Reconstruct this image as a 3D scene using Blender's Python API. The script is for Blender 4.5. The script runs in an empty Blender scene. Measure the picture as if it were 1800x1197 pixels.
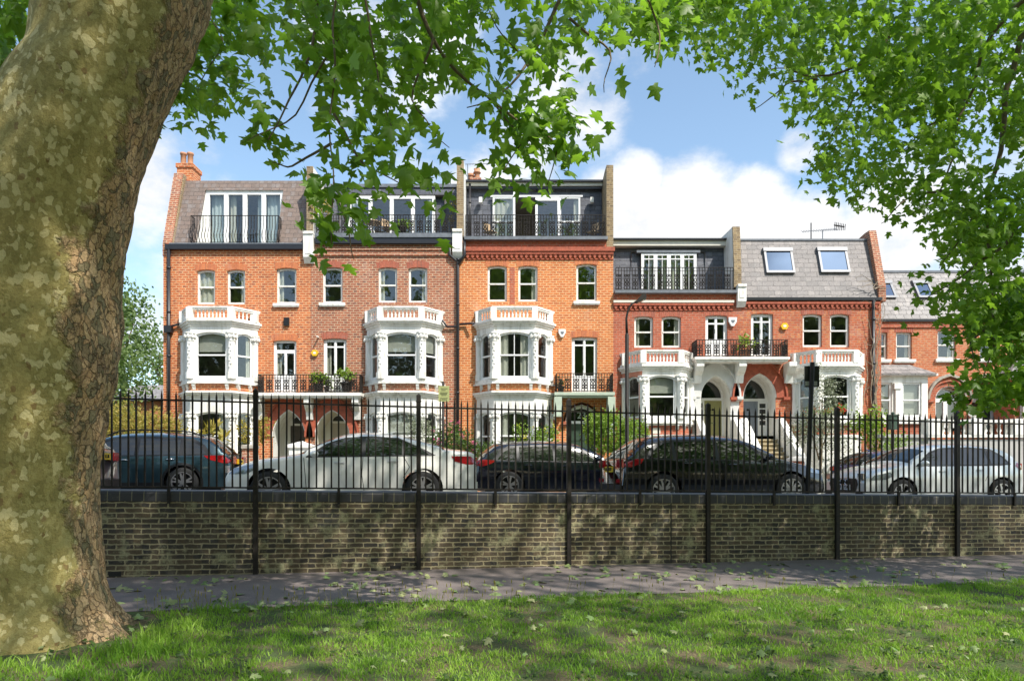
import bpy, math, random
import numpy as np
from mathutils import Vector, Matrix, noise
from mathutils.geometry import delaunay_2d_cdt
rad = math.radians
random.seed(7); rng = np.random.default_rng(11)
sc = bpy.context.scene
COL = sc.collection

# ------------------------------------------------------------------ camera, sky, sun, exposure
CZ = 1.6
F = 1200.0            # focal length in photo pixels (photo 1800 wide)
HY = 828.0            # horizon row
cam_d = bpy.data.cameras.new('camera'); cam = bpy.data.objects.new('camera', cam_d); COL.objects.link(cam)
cam.location = (0, 0, CZ); cam.rotation_euler = (rad(90), 0, 0)
cam_d.sensor_width = 36; cam_d.lens = 36*F/1800; cam_d.shift_y = (HY-598.5)/1800
cam_d.clip_end = 3000; cam_d.clip_start = 0.05
sc.camera = cam
SUN_AZ, SUN_EL = 40, 52      # degrees right of straight behind the camera / elevation
sd = Vector((math.sin(rad(SUN_AZ))*math.cos(rad(SUN_EL)), -math.cos(rad(SUN_AZ))*math.cos(rad(SUN_EL)), math.sin(rad(SUN_EL))))
W = bpy.data.worlds.new('World'); sc.world = W; W.use_nodes = True
wn = W.node_tree; wn.nodes.clear()
def N(nt, t, **k):
    n = nt.nodes.new(t)
    for a, b in k.items():
        if a.startswith('i_'): n.inputs[a[2:].replace('_', ' ')].default_value = b
        else: setattr(n, a, b)
    return n
def L(nt, a, b): nt.links.new(a, b)
def math_n(nt, op, a, b=None, c=None, clamp=False):
    n = nt.nodes.new('ShaderNodeMath'); n.operation = op; n.use_clamp = clamp
    for i, v in enumerate((a, b, c)):
        if v is None: continue
        if isinstance(v, (int, float)): n.inputs[i].default_value = v
        else: nt.links.new(v, n.inputs[i])
    return n.outputs[0]
def mixc(nt, fac, a, b, blend='MIX'):
    n = nt.nodes.new('ShaderNodeMix'); n.data_type = 'RGBA'; n.blend_type = blend
    for s, v in ((n.inputs[0], fac), (n.inputs[6], a), (n.inputs[7], b)):
        if isinstance(v, (int, float)): s.default_value = v
        elif isinstance(v, (tuple, list)): s.default_value = (*v[:3], 1)
        else: nt.links.new(v, s)
    return n.outputs[2]
sky = N(wn, 'ShaderNodeTexSky', sky_type='NISHITA', sun_disc=False)
sky.sun_elevation = rad(SUN_EL); sky.sun_rotation = rad(180-SUN_AZ); sky.air_density = 1.0; sky.dust_density = 1.2; sky.ozone_density = 2.0
tc = N(wn, 'ShaderNodeTexCoord')
nrm = wn.nodes.new('ShaderNodeVectorMath'); nrm.operation = 'NORMALIZE'; L(wn, tc.outputs['Generated'], nrm.inputs[0])
mp = N(wn, 'ShaderNodeMapping'); mp.inputs['Scale'].default_value = (1, 1, 1.7); L(wn, nrm.outputs[0], mp.inputs[0])
n1 = N(wn, 'ShaderNodeTexNoise', i_Scale=5.0, i_Detail=9.0, i_Roughness=0.62); L(wn, mp.outputs[0], n1.inputs['Vector'])
n2 = N(wn, 'ShaderNodeTexNoise', i_Scale=2.1, i_Detail=3.0); L(wn, mp.outputs[0], n2.inputs['Vector'])
def skydir(px, py): return Vector((px-900, F, HY-py)).normalized()
acc = None      # soft banks of cumulus, by direction in the sky
for px, py, r, a in [(1110,400,.13,1),(1120,330,.07,1),(1210,370,.11,1),(1320,385,.10,1),(1420,420,.10,1),(1240,330,.06,.7),(1180,460,.12,1),(1320,470,.12,1),(1560,420,.13,.9),(1660,360,.14,.8),(1760,430,.15,.8),(1020,170,.12,.75),(930,250,.1,.6),(1100,110,.09,.6),
                  (1405,262,.05,.8),(240,320,.12,.8),(230,600,.10,.9),(700,330,.14,.25),(60,420,.2,.5),(1900,250,.2,.8),(700,120,.12,.4),(300,480,.06,.4),(780,20,.1,.5),(560,150,.10,.45),(330,250,.09,.8),(250,310,.11,.95),(430,320,.10,.6),(600,60,.12,.7),(860,330,.10,.55),(690,330,.10,.35)]:
    dn = wn.nodes.new('ShaderNodeVectorMath'); dn.operation = 'DISTANCE'; L(wn, nrm.outputs[0], dn.inputs[0]); dn.inputs[1].default_value = skydir(px, py)
    m = N(wn, 'ShaderNodeMapRange', interpolation_type='SMOOTHSTEP'); L(wn, dn.outputs['Value'], m.inputs[0])
    m.inputs[1].default_value = r*1.0; m.inputs[2].default_value = r*.2; m.inputs[3].default_value = 0; m.inputs[4].default_value = a
    acc = m.outputs[0] if acc is None else math_n(wn, 'MAXIMUM', acc, m.outputs[0])
for dv, r, a in (((0,-.5,.85), .75, .55), ((-.7,-.3,.6), .6, .5), ((.1,.35,.93), .35, .45), ((-.6,.3,.75), .35, .4)):      # unseen cloud banks overhead and behind, added to brighten the ambient light
    dn = wn.nodes.new('ShaderNodeVectorMath'); dn.operation = 'DISTANCE'; L(wn, nrm.outputs[0], dn.inputs[0]); dn.inputs[1].default_value = Vector(dv).normalized()
    m = N(wn, 'ShaderNodeMapRange', interpolation_type='SMOOTHSTEP'); L(wn, dn.outputs['Value'], m.inputs[0])
    m.inputs[1].default_value = r; m.inputs[2].default_value = r*.25; m.inputs[3].default_value = 0; m.inputs[4].default_value = a
    acc = math_n(wn, 'MAXIMUM', acc, m.outputs[0])
nn = math_n(wn, 'ADD', math_n(wn, 'MULTIPLY', n1.outputs[0], 1.3), math_n(wn, 'MULTIPLY', n2.outputs[0], .5))
dens = math_n(wn, 'ADD', math_n(wn, 'MULTIPLY', acc, .62), math_n(wn, 'SUBTRACT', nn, .95))
cl = N(wn, 'ShaderNodeMapRange', interpolation_type='SMOOTHSTEP'); L(wn, dens, cl.inputs[0]); cl.inputs[1].default_value = .16; cl.inputs[2].default_value = .54
shade = N(wn, 'ShaderNodeMapRange'); L(wn, n1.outputs[0], shade.inputs[0]); shade.inputs[1].default_value = .35; shade.inputs[2].default_value = .7; shade.inputs[3].default_value = .80; shade.inputs[4].default_value = 1.06
SKYK = .15
cloudc = mixc(wn, 1.0, (0.74/SKYK, 0.745/SKYK, 0.755/SKYK), shade.outputs[0], 'MULTIPLY')
skyc = mixc(wn, 1.0, sky.outputs[0], (1.30, 1.29, 1.16), 'MULTIPLY')
fin = mixc(wn, cl.outputs[0], skyc, cloudc)
bg = N(wn, 'ShaderNodeBackground'); bg.inputs[1].default_value = SKYK; L(wn, fin, bg.inputs[0])
wo = N(wn, 'ShaderNodeOutputWorld'); L(wn, bg.outputs[0], wo.inputs[0])
sun_d = bpy.data.lights.new('sun', 'SUN'); sun_d.energy = 4.1; sun_d.angle = rad(.55); sun_d.color = (1, .95, .87)
sun = bpy.data.objects.new('sun', sun_d); COL.objects.link(sun); sun.rotation_euler = sd.to_track_quat('Z', 'Y').to_euler(); sun.location = (10, -10, 20)
sc.view_settings.view_transform = 'Standard'; sc.view_settings.look = 'None'; sc.view_settings.gamma = 1; sc.view_settings.exposure = 0.62
sc.render.engine = 'CYCLES'
sc.cycles.max_bounces = 8; sc.cycles.transparent_max_bounces = 16; sc.cycles.transmission_bounces = 6; sc.cycles.diffuse_bounces = 4
sc.cycles.sample_clamp_indirect = 6

def wx(px, Y): return (px-900)/F*Y
def wz(py, Y): return CZ+(HY-py)/F*Y
TH = math.atan2(.1773, .9842); UX, UY = math.cos(TH), math.sin(TH)
WO = Vector((-3.88, 10.345, 0))
def gz(x, y):
    s = (x-WO.x)*UX+(y-WO.y)*UY
    return .946-.012*s
def wp(s, n=0, z=0): return Vector((WO.x+s*UX-n*UY, WO.y+s*UY+n*UX, z))

# ------------------------------------------------------------------ materials
M = {}
def newmat(name):
    m = bpy.data.materials.new(name); m.use_nodes = True; nt = m.node_tree; nt.nodes.clear()
    o = nt.nodes.new('ShaderNodeOutputMaterial'); b = nt.nodes.new('ShaderNodeBsdfPrincipled'); nt.links.new(b.outputs[0], o.inputs[0])
    M[name] = m
    return m, nt, b, o
def pos_noise(nt, scale, detail=4, rough=.55, obj=False, vec=None):
    g = nt.nodes.new('ShaderNodeNewGeometry'); t = nt.nodes.new('ShaderNodeTexNoise')
    t.inputs['Scale'].default_value = scale; t.inputs['Detail'].default_value = detail; t.inputs['Roughness'].default_value = rough
    if vec is None:
        if obj: tcn = nt.nodes.new('ShaderNodeTexCoord'); nt.links.new(tcn.outputs['Object'], t.inputs['Vector'])
        else: nt.links.new(g.outputs['Position'], t.inputs['Vector'])
    else: nt.links.new(vec, t.inputs['Vector'])
    return t.outputs[0]
def ramp(nt, v, a, b, lo=0., hi=1.):
    m = nt.nodes.new('ShaderNodeMapRange'); nt.links.new(v, m.inputs[0])
    m.inputs[1].default_value = a; m.inputs[2].default_value = b; m.inputs[3].default_value = lo; m.inputs[4].default_value = hi
    return m.outputs[0]
def plain(name, c, rough=.6, metal=0., var=.15, scale=6., bump=0., coat=0., c2=None, spec=None, obj=False):
    m, nt, b, o = newmat(name)
    v = pos_noise(nt, scale, 5, obj=obj)
    c2 = c2 or tuple(x*(1-var*2) for x in c)
    cc = mixc(nt, ramp(nt, v, .35, .7), c, c2)
    nt.links.new(cc, b.inputs['Base Color']); b.inputs['Roughness'].default_value = rough; b.inputs['Metallic'].default_value = metal
    b.inputs['Coat Weight'].default_value = coat
    if coat: b.inputs['Coat Roughness'].default_value = .03
    if spec is not None: b.inputs['Specular IOR Level'].default_value = spec
    if bump:
        bp = nt.nodes.new('ShaderNodeBump'); bp.inputs['Strength'].default_value = bump; bp.inputs['Distance'].default_value = .02
        nt.links.new(pos_noise(nt, scale*5, 6, obj=obj), bp.inputs['Height']); nt.links.new(bp.outputs[0], b.inputs['Normal'])
    return m
def brick(name, c1, c2, mortar, bw=.23, bh=.08, ms=.012, c3=None, c3amt=.5, blot=.3, rough=.85, bump=.35, offs=.5, big=None, biga=(.5, .7), shear=(0, 0)):
    m, nt, b, o = newmat(name)
    g = nt.nodes.new('ShaderNodeNewGeometry'); sp = nt.nodes.new('ShaderNodeSeparateXYZ'); nt.links.new(g.outputs['Position'], sp.inputs[0])
    sn = nt.nodes.new('ShaderNodeSeparateXYZ'); nt.links.new(g.outputs['Normal'], sn.inputs[0])
    k = math_n(nt, 'GREATER_THAN', math_n(nt, 'ABSOLUTE', sn.outputs[0]), .85)
    u = math_n(nt, 'ADD', math_n(nt, 'MULTIPLY', sp.outputs[0], math_n(nt, 'SUBTRACT', 1, k)), math_n(nt, 'MULTIPLY', sp.outputs[1], k))
    zz = math_n(nt, 'ADD', sp.outputs[2], math_n(nt, 'MULTIPLY', sp.outputs[0], shear[1]))
    cb = nt.nodes.new('ShaderNodeCombineXYZ'); nt.links.new(u, cb.inputs[0]); nt.links.new(zz, cb.inputs[1])
    # a little wobble so courses are not ruled
    wob = pos_noise(nt, 9, 2); 
    vadd = nt.nodes.new('ShaderNodeVectorMath'); vadd.operation = 'ADD'; nt.links.new(cb.outputs[0], vadd.inputs[0])
    cw = nt.nodes.new('ShaderNodeCombineXYZ'); nt.links.new(math_n(nt, 'MULTIPLY', math_n(nt, 'SUBTRACT', wob, .5), bh*.35), cw.inputs[1]); nt.links.new(math_n(nt, 'MULTIPLY', math_n(nt, 'SUBTRACT', wob, .5), bw*.3), cw.inputs[0])
    nt.links.new(cw.outputs[0], vadd.inputs[1])
    t = nt.nodes.new('ShaderNodeTexBrick'); nt.links.new(vadd.outputs[0], t.inputs['Vector']); t.offset = offs
    t.inputs['Color1'].default_value = (*c1, 1); t.inputs['Color2'].default_value = (*c2, 1); t.inputs['Mortar'].default_value = (*mortar, 1)
    t.inputs['Scale'].default_value = 1; t.inputs['Brick Width'].default_value = bw; t.inputs['Row Height'].default_value = bh
    t.inputs['Mortar Size'].default_value = ms; t.inputs['Mortar Smooth'].default_value = .25; t.inputs['Bias'].default_value = 0
    col = t.outputs['Color']
    # odd bricks: per-brick noise by snapping the lookup
    sv = nt.nodes.new('ShaderNodeVectorMath'); sv.operation = 'SNAP'; nt.links.new(cb.outputs[0], sv.inputs[0]); sv.inputs[1].default_value = (bw/2, bh, 1)
    wn_ = nt.nodes.new('ShaderNodeTexWhiteNoise'); nt.links.new(sv.outputs[0], wn_.inputs['Vector'])
    if c3:
        f3 = math_n(nt, 'MULTIPLY', ramp(nt, wn_.outputs[0], 1-c3amt, 1-c3amt+.25), math_n(nt, 'SUBTRACT', 1, t.outputs['Fac']))
        col = mixc(nt, math_n(nt, 'MULTIPLY', f3, .8), col, c3)
    nz = pos_noise(nt, 1.1, 6, .65)
    col = mixc(nt, math_n(nt, 'MULTIPLY', ramp(nt, nz, .4, .72), blot), col, tuple(x*.45 for x in c1))
    mp_ = nt.nodes.new('ShaderNodeMapping'); mp_.inputs['Scale'].default_value = (2.2, 2.2, .35); nt.links.new(g.outputs['Position'], mp_.inputs[0])
    col = mixc(nt, ramp(nt, pos_noise(nt, 1, 5, .6, vec=mp_.outputs[0]), .5, .8, 0, .4), col, tuple(x*.42 for x in c1))
    col = mixc(nt, ramp(nt, pos_noise(nt, 1.7, 5, .7, vec=g.outputs['Position']), .56, .78, 0, .3), col, tuple(min(1, x*.5+.25) for x in mortar))
    fine = ramp(nt, pos_noise(nt, 14, 4, .7), .3, .75, .74, 1.2)
    cc = nt.nodes.new('ShaderNodeCombineColor'); 
    for i in range(3): nt.links.new(fine, cc.inputs[i])
    col = mixc(nt, 1.0, col, cc.outputs[0], 'MULTIPLY')
    if big:
        col = mixc(nt, ramp(nt, pos_noise(nt, 3.1, 7, .72), biga[0], biga[1]), col, big)
    nt.links.new(col, b.inputs['Base Color']); b.inputs['Roughness'].default_value = rough
    if bump:
        bp = nt.nodes.new('ShaderNodeBump'); bp.inputs['Strength'].default_value = bump; bp.inputs['Distance'].default_value = .02
        hh = math_n(nt, 'ADD', math_n(nt, 'SUBTRACT', 1, t.outputs['Fac']), math_n(nt, 'MULTIPLY', pos_noise(nt, 30, 5, .7), .8))
        nt.links.new(hh, bp.inputs['Height']); nt.links.new(bp.outputs[0], b.inputs['Normal'])
    return m
brick('brick_orange', (.62,.17,.05), (.47,.11,.035), (.66,.38,.20), bh=.098, bw=.26, ms=.019, c3=(.26,.07,.04), c3amt=.3, blot=.2)
brick('brick_orange_bright', (.68,.20,.048), (.52,.13,.035), (.70,.42,.21), bh=.098, bw=.26, ms=.019, c3=(.36,.10,.05), c3amt=.15, blot=.22)
brick('brick_brown', (.42,.13,.06), (.29,.085,.045), (.52,.36,.24), bh=.098, bw=.26, ms=.018, c3=(.13,.06,.05), c3amt=.25, blot=.2)
brick('brick_red', (.50,.115,.05), (.39,.085,.04), (.42,.20,.13), bh=.098, bw=.26, ms=.018, c3=(.22,.06,.04), c3amt=.2, blot=.3)
brick('brick_red_mixed', (.54,.13,.045), (.40,.09,.04), (.44,.22,.14), bh=.098, bw=.26, ms=.018, c3=(.60,.26,.10), c3amt=.3, blot=.35)
brick('brick_salmon', (.56,.16,.06), (.46,.12,.045), (.50,.27,.16), bh=.098, bw=.26, ms=.018, c3=(.62,.32,.15), c3amt=.22, blot=.2)
brick('brick_stock', (.34,.24,.12), (.24,.17,.09), (.38,.30,.2), bh=.088, bw=.25, c3=(.12,.08,.05), c3amt=.3, blot=.5)
brick('park_brick', (.135,.098,.056), (.068,.054,.037), (.38,.325,.19), bw=.232, bh=.0765, ms=.011, c3=(.035,.033,.032), c3amt=.42, blot=.2, big=(.34,.32,.18), biga=(.54,.66), bump=.7, shear=(0, .0122))
brick('soldier_brick', (.66,.20,.065), (.50,.13,.05), (.50,.28,.16), bw=.082, bh=60, ms=.01, c3=(.3,.09,.05), c3amt=.2, blot=.2)
brick('soldier_red', (.42,.09,.045), (.34,.075,.04), (.45,.26,.18), bw=.082, bh=60, ms=.01, c3=(.2,.06,.04), c3amt=.2, blot=.2)
brick('slate_brown', (.215,.155,.125), (.175,.13,.105), (.07,.055,.05), bw=.34, bh=.20, ms=.009, c3=(.235,.20,.185), c3amt=.3, blot=.15, bump=.5, rough=.6)
brick('slate_dark', (.105,.11,.135), (.075,.08,.10), (.025,.026,.03), bw=.42, bh=.20, ms=.009, c3=(.15,.155,.18), c3amt=.25, blot=.15, bump=.5, rough=.45)
brick('slate_grey', (.225,.20,.19), (.17,.155,.15), (.085,.075,.07), bw=.46, bh=.21, ms=.009, c3=(.28,.25,.235), c3amt=.3, blot=.3, bump=.5, rough=.6)
brick('slate_pale', (.30,.28,.27), (.22,.205,.20), (.09,.085,.08), bw=.34, bh=.21, ms=.013, c3=(.36,.33,.31), c3amt=.3, blot=.3, bump=.6, rough=.6)
def weathered(name, c, dirt, amt=.5):
    m, nt, b, o = newmat(name)
    g = nt.nodes.new('ShaderNodeNewGeometry'); mp_ = nt.nodes.new('ShaderNodeMapping'); mp_.inputs['Scale'].default_value = (7, 7, .7); nt.links.new(g.outputs['Position'], mp_.inputs[0])
    st = pos_noise(nt, 1, 5, .6, vec=mp_.outputs[0]); bl = pos_noise(nt, 2.2, 6, .7)
    f = math_n(nt, 'MULTIPLY', ramp(nt, st, .45, .75), ramp(nt, bl, .35, .7), clamp=True)
    f2 = math_n(nt, 'ADD', math_n(nt, 'MULTIPLY', f, amt*1.6), math_n(nt, 'MULTIPLY', ramp(nt, pos_noise(nt, 24, 4, .7), .55, .8), amt*.35), clamp=True)
    nt.links.new(mixc(nt, f2, c, dirt), b.inputs['Base Color']); b.inputs['Roughness'].default_value = .55
weathered('white', (.80,.79,.75), (.40,.37,.29), .75)
plain('white_clean', (.84,.84,.83), .4, var=.02)
plain('cream', (.70,.66,.56), .55, var=.05)
plain('porch_grey', (.62,.62,.60), .6, var=.05)
plain('pale_green', (.45,.52,.42), .6, var=.08)
plain('salmon_tone', (.62,.24,.15), .6, var=.05)
plain('terracotta', (.42,.10,.05), .75, var=.2, scale=9)
plain('stone', (.42,.38,.32), .85, var=.2, bump=.3)
plain('step_stone', (.50,.42,.27), .85, var=.2, bump=.3)
plain('render_grey', (.44,.43,.41), .8, var=.12, scale=2)
plain('lead', (.17,.185,.21), .45, var=.15)
plain('gutter', (.02,.02,.024), .35, var=.1)
plain('iron', (.014,.013,.012), .55, var=.2, scale=20, c2=(.032,.024,.018), spec=.3)
plain('pot', (.50,.24,.13), .8, var=.15)
plain('pot_dark', (.06,.055,.05), .7)
plain('interior', (.24,.23,.205), .9)
plain('interior_light', (.30,.27,.235), .9)
plain('curtain', (.55,.53,.45), .9, var=.05)
plain('curtain_blue', (.52,.58,.58), .9, var=.05)
plain('blind', (.42,.41,.36), .9, var=.05)
plain('door_olive', (.34,.32,.13), .45, var=.04)
plain('door_blue', (.22,.25,.31), .45, var=.04)
plain('door_cream', (.55,.50,.43), .45, var=.04)
plain('door_dark', (.09,.075,.065), .4)
plain('door_green', (.045,.075,.05), .4)
plain('yellow', (.80,.48,.02), .4, var=.03)
plain('sign_green', (.40,.42,.17), .5, var=.05)
plain('box_green', (.05,.09,.06), .5)
plain('asphalt_road', (.085,.085,.088), .9, var=.2, scale=3, bump=.4)
plain('paving', (.36,.34,.31), .9, var=.15, scale=3)
plain('wood', (.30,.20,.10), .7)
plain('bag_white', (.75,.75,.72), .6)
plain('tan', (.55,.40,.25), .7)
plain('bark_thin', (.20,.15,.09), .9, var=.25, scale=25)
plain('dead_vine', (.36,.29,.21), .9, var=.2, scale=20)
plain('tyre', (.014,.014,.014), .8, var=.1)
plain('black_trim', (.012,.012,.013), .45)
plain('alloy', (.48,.48,.50), .3, metal=.85, var=.05)
plain('alloy_dark', (.02,.02,.022), .35, metal=.6)
plain('chrome', (.75,.75,.76), .15, metal=1., var=.0)
plain('plate_yellow', (.78,.50,.02), .4, var=.02)
plain('plate_white', (.75,.75,.75), .4, var=.02)
plain('lamp_red', (.42,.012,.015), .12, coat=1., var=.1, obj=True)
plain('lamp_clear', (.32,.34,.36), .08, coat=1., metal=.5, obj=True)
for n_, c_, mt_ in (('paint_white', (.78,.765,.71), 0), ('paint_silver', (.66,.68,.66), .15), ('paint_teal', (.028,.062,.078), .45), ('paint_black', (.004,.004,.005), 0), ('paint_ink', (.004,.005,.009), 0), ('paint_taupe', (.14,.125,.13), .4), ('paint_blue', (.02,.05,.14), .4)):
    plain(n_, c_, .16 if n_ in ('paint_black', 'paint_ink') else .28, metal=mt_, var=.02, coat=1., obj=True)
m, nt, b, o = newmat('car_glass')
b.inputs['Base Color'].default_value = (.008, .011, .010, 1); b.inputs['Roughness'].default_value = .03; b.inputs['Specular IOR Level'].default_value = .8
bp = nt.nodes.new('ShaderNodeBump'); bp.inputs['Strength'].default_value = .03; nt.links.new(pos_noise(nt, 3, 1), bp.inputs['Height']); nt.links.new(bp.outputs[0], b.inputs['Normal'])
b.inputs['IOR'].default_value = 1.55
m, nt, b, o = newmat('roof_glass')
b.inputs['Base Color'].default_value = (.10, .15, .24, 1); b.inputs['Roughness'].default_value = .03; b.inputs['Metallic'].default_value = .9
m, nt, b, o = newmat('glass'); nt.nodes.remove(b)
fr = nt.nodes.new('ShaderNodeLayerWeight'); fr.inputs[0].default_value = .5; fr_f = math_n(nt, 'POWER', fr.outputs['Facing'], 4)
tr = nt.nodes.new('ShaderNodeBsdfTransparent'); tr.inputs[0].default_value = (.80, .84, .82, 1)
gl = nt.nodes.new('ShaderNodeBsdfGlossy'); gl.inputs['Roughness'].default_value = .015
bp = nt.nodes.new('ShaderNodeBump'); bp.inputs['Strength'].default_value = .05; bp.inputs['Distance'].default_value = .05; nt.links.new(pos_noise(nt, 1.6, 2), bp.inputs['Height']); nt.links.new(bp.outputs[0], gl.inputs['Normal'])
mx = nt.nodes.new('ShaderNodeMixShader'); nt.links.new(math_n(nt, 'ADD', math_n(nt, 'MULTIPLY', fr_f, .9), .13, clamp=True), mx.inputs[0]); nt.links.new(tr.outputs[0], mx.inputs[1]); nt.links.new(gl.outputs[0], mx.inputs[2]); nt.links.new(mx.outputs[0], o.inputs[0])
# coping: blue engineering bricks on edge with lichen
m, nt, b, o = newmat('coping')
tcn = nt.nodes.new('ShaderNodeTexCoord'); sp = nt.nodes.new('ShaderNodeSeparateXYZ'); nt.links.new(tcn.outputs['Object'], sp.inputs[0])
cb = nt.nodes.new('ShaderNodeCombineXYZ'); nt.links.new(sp.outputs[0], cb.inputs[0]); cb.inputs[1].default_value = 4.5
t = nt.nodes.new('ShaderNodeTexBrick'); nt.links.new(cb.outputs[0], t.inputs['Vector']); t.inputs['Scale'].default_value = 1; t.inputs['Brick Width'].default_value = .165; t.inputs['Row Height'].default_value = 9; t.inputs['Mortar Size'].default_value = .006
t.inputs['Color1'].default_value = (.050,.049,.052,1); t.inputs['Color2'].default_value = (.028,.028,.031,1); t.inputs['Mortar'].default_value = (.19,.17,.10,1)
cc = mixc(nt, ramp(nt, pos_noise(nt, 6, 6, .7), .6, .72, 0, .6), t.outputs['Color'], (.15,.14,.10))
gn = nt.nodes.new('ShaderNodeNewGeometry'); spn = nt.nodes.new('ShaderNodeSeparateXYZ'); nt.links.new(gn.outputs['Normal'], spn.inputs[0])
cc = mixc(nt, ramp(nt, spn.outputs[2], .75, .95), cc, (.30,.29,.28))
nt.links.new(cc, b.inputs['Base Color']); b.inputs['Roughness'].default_value = .6
bp = nt.nodes.new('ShaderNodeBump'); bp.inputs['Strength'].default_value = .6; bp.inputs['Distance'].default_value = .01; nt.links.new(math_n(nt, 'SUBTRACT', 1, t.outputs['Fac']), bp.inputs['Height']); nt.links.new(bp.outputs[0], b.inputs['Normal'])
# path asphalt
m, nt, b, o = newmat('path_tar')
cc = mixc(nt, ramp(nt, pos_noise(nt, 1.3, 6, .6), .35, .7), (.135,.108,.098), (.19,.155,.14))
cc = mixc(nt, ramp(nt, pos_noise(nt, 120, 3, .7), .55, .75), cc, (.34,.30,.28))
nt.links.new(cc, b.inputs['Base Color']); b.inputs['Roughness'].default_value = .9
bp = nt.nodes.new('ShaderNodeBump'); bp.inputs['Strength'].default_value = .5; bp.inputs['Distance'].default_value = .006; nt.links.new(pos_noise(nt, 90, 5, .7), bp.inputs['Height']); nt.links.new(bp.outputs[0], b.inputs['Normal'])
# soil / lawn base
m, nt, b, o = newmat('lawn')
cc = mixc(nt, ramp(nt, pos_noise(nt, 2.2, 6, .65), .42, .60), (.075,.12,.025), (.20,.145,.075))
cc = mixc(nt, ramp(nt, pos_noise(nt, 40, 4, .7), .35, .7), cc, (.035,.045,.015))
nt.links.new(cc, b.inputs['Base Color']); b.inputs['Roughness'].default_value = 1
bp = nt.nodes.new('ShaderNodeBump'); bp.inputs['Strength'].default_value = .8; bp.inputs['Distance'].default_value = .03; nt.links.new(pos_noise(nt, 30, 5, .7), bp.inputs['Height']); nt.links.new(bp.outputs[0], b.inputs['Normal'])
plain('far_green', (.07,.11,.03), 1., var=.3, scale=.3)
def leafmat(name, ca, cb_, tcol, rough=.45, trans=.45, spec=.4):
    m, nt, b, o = newmat(name)
    at = nt.nodes.new('ShaderNodeAttribute'); at.attribute_name = 'lv'
    cc = mixc(nt, at.outputs['Fac'], ca, cb_)
    nt.links.new(cc, b.inputs['Base Color']); b.inputs['Roughness'].default_value = rough; b.inputs['Specular IOR Level'].default_value = spec
    tl = nt.nodes.new('ShaderNodeBsdfTranslucent'); tcc = mixc(nt, at.outputs['Fac'], tcol, tuple(min(1, x*1.35) for x in tcol)); nt.links.new(tcc, tl.inputs[0])
    mx = nt.nodes.new('ShaderNodeMixShader'); mx.inputs[0].default_value = trans
    nt.links.new(b.outputs[0], mx.inputs[1]); nt.links.new(tl.outputs[0], mx.inputs[2]); nt.links.new(mx.outputs[0], o.inputs[0])
    return m
leafmat('leaf_plane', (.065,.148,.014), (.175,.30,.03), (.25,.45,.03), trans=.48)
leafmat('leaf_dark', (.035,.075,.015), (.10,.16,.04), (.12,.20,.02))
leafmat('leaf_bright', (.08,.16,.02), (.24,.34,.05), (.25,.38,.03))
leafmat('leaf_olive', (.16,.19,.12), (.30,.32,.22), (.16,.20,.08), trans=.25)
leafmat('leaf_gold', (.20,.22,.04), (.48,.36,.09), (.35,.30,.04))
leafmat('leaf_far', (.09,.15,.045), (.19,.26,.09), (.16,.25,.04))
leafmat('leaf_litter', (.16,.26,.08), (.36,.36,.17), (.12,.12,.03), trans=.15)
leafmat('grass_blade', (.115,.25,.024), (.31,.45,.07), (.32,.56,.04), trans=.4, rough=.5, spec=.3)
leafmat('petal_pink', (.60,.06,.22), (.72,.20,.38), (.5,.05,.15))
leafmat('petal_red', (.65,.03,.03), (.75,.10,.04), (.5,.02,.02))
leafmat('petal_yellow', (.72,.60,.05), (.80,.70,.15), (.6,.5,.02))
# plane tree bark: camouflage plates
m, nt, b, o = newmat('bark_plane')
g = nt.nodes.new('ShaderNodeNewGeometry'); mpn = nt.nodes.new('ShaderNodeMapping'); nt.links.new(g.outputs['Position'], mpn.inputs[0]); mpn.inputs['Scale'].default_value = (1, 1, .72)
dn = nt.nodes.new('ShaderNodeTexNoise'); dn.inputs['Scale'].default_value = 11; dn.inputs['Detail'].default_value = 5; nt.links.new(mpn.outputs[0], dn.inputs['Vector'])
va = nt.nodes.new('ShaderNodeVectorMath'); va.operation = 'MULTIPLY_ADD'; nt.links.new(dn.outputs['Color'], va.inputs[0]); va.inputs[1].default_value = (.09,.09,.09); nt.links.new(mpn.outputs[0], va.inputs[2])
def vor(scale, feat='F1'):
    v = nt.nodes.new('ShaderNodeTexVoronoi'); v.feature = feat; v.inputs['Scale'].default_value = scale; nt.links.new(va.outputs[0], v.inputs['Vector']); return v
v1 = vor(21); v2 = vor(30); v3 = vor(12); 
s1 = nt.nodes.new('ShaderNodeSeparateColor'); nt.links.new(v1.outputs['Color'], s1.inputs[0])
s2 = nt.nodes.new('ShaderNodeSeparateColor'); nt.links.new(v2.outputs['Color'], s2.inputs[0])
s3 = nt.nodes.new('ShaderNodeSeparateColor'); nt.links.new(v3.outputs['Color'], s3.inputs[0])
sep = nt.nodes.new('ShaderNodeSeparateXYZ'); nt.links.new(g.outputs['Position'], sep.inputs[0])
nA = pos_noise(nt, 4.0, 6, .65)
base = mixc(nt, ramp(nt, s3.outputs[0], .3, .7), (.46,.375,.135), (.36,.295,.10))
base = mixc(nt, ramp(nt, pos_noise(nt, 60, 4, .8), .4, .7, 0, .45), base, (.09,.08,.04))
base = mixc(nt, math_n(nt, 'MULTIPLY', math_n(nt, 'GREATER_THAN', s2.outputs[0], .72), .6), base, (.50,.42,.17))
clus = pos_noise(nt, 3.2, 3, .5)
pale = math_n(nt, 'MULTIPLY', math_n(nt, 'GREATER_THAN', math_n(nt, 'ADD', s1.outputs[0], math_n(nt, 'MULTIPLY', clus, 1.1)), 1.32), ramp(nt, v1.outputs['Distance'], .75, .68))
base = mixc(nt, pale, base, (.64,.55,.27))
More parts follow.
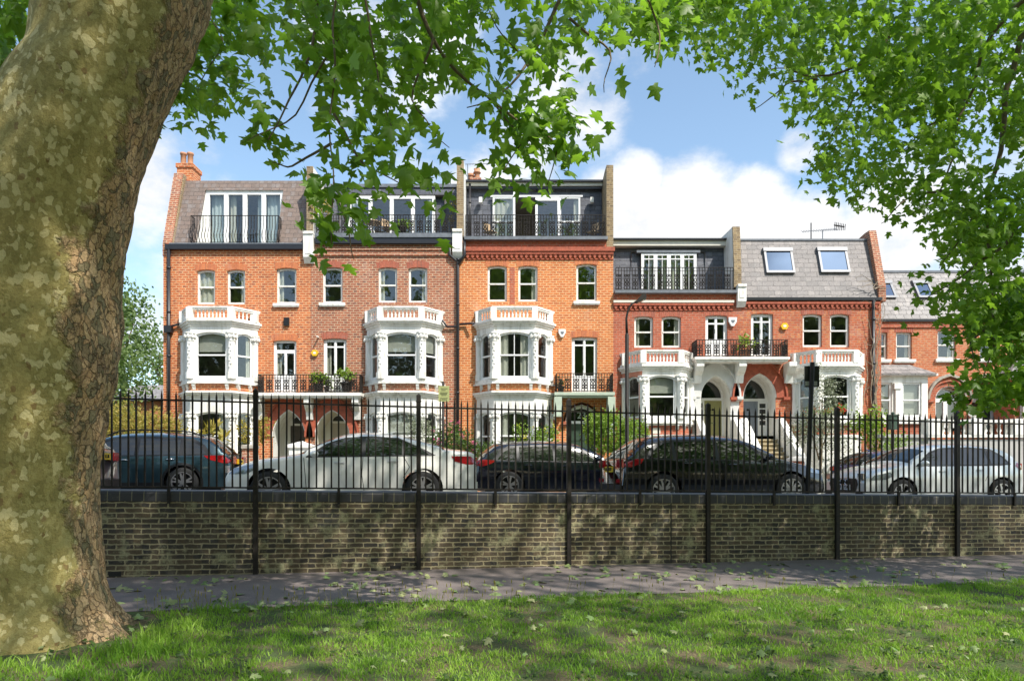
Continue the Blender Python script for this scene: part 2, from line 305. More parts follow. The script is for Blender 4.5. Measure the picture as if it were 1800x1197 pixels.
base = mixc(nt, math_n(nt, 'MULTIPLY', math_n(nt, 'GREATER_THAN', s2.outputs[1], .985), .6), base, (.20,.10,.04))
# flaky brown side: right of the trunk (a face towards +x)
sepn = nt.nodes.new('ShaderNodeSeparateXYZ'); nt.links.new(g.outputs['Normal'], sepn.inputs[0])
side = math_n(nt, 'ADD', math_n(nt, 'ADD', math_n(nt, 'MULTIPLY', sepn.outputs[0], .9), math_n(nt, 'MULTIPLY', math_n(nt, 'SUBTRACT', nA, .5), 1.5)), math_n(nt, 'MULTIPLY', ramp(nt, sep.outputs[2], .9, .0), .5))
atb = nt.nodes.new('ShaderNodeAttribute'); atb.attribute_name = 'brown'
sidef = ramp(nt, math_n(nt, 'ADD', atb.outputs['Fac'], math_n(nt, 'MULTIPLY', math_n(nt, 'SUBTRACT', nA, .5), 1.2)), .42, .56)
mp2 = nt.nodes.new('ShaderNodeMapping'); nt.links.new(g.outputs['Position'], mp2.inputs[0]); mp2.inputs['Scale'].default_value = (1.5, 1.5, .62)
dn2 = nt.nodes.new('ShaderNodeVectorMath'); dn2.operation = 'MULTIPLY_ADD'; nt.links.new(dn.outputs['Color'], dn2.inputs[0]); dn2.inputs[1].default_value = (.22,.22,.13); nt.links.new(mp2.outputs[0], dn2.inputs[2])
v4 = nt.nodes.new('ShaderNodeTexVoronoi'); v4.feature = 'F1'; v4.inputs['Scale'].default_value = 13; nt.links.new(dn2.outputs[0], v4.inputs['Vector'])
v5 = nt.nodes.new('ShaderNodeTexVoronoi'); v5.feature = 'DISTANCE_TO_EDGE'; v5.inputs['Scale'].default_value = 13; nt.links.new(dn2.outputs[0], v5.inputs['Vector'])
s4 = nt.nodes.new('ShaderNodeSeparateColor'); nt.links.new(v4.outputs['Color'], s4.inputs[0])
br = mixc(nt, s4.outputs[0], (.54,.34,.17), (.68,.48,.27))
br = mixc(nt, math_n(nt, 'MULTIPLY', math_n(nt, 'GREATER_THAN', s4.outputs[1], .8), .8), br, (.20,.19,.11))
br = mixc(nt, ramp(nt, pos_noise(nt, 1.7, 6, .75), .5, .68, 0, .6), br, (.24,.15,.085))
br = mixc(nt, ramp(nt, pos_noise(nt, 45, 5, .75), .45, .75, 0, .55), br, (.15,.095,.05))
crack = math_n(nt, 'MULTIPLY', ramp(nt, v5.outputs['Distance'], .06, .0), ramp(nt, pos_noise(nt, 7, 4, .7), .42, .6))
br = mixc(nt, math_n(nt, 'MULTIPLY', crack, .55), br, (.09,.055,.03))
cc = mixc(nt, sidef, base, br)
nt.links.new(cc, b.inputs['Base Color']); b.inputs['Roughness'].default_value = .85; b.inputs['Specular IOR Level'].default_value = .25
bp = nt.nodes.new('ShaderNodeBump'); bp.inputs['Strength'].default_value = 1.0; bp.inputs['Distance'].default_value = .05
h1 = math_n(nt, 'MULTIPLY', math_n(nt, 'ADD', math_n(nt, 'MULTIPLY', s4.outputs[0], .7), math_n(nt, 'MULTIPLY', ramp(nt, v5.outputs['Distance'], 0, .08), .6)), sidef)
h2 = math_n(nt, 'MULTIPLY', math_n(nt, 'ADD', pale, math_n(nt, 'MULTIPLY', s3.outputs[0], .6)), math_n(nt, 'MULTIPLY', math_n(nt, 'SUBTRACT', 1, sidef), -.12))
hh = math_n(nt, 'ADD', math_n(nt, 'ADD', h1, h2), math_n(nt, 'MULTIPLY', pos_noise(nt, 35, 6, .7), .5))
nt.links.new(hh, bp.inputs['Height']); nt.links.new(bp.outputs[0], b.inputs['Normal'])

# ------------------------------------------------------------------ mesh helpers
ORG = {}
class MB:
    def __init__(s): s.v = []; s.f = []
    def add(s, vs, fs):
        k = len(s.v); s.v += [tuple(p) for p in vs]; s.f += [tuple(i+k for i in f) for f in fs]
    def box(s, x0, x1, y0, y1, z0, z1, T=None):
        vs = [(x, y, z) for z in (z0, z1) for y in (y0, y1) for x in (x0, x1)]
        if T: vs = [T(x, z, y) for x, y, z in vs]
        s.add(vs, [(0,2,3,1),(4,5,7,6),(0,1,5,4),(2,6,7,3),(0,4,6,2),(1,3,7,5)])
    def prism(s, pts, z0, z1):       # plan polygon
        n = len(pts); s.add([(x, y, z0) for x, y in pts]+[(x, y, z1) for x, y in pts], [tuple(range(n))[::-1], tuple(range(n, 2*n))]+[(i, (i+1) % n, n+(i+1) % n, n+i) for i in range(n)])
    def extr(s, pts, T, w0, w1):     # polygon in (u,z), extruded along w
        n = len(pts); s.add([T(u, z, w0) for u, z in pts]+[T(u, z, w1) for u, z in pts], [tuple(range(n)), tuple(range(n, 2*n))[::-1]]+[(i, n+i, n+(i+1) % n, (i+1) % n) for i in range(n)])
    def tube(s, pts, r, n=6, cap=True):
        pts = [Vector(p) for p in pts]; m = len(pts); rr = r if isinstance(r, (list, tuple)) else [r]*m
        vs = []; ref = None
        for i, p in enumerate(pts):
            d = (pts[min(i+1, m-1)]-pts[max(i-1, 0)])
            d = d.normalized() if d.length > 1e-9 else Vector((0, 0, 1))
            if ref is None: ref = Vector((1, 0, 0)) if abs(d.x) < .8 else Vector((0, 1, 0))
            a = (ref-d*ref.dot(d)).normalized(); ref = a; bb = d.cross(a)
            for k in range(n):
                t = 2*math.pi*k/n; vs.append(p+a*math.cos(t)*rr[i]+bb*math.sin(t)*rr[i])
        fs = [(i*n+k, i*n+(k+1) % n, (i+1)*n+(k+1) % n, (i+1)*n+k) for i in range(m-1) for k in range(n)]
        if cap: fs += [tuple(range(n))[::-1], tuple(range((m-1)*n, m*n))]
        s.add(vs, fs)
    def lathe(s, c, prof, n=10, axis='z'):
        vs = []
        for r, h in prof:
            for k in range(n):
                t = 2*math.pi*k/n
                if axis == 'z': vs.append((c[0]+r*math.cos(t), c[1]+r*math.sin(t), c[2]+h))
                else: vs.append((c[0]+r*math.cos(t), c[1]+h, c[2]+r*math.sin(t)))
        m = len(prof); s.add(vs, [(i*n+k, i*n+(k+1) % n, (i+1)*n+(k+1) % n, (i+1)*n+k) for i in range(m-1) for k in range(n)]+[tuple(range(n))[::-1], tuple(range((m-1)*n, m*n))])
    def plate(s, outer, holes, T, w0, w1, cap=True):
        pts = [Vector(p) for p in outer]; edges = [(i, (i+1) % len(outer)) for i in range(len(outer))]; loops = [list(range(len(outer)))]
        for h in holes:
            k = len(pts); pts += [Vector(p) for p in h]; edges += [(k+i, k+(i+1) % len(h)) for i in range(len(h))]; loops.append(list(range(k, k+len(h))))
        V, E, Fc, *_ = delaunay_2d_cdt(pts, edges, [], 1, 1e-5)
        def inside(p, poly):
            c = False; n = len(poly)
            for i in range(n):
                a, b2 = poly[i], poly[(i+1) % n]
                if (a[1] > p[1]) != (b2[1] > p[1]) and p[0] < (b2[0]-a[0])*(p[1]-a[1])/(b2[1]-a[1])+a[0]: c = not c
            return c
        keep = []
        for f in Fc:
            cx = sum(V[i][0] for i in f)/len(f), sum(V[i][1] for i in f)/len(f)
            if inside(cx, outer) and not any(inside(cx, h) for h in holes): keep.append(tuple(f))
        s.add([T(p[0], p[1], w0) for p in V], keep)
        for lp in [outer]+list(holes):
            n = len(lp); s.add([T(p[0], p[1], w0) for p in lp]+[T(p[0], p[1], w1) for p in lp], [(i, (i+1) % n, n+(i+1) % n, n+i) for i in range(n)])
def setprops(o, label=None, cat=None, group=None, kind=None):
    if label: o['label'] = label
    if cat: o['category'] = cat
    if group: o['group'] = group
    if kind: o['kind'] = kind
    return o
def thing(name, loc, label, cat, group=None, rot=0):
    o = bpy.data.objects.new(name, None); COL.objects.link(o); o.location = loc; o.rotation_euler = (0, 0, rot); o.empty_display_size = .3
    ORG[o.name] = Vector(loc) if rot == 0 else Vector((0, 0, 0))
    return setprops(o, label, cat, group)
def mk(name, mb, mat, parent=None, smooth=False, label=None):
    me = bpy.data.meshes.new(name); off = ORG.get(parent.name, Vector((0, 0, 0))) if parent else Vector((0, 0, 0))
    me.from_pydata([(p[0]-off.x, p[1]-off.y, p[2]-off.z) for p in mb.v], [], mb.f); me.materials.append(M[mat]); me.validate(); me.update()
    if smooth: me.shade_smooth()
    o = bpy.data.objects.new(name, me); COL.objects.link(o)
    if parent: o.parent = parent; ORG[o.name] = off
    else: ORG[o.name] = off
    if label: o['label'] = label
    return o
def npmesh(name, V, Fc, mat, parent=None, attr=None, label=None):
    me = bpy.data.meshes.new(name); off = ORG.get(parent.name, Vector((0, 0, 0))) if parent else Vector((0, 0, 0))
    V = np.asarray(V, np.float32)-np.array(off, np.float32); Fc = np.asarray(Fc, np.int32); k = Fc.shape[1]
    me.vertices.add(len(V)); me.vertices.foreach_set('co', V.ravel()); me.loops.add(Fc.size); me.loops.foreach_set('vertex_index', Fc.ravel())
    me.polygons.add(len(Fc)); me.polygons.foreach_set('loop_start', np.arange(0, Fc.size, k, dtype=np.int32)); me.polygons.foreach_set('loop_total', np.full(len(Fc), k, np.int32))
    me.update(calc_edges=True); me.materials.append(M[mat])
    if attr is not None:
        a = me.attributes.new('lv', 'FLOAT', 'POINT'); a.data.foreach_set('value', np.asarray(attr, np.float32))
    o = bpy.data.objects.new(name, me); COL.objects.link(o)
    if parent: o.parent = parent
    ORG[o.name] = off
    if label: o['label'] = label
    return o
# leaf templates: fan triangles
_half = [(.20,-.10),(.50,.0),(.31,.20),(.70,.52),(.36,.56),(.22,.60),(.27,.78),(0,1.1)]
_out = [(0,0)]+_half+[(-x, y) for x, y in _half[-2::-1]]
LEAF_V = np.array([(0,.36,.06)]+[(x, y-.0, -.22*abs(x)-.16*y*y) for x, y in _out]); nL = len(_out)
LEAF_F = np.array([(0, 1+i, 1+(i+1) % nL) for i in range(nL)])
_o2 = [(0,0),(.38,.25),(.30,.7),(0,1.0),(-.30,.7),(-.38,.25)]
OVAL_V = np.array([(0,.5,.05)]+[(x, y, -.15*abs(x)-.1*y*y) for x, y in _o2]); OVAL_F = np.array([(0, 1+i, 1+(i+1) % 6) for i in range(6)])
_o3 = [(0,0),(.16,.5),(0,1.0),(-.16,.5)]
THIN_V = np.array([(x, y, -.1*y*y) for x, y in _o3]); THIN_F = np.array([(0,1,2),(0,2,3)])
def leaves(name, P, size, mat, parent=None, tmpl='leaf', nrm_bias=None, droop=.6, spread=.7, label=None):
    tv, tf = {'leaf': (LEAF_V, LEAF_F), 'oval': (OVAL_V, OVAL_F), 'thin': (THIN_V, THIN_F)}[tmpl]
    P = np.asarray(P); n = len(P)
    bias = np.array(nrm_bias if nrm_bias is not None else (sd.x*.8, sd.y*.8, sd.z*.6+.3))
    nm = bias+rng.normal(0, spread, (n, 3)); nm /= np.linalg.norm(nm, axis=1, keepdims=True)
    td = rng.normal(0, 1, (n, 3)); td[:, 2] -= droop*2; td -= nm*(td*nm).sum(1, keepdims=True); td /= np.linalg.norm(td, axis=1, keepdims=True)
    bt = np.cross(td, nm); curl = rng.uniform(.2, 2.6, (n, 1, 1)); s = size*rng.uniform(.55, 1.15, (n, 1))
    V = (P[:, None, :]+s[:, None, :]*(tv[None, :, 0:1]*bt[:, None, :]+tv[None, :, 1:2]*td[:, None, :]+tv[None, :, 2:3]*curl*nm[:, None, :])).reshape(-1, 3)
    k = len(tv); Fc = (tf[None]+(np.arange(n)*k)[:, None, None]).reshape(-1, 3)
    return npmesh(name, V, Fc, mat, parent, np.repeat(rng.uniform(0, 1, n), k), label)
def inpoly(pts, poly):
    c = np.zeros(len(pts), bool); n = len(poly)
    for i in range(n):
        (x1, y1), (x2, y2) = poly[i], poly[(i+1) % n]
        if y1 == y2: continue
        c ^= ((y1 > pts[:, 1]) != (y2 > pts[:, 1])) & (pts[:, 0] < (x2-x1)*(pts[:, 1]-y1)/(y2-y1)+x1)
    return c
def clumps(c, r, n, k=9, cr=.18, shell=.35):
    """leaf positions: n clumps of k leaves in an ellipsoid c, radii r"""
    d = rng.normal(0, 1, (n, 3)); d /= np.linalg.norm(d, axis=1, keepdims=True)
    rr = rng.uniform(shell, 1, (n, 1))**.6
    cc = np.array(c)+d*rr*np.array(r)
    return (cc[:, None, :]+rng.normal(0, cr, (n, k, 3))).reshape(-1, 3)

exec_parts = []
# ------------------------------------------------------------------ ground
def sheet(name, pts, mat, zf, nx=1, ny=1):
    """pts: 4 plan corners (x,y); zf(x,y)"""
    P = [Vector((*p, 0)) for p in pts]; mb = MB()
    for j in range(ny+1):
        for i in range(nx+1):
            a = P[0].lerp(P[1], i/nx); c = P[3].lerp(P[2], i/nx); q = a.lerp(c, j/ny); mb.v.append((q.x, q.y, zf(q.x, q.y)))
    for j in range(ny):
        for i in range(nx):
            k = j*(nx+1)+i; mb.f.append((k, k+1, k+nx+2, k+nx+1))
    o = mk(name, mb, mat, smooth=True); o['kind'] = 'structure'; return o
def LZ(x, y): return .01+.025*noise.noise(Vector((x*.8, y*.8, 0)))*max(0, min(1, (8.1+.18*x-y)/1.0))+.03*max(0, min(1, (y-(7.4+.18*x))/.8))
def cc4(s0, s1, n0, n1): return [tuple(wp(s, n)[:2]) for s, n in ((s0, n0), (s1, n0), (s1, n1), (s0, n1))]
LAWN_LATER = lambda: sheet('lawn', [(-60, -60), (60, -60), (60, 60*.18+9), (-60, -60*.18+8.5)], 'lawn', lambda x, y: LZ(x, y), 400, 220)
LAWN_LATER()
sheet('path', cc4(-60, 60, -2.66, .02), 'path_tar', lambda x, y: .045)
sheet('land', cc4(-400, 400, .34, 900), 'far_green', lambda x, y: gz(x, y)-.15 if abs(x) < 60 and y < 80 else .5, 20, 20)
sheet('pavement', cc4(-60, 60, .32, 2.05), 'paving', lambda x, y: gz(x, y)+.10, 20, 1)
mb = MB()
for i in range(40):
    a = wp(-60+i*3, 2.05); b2 = wp(-60+i*3+3, 2.05); c_ = wp(-60+i*3+3, 2.2); d_ = wp(-60+i*3, 2.2)
    za, zb = gz(a.x, a.y), gz(b2.x, b2.y)
    mb.add([(a.x, a.y, za+.103), (b2.x, b2.y, zb+.103), (c_.x, c_.y, zb+.103), (d_.x, d_.y, za+.103), (d_.x, d_.y, za-.05), (c_.x, c_.y, zb-.05)], [(0,1,2,3), (3,2,5,4)])
k_ = mk('kerb', mb, 'stone'); k_['kind'] = 'structure'
sheet('road', [tuple(wp(-60, 2.19)[:2]), tuple(wp(60, 2.19)[:2]), (65, 21.3), (-65, 21.3)], 'asphalt_road', lambda x, y: gz(x, y), 20, 4)
FPY = 21.3
mb = MB(); mb.add([(x, y, .9-.012*(x+4)+dz-.012*0) for x, y, dz in ((-65, FPY, -.3), (65, FPY, -.3), (65, FPY, -.02), (-65, FPY, -.02), (65, FPY+.15, -.02), (-65, FPY+.15, -.02))], [(0,1,2,3), (3,2,4,5)])
k_ = mk('far_kerb', mb, 'stone'); k_['kind'] = 'structure'
GZ = lambda x: .87-.012*(x+4)
sheet('far_pavement', [(-65, FPY+.15), (65, FPY+.15), (65, 24), (-65, 24)], 'paving', lambda x, y: GZ(x)+.01, 20, 1)
sheet('gardens', [(-65, 24), (65, 24), (65, 34), (-65, 34)], 'lawn', lambda x, y: GZ(x)+.0, 20, 4)

# ------------------------------------------------------------------ park wall
CAPZ = lambda s: 1.305-.0118*s          # top of the coping at run s
w = thing('brick_wall', wp(0, 0, 0), 'low weathered brown brick wall with dark brick coping beside the park path', 'wall')
mb = MB(); segs = 60; s0, s1 = -14, 34
for i in range(segs):
    a, c = s0+(s1-s0)*i/segs, s0+(s1-s0)*(i+1)/segs
    p, q, p2, q2 = wp(a, 0), wp(c, 0), wp(a, .33), wp(c, .33)
    za, zc = CAPZ(a)-.165, CAPZ(c)-.165
    mb.add([(p.x, p.y, -.1), (q.x, q.y, -.1), (q.x, q.y, zc), (p.x, p.y, za), (p2.x, p2.y, -.1), (q2.x, q2.y, -.1), (q2.x, q2.y, zc), (p2.x, p2.y, za)], [(0,1,2,3), (5,4,7,6)])
wall_body = mk('wall_body', mb, 'park_brick', w)
# coping in wall coordinates
cop = MB(); ang = math.atan(-.0118)
prof = [(-.012, -.165), (-.012, -.05), (.0, -.018), (.03, 0), (.30, 0), (.33, -.018), (.342, -.05), (.342, -.165)]
m_ = len(prof); 
for a in (s0, s1): cop.v += [(a, y, z) for y, z in prof]
cop.f += [(i, (i+1) % m_, m_+(i+1) % m_, m_+i) for i in range(m_)]+[tuple(range(m_)), tuple(range(m_, 2*m_))[::-1]]
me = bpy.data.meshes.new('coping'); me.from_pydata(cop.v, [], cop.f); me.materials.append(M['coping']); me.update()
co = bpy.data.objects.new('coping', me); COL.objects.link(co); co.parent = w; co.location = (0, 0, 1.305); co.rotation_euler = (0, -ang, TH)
# expansion joint and drain holes
mb = MB(); T_ = lambda u, z, d: tuple(wp(u, d, z))
mb.box(6.66, 6.68, -.004, .02, .05, 1.06, T_); mk('expansion_joint', mb, 'black_trim', w)
for s in (-2.05, 11.7, 12.6, 2.0):
    mb = MB(); mb.box(s, s+.17, -.004, .02, .06 if s < 0 else .07, .13 if s < 0 else .12, T_); mk('drain_hole', mb, 'black_trim', w)

# ------------------------------------------------------------------ railing on the wall
fence = thing('railing_fence', wp(0, 0, 0), 'tall black iron railing of spiked pickets standing along the top of the park wall', 'fence')
BAY = 2.443
def mkfast(name, me, parent):
    o = bpy.data.objects.new(name, me); COL.objects.link(o); o.parent = parent; ORG[o.name] = ORG[parent.name]; return o
npick = 0; stuff = MB()
pk = MB(); h_ = 1.43
pk.add([(-.0115,-.0115,0),(.0115,-.0115,0),(.0115,.0115,0),(-.0115,.0115,0),(-.0115,-.0115,h_-.08),(.0115,-.0115,h_-.08),(.0115,.0115,h_-.08),(-.0115,.0115,h_-.08),(0,0,h_+.01)], [(0,1,5,4),(1,2,6,5),(2,3,7,6),(3,0,4,7),(4,5,8),(5,6,8),(6,7,8),(7,4,8)])
pme = bpy.data.meshes.new('picket'); pme.from_pydata(pk.v, [], pk.f); pme.materials.append(M['iron'])
BOT = lambda s: CAPZ(s)+.045
T3 = lambda u, z, d: tuple(wp(u, -.02+d, z))
for n in range(-1, 7):
    a = n*BAY; zt = BOT(a)+1.47
    mb = MB(); mb.box(a-.034, a+.034, -.035, .035, .0, zt, T3); mb.box(a-.042, a+.042, -.043, .043, zt-.10, zt-.085, T3)
    tp = [T3(a+dx, zt, dy) for dx, dy in ((-.034,-.035),(.034,-.035),(.034,.035),(-.034,.035))]+[T3(a, zt+.035, 0)]; mb.add(tp, [(0,1,4),(1,2,4),(2,3,4),(3,0,4)])
    mk('post', mb, 'iron', fence)
    sm = a+BAY/2; panel = MB(); panel.box(sm-.02, sm+.02, -.03, .0, BOT(sm)-.24, BOT(sm)+.01, T3); po = mk('railing_bracket', panel, 'iron', fence)
    for dz, hh_, dd in ((0, .012, .022), (1.288, .012, .022)):
        panel = MB(); b0, b1 = BOT(a+.03)+dz, BOT(a+BAY-.03)+dz
        vs = [T3(u, z_+e, d) for u, z_ in ((a+.03, b0), (a+BAY-.03, b1)) for e in (-hh_, hh_) for d in (-dd, dd)]
        panel.add(vs, [(0,1,3,2),(4,6,7,5),(0,4,5,1),(2,3,7,6),(0,2,6,4),(1,5,7,3)]); po = mk('rail', panel, 'iron', fence)
    for i in range(1, 22):
        s = a+BAY*i/22; p = wp(s, -.02, BOT(s))
        if p.x/p.y < -.62 or p.x/p.y > .8: 
            if p.x/p.y > .8 or n < 0: stuff.add([(p.x+v[0], p.y+v[1], p.z+v[2]) for v in pk.v], pk.f); continue
        if npick < 100:
            o = mkfast('picket', pme, po); o.location = p-ORG[fence.name]; o.rotation_euler = (rad(random.uniform(-.4, .4)), rad(random.uniform(-.5, .5)), TH); npick += 1
        else: stuff.add([(p.x+v[0], p.y+v[1], p.z+v[2]) for v in pk.v], pk.f)
o = mk('pickets', stuff, 'iron', fence); o['kind'] = 'stuff'

# ------------------------------------------------------------------ near plane tree (trunk in frame) and its branches
TY = 6.05
prof = [(-.05,10,240),(.05,12,222),(.20,12,202),(.42,14,187),(.65,16,180),(1.2,14,170),(1.76,18,170),(2.3,24,176),(2.86,34,176),(3.3,42,172),(3.69,52,170),(4.0,60,171),(4.53,90,168),(5.08,124,163),(5.35,148,157),(5.63,180,143),(5.9,195,150),(6.19,206,156),(6.8,222,175),(7.6,248,180)]
tree = thing('plane_tree', (wx(20, TY+.4), TY+.4, 0), 'huge mottled plane tree trunk in the left foreground, leafy branches hanging across the top', 'tree')
zs_ = np.array([p[0] for p in prof]); cx_ = np.array([p[1] for p in prof]); hw_ = np.array([p[2] for p in prof])
NR, NA = 330, 300
zz = np.linspace(-.05, 7.6, NR); zi = np.interp(zz, zs_, cx_); hi = np.interp(zz, zs_, hw_)
k_ = np.ones(9)/9
for arr in (zi, hi):
    pad = np.pad(arr, 4, mode='edge'); arr[:] = np.convolve(pad, k_, 'valid')
V = []; BR = []
for j, z in enumerate(zz):
    cy = TY+.6+max(0, z-4)*.05; aL, aR = math.atan((zi[j]-hi[j]-900)/F), math.atan((zi[j]+hi[j]-900)/F); ac = (aL+aR)/2
    r = cy/math.cos(ac)*math.sin((aR-aL)/2)*.985; cx = cy*math.tan(ac)
    for i in range(NA):
        t = 2*math.pi*i/NA; ct, st = math.cos(t), math.sin(t)
        q = Vector((ct*r*1.2, st*r*1.2, z*.55))
        d = .09*noise.noise(q*1.1)+.05*noise.noise(q*2.6+Vector((3,1,7)))
        brown = max(0, min(1, .5+((ct*.82+st*.57)*1.1-.50)+.32*noise.noise(Vector((ct*1.2, st*1.2, z*.45)))))
        d += .013*noise.noise(Vector((q.x*9, q.y*9, z*4)))*(1+2*brown)
        if brown > .3: d += .018*brown*abs(noise.noise(Vector((q.x*14, q.y*14, z*6))))
        if z < .75: d += (1-z/.75)**2*(.16*max(0, math.cos(5*t+.9))+.05*math.cos(9*t))
        if 1.9 < z < 3.2 : d += .07*math.exp(-((z-2.55)/.28)**2)*math.exp(-((t-0.0 if t < 3 else t-2*math.pi)/.5)**2)
        if 3.6 < z < 4.6: d -= .03*math.exp(-((z-4.2)/.2)**2)*math.exp(-(((t if t < 3 else t-2*math.pi)+.9)/.35)**2)
        rr = r*(1.0+d-.02)
        V.append((cx+ct*rr, cy+st*rr*.92, z)); BR.append(brown)
Fq = [(j*NA+i, j*NA+(i+1) % NA, (j+1)*NA+(i+1) % NA, (j+1)*NA+i) for j in range(NR-1) for i in range(NA)]
tr_ = npmesh('trunk', V, Fq, 'bark_plane', tree); a = tr_.data.attributes.new('brown', 'FLOAT', 'POINT'); a.data.foreach_set('value', np.array(BR, np.float32)); tr_.data.shade_smooth()
def at(px, py, Y): return Vector((wx(px, Y), Y, wz(py, Y)))
def branch(parent, pts, r0, r1, name='branch', wob=.05, mat='bark_thin'):
    P = [Vector(p) for p in pts]; out = []
    for i in range(len(P)-1):
        for k in range(5):
            t = k/5; out.append(P[i].lerp(P[i+1], t))
    out.append(P[-1]); n = len(out)
    for _ in range(2): out = [out[0]]+[(out[i-1]+out[i]*2+out[i+1])/4 for i in range(1, n-1)]+[out[-1]]
    out = [p+Vector((noise.noise(p*2.3), noise.noise(p*2.3+Vector((9,0,0))), noise.noise(p*2.3+Vector((0,9,0)))))*wob for p in out]
    mb = MB(); mb.tube(out, [r0+(r1-r0)*i/(n-1) for i in range(n)], 6); o = mk(name, mb, mat, parent, True); return out
# main limbs leave the fork above the frame, then droop into view
lim = [[(-3.2, 6.6, 7.0), (-2.2, 6.2, 8.2), (-.8, 5.6, 8.4), (1.0, 5.4, 7.4), (2.0, 5.5, 6.2)],
       [(-3.3, 6.8, 6.8), (-2.6, 6.6, 7.8), (-1.7, 6.2, 7.4), tuple(at(560, 40, 5.6)), tuple(at(520, 160, 5.4)), tuple(at(470, 250, 5.3))],
       [(-.8, 5.6, 8.3), tuple(at(720, -60, 5.5)), tuple(at(760, 80, 5.6)), tuple(at(860, 170, 5.8)), tuple(at(930, 250, 5.7))],
       [(.4, 5.5, 7.9), tuple(at(1010, -50, 6.2)), tuple(at(960, 60, 6.3)), tuple(at(900, 160, 6.2)), tuple(at(820, 190, 6.1))],
       [(-3.0, 6.8, 7.2), (-4.2, 8.0, 8.6), (-4.2, 8.2, 7.6), tuple(at(400, 60, 8.3)), tuple(at(350, 160, 8.2))]]
for i, l in enumerate(lim): branch(tree, l, .07 if i == 0 else .026, .005 if i else .02, wob=.07)
branch(tree, [at(594, -40, 5.2), at(590, 60, 5.15), at(583, 190, 5.1), at(586, 300, 5.1), at(577, 430, 5.1)], .010, .004, 'twig', .05)
for a_, b_, c_ in (((640,-40),(660,120),(700,260)), ((760,60),(720,180),(790,260)), ((590,60),(520,200),(440,250)), ((583,190),(640,300),(720,340)), ((1000,40),(1070,90),(1060,170)), ((930,120),(900,80),(860,10)), ((930,220),(985,260),(960,320)), ((577,330),(610,400),(620,450)), ((860,170),(930,230),(890,300)), ((1120,-40),(1160,60),(1150,110)), ((583,250),(520,300),(480,290))):
    branch(tree, [at(*a_, 5.5), at(*b_, 5.6), at(*c_, 5.4)], .012, .003, 'twig', .06)
def region(polys, depth, dens, k=8, cr=(.16, .12, .14), gate=.0, seed=0):
    """twig clumps filling a hanging volume; dens = clumps per 10000 px2 of outline"""
    out = []
    for poly, dn_, (d0, d1) in polys:
        poly = np.array(poly, float); x0, y0 = poly.min(0); x1, y1 = poly.max(0)
        n = int((x1-x0)*(y1-y0)/1e4*dens*dn_); p = rng.uniform((x0, y0), (x1, y1), (n, 2)); p = p[inpoly(p, poly)]
        Y = rng.uniform(d0, d1, len(p))
        if gate:
            kp = np.array([noise.noise(Vector((a/85+seed, b/85, c*.35))) > gate-.5 for (a, b), c in zip(p, Y)], bool); p, Y = p[kp], Y[kp]
        out.append(np.stack([(p[:, 0]-900)/F*Y, Y, CZ+(HY-p[:, 1])/F*Y], 1))
    c = np.concatenate(out)
    return (c[:, None, :]+rng.normal(0, 1, (len(c), k, 3))*np.array(cr)).reshape(-1, 3), c
P1 = [(505,-60),(1200,-60),(1180,40),(1135,95),(1090,115),(1030,85),(1000,110),(1005,170),(960,235),(905,225),(860,165),(800,160),(755,170),(745,235),(690,245),(640,225),(600,245),(585,225),(575,150),(540,70)]
P2 = [(470,150),(500,140),(560,225),(640,245),(700,250),(750,235),(775,290),(752,330),(705,345),(640,330),(600,320),(560,318),(535,265),(450,262),(432,245),(475,200)]
P3 = [(545,345),(600,330),(650,350),(690,340),(750,345),(700,365),(650,395),(630,430),(625,465),(600,440),(560,440),(540,400)]
P3b = [(465,290),(540,270),(560,310),(520,320),(480,305)]
P4 = [(880,200),(985,195),(1000,265),(975,325),(948,300),(900,325),(872,295),(925,275)]
P5 = [(1080,-40),(1190,-40),(1185,70),(1135,110),(1120,135),(1080,120)]
P6 = [(372,-50),(510,-50),(492,30),(480,100),(430,110),(420,180),(375,215),(330,190),(295,210),(272,245),(272,195),(320,110)]
P7 = [(-120,-50),(48,-50),(34,100),(8,160),(-120,180)]
pa, ca = region([(P1, 1.15, (5.0, 7.8)), (P2, .62, (4.9, 6.1)), (P3, .7, (4.8, 5.4)), (P3b, .8, (4.9, 5.5)), (P4, 1.15, (5.2, 6.2)), (P5, .7, (6.0, 7.5))], None, 22, k=7, cr=(.14,.11,.13), gate=.40, seed=2)
leaves('foliage', pa, .119, 'leaf_plane', tree)
pb, cb_ = region([(P6, 1.0, (7.4, 9.5)), (P7, 1.4, (7.0, 9.0))], None, 30, k=7, gate=.3, seed=5)
leaves('foliage', pb, .15, 'leaf_plane', tree)
# the hidden rest of the crown: large, loose, all above the frame, height and gaps shaped for shade
def crown_shade(parent, boxes, name='foliage', size=.23, gate=-.16):
    P = []
    for (x0, x1, y0, y1, z0, z1, n) in boxes:
        c = rng.uniform((x0, y0, z0), (x1, y1, z1), (n, 3))
        kp = np.array([noise.noise(Vector((a*.42, b2*.42, 3.3))) > gate for a, b2, _ in c], bool); c = c[kp]
        if gate > -1: hole = np.array([noise.noise(Vector((a*.5+9, b2*.5, 8.1))) for a, b2, _ in c]); c = c[~((c[:, 1] < -1.6) & (c[:, 0] > 4.5) & (hole > -.08))]
        c = c[c[:, 2] > CZ+.74*np.maximum(c[:, 1], 0)+.3]
        P.append((c[:, None, :]+rng.normal(0, .32, (len(c), 10, 3))).reshape(-1, 3))
    P = np.concatenate(P); P = P[(P[:, 2] > CZ+.72*P[:, 1]) | (P[:, 1] < 0)]
    return leaves(name, P, size, 'leaf_plane', parent, tmpl='oval', spread=.6)
crown_shade(tree, [(-3, 10, -7.5, 7.5, 15, 21, 1750)], gate=-.26)
crown_shade(tree, [(-3, 5.5, -4, 4.5, 14, 19, 420)], gate=-1)
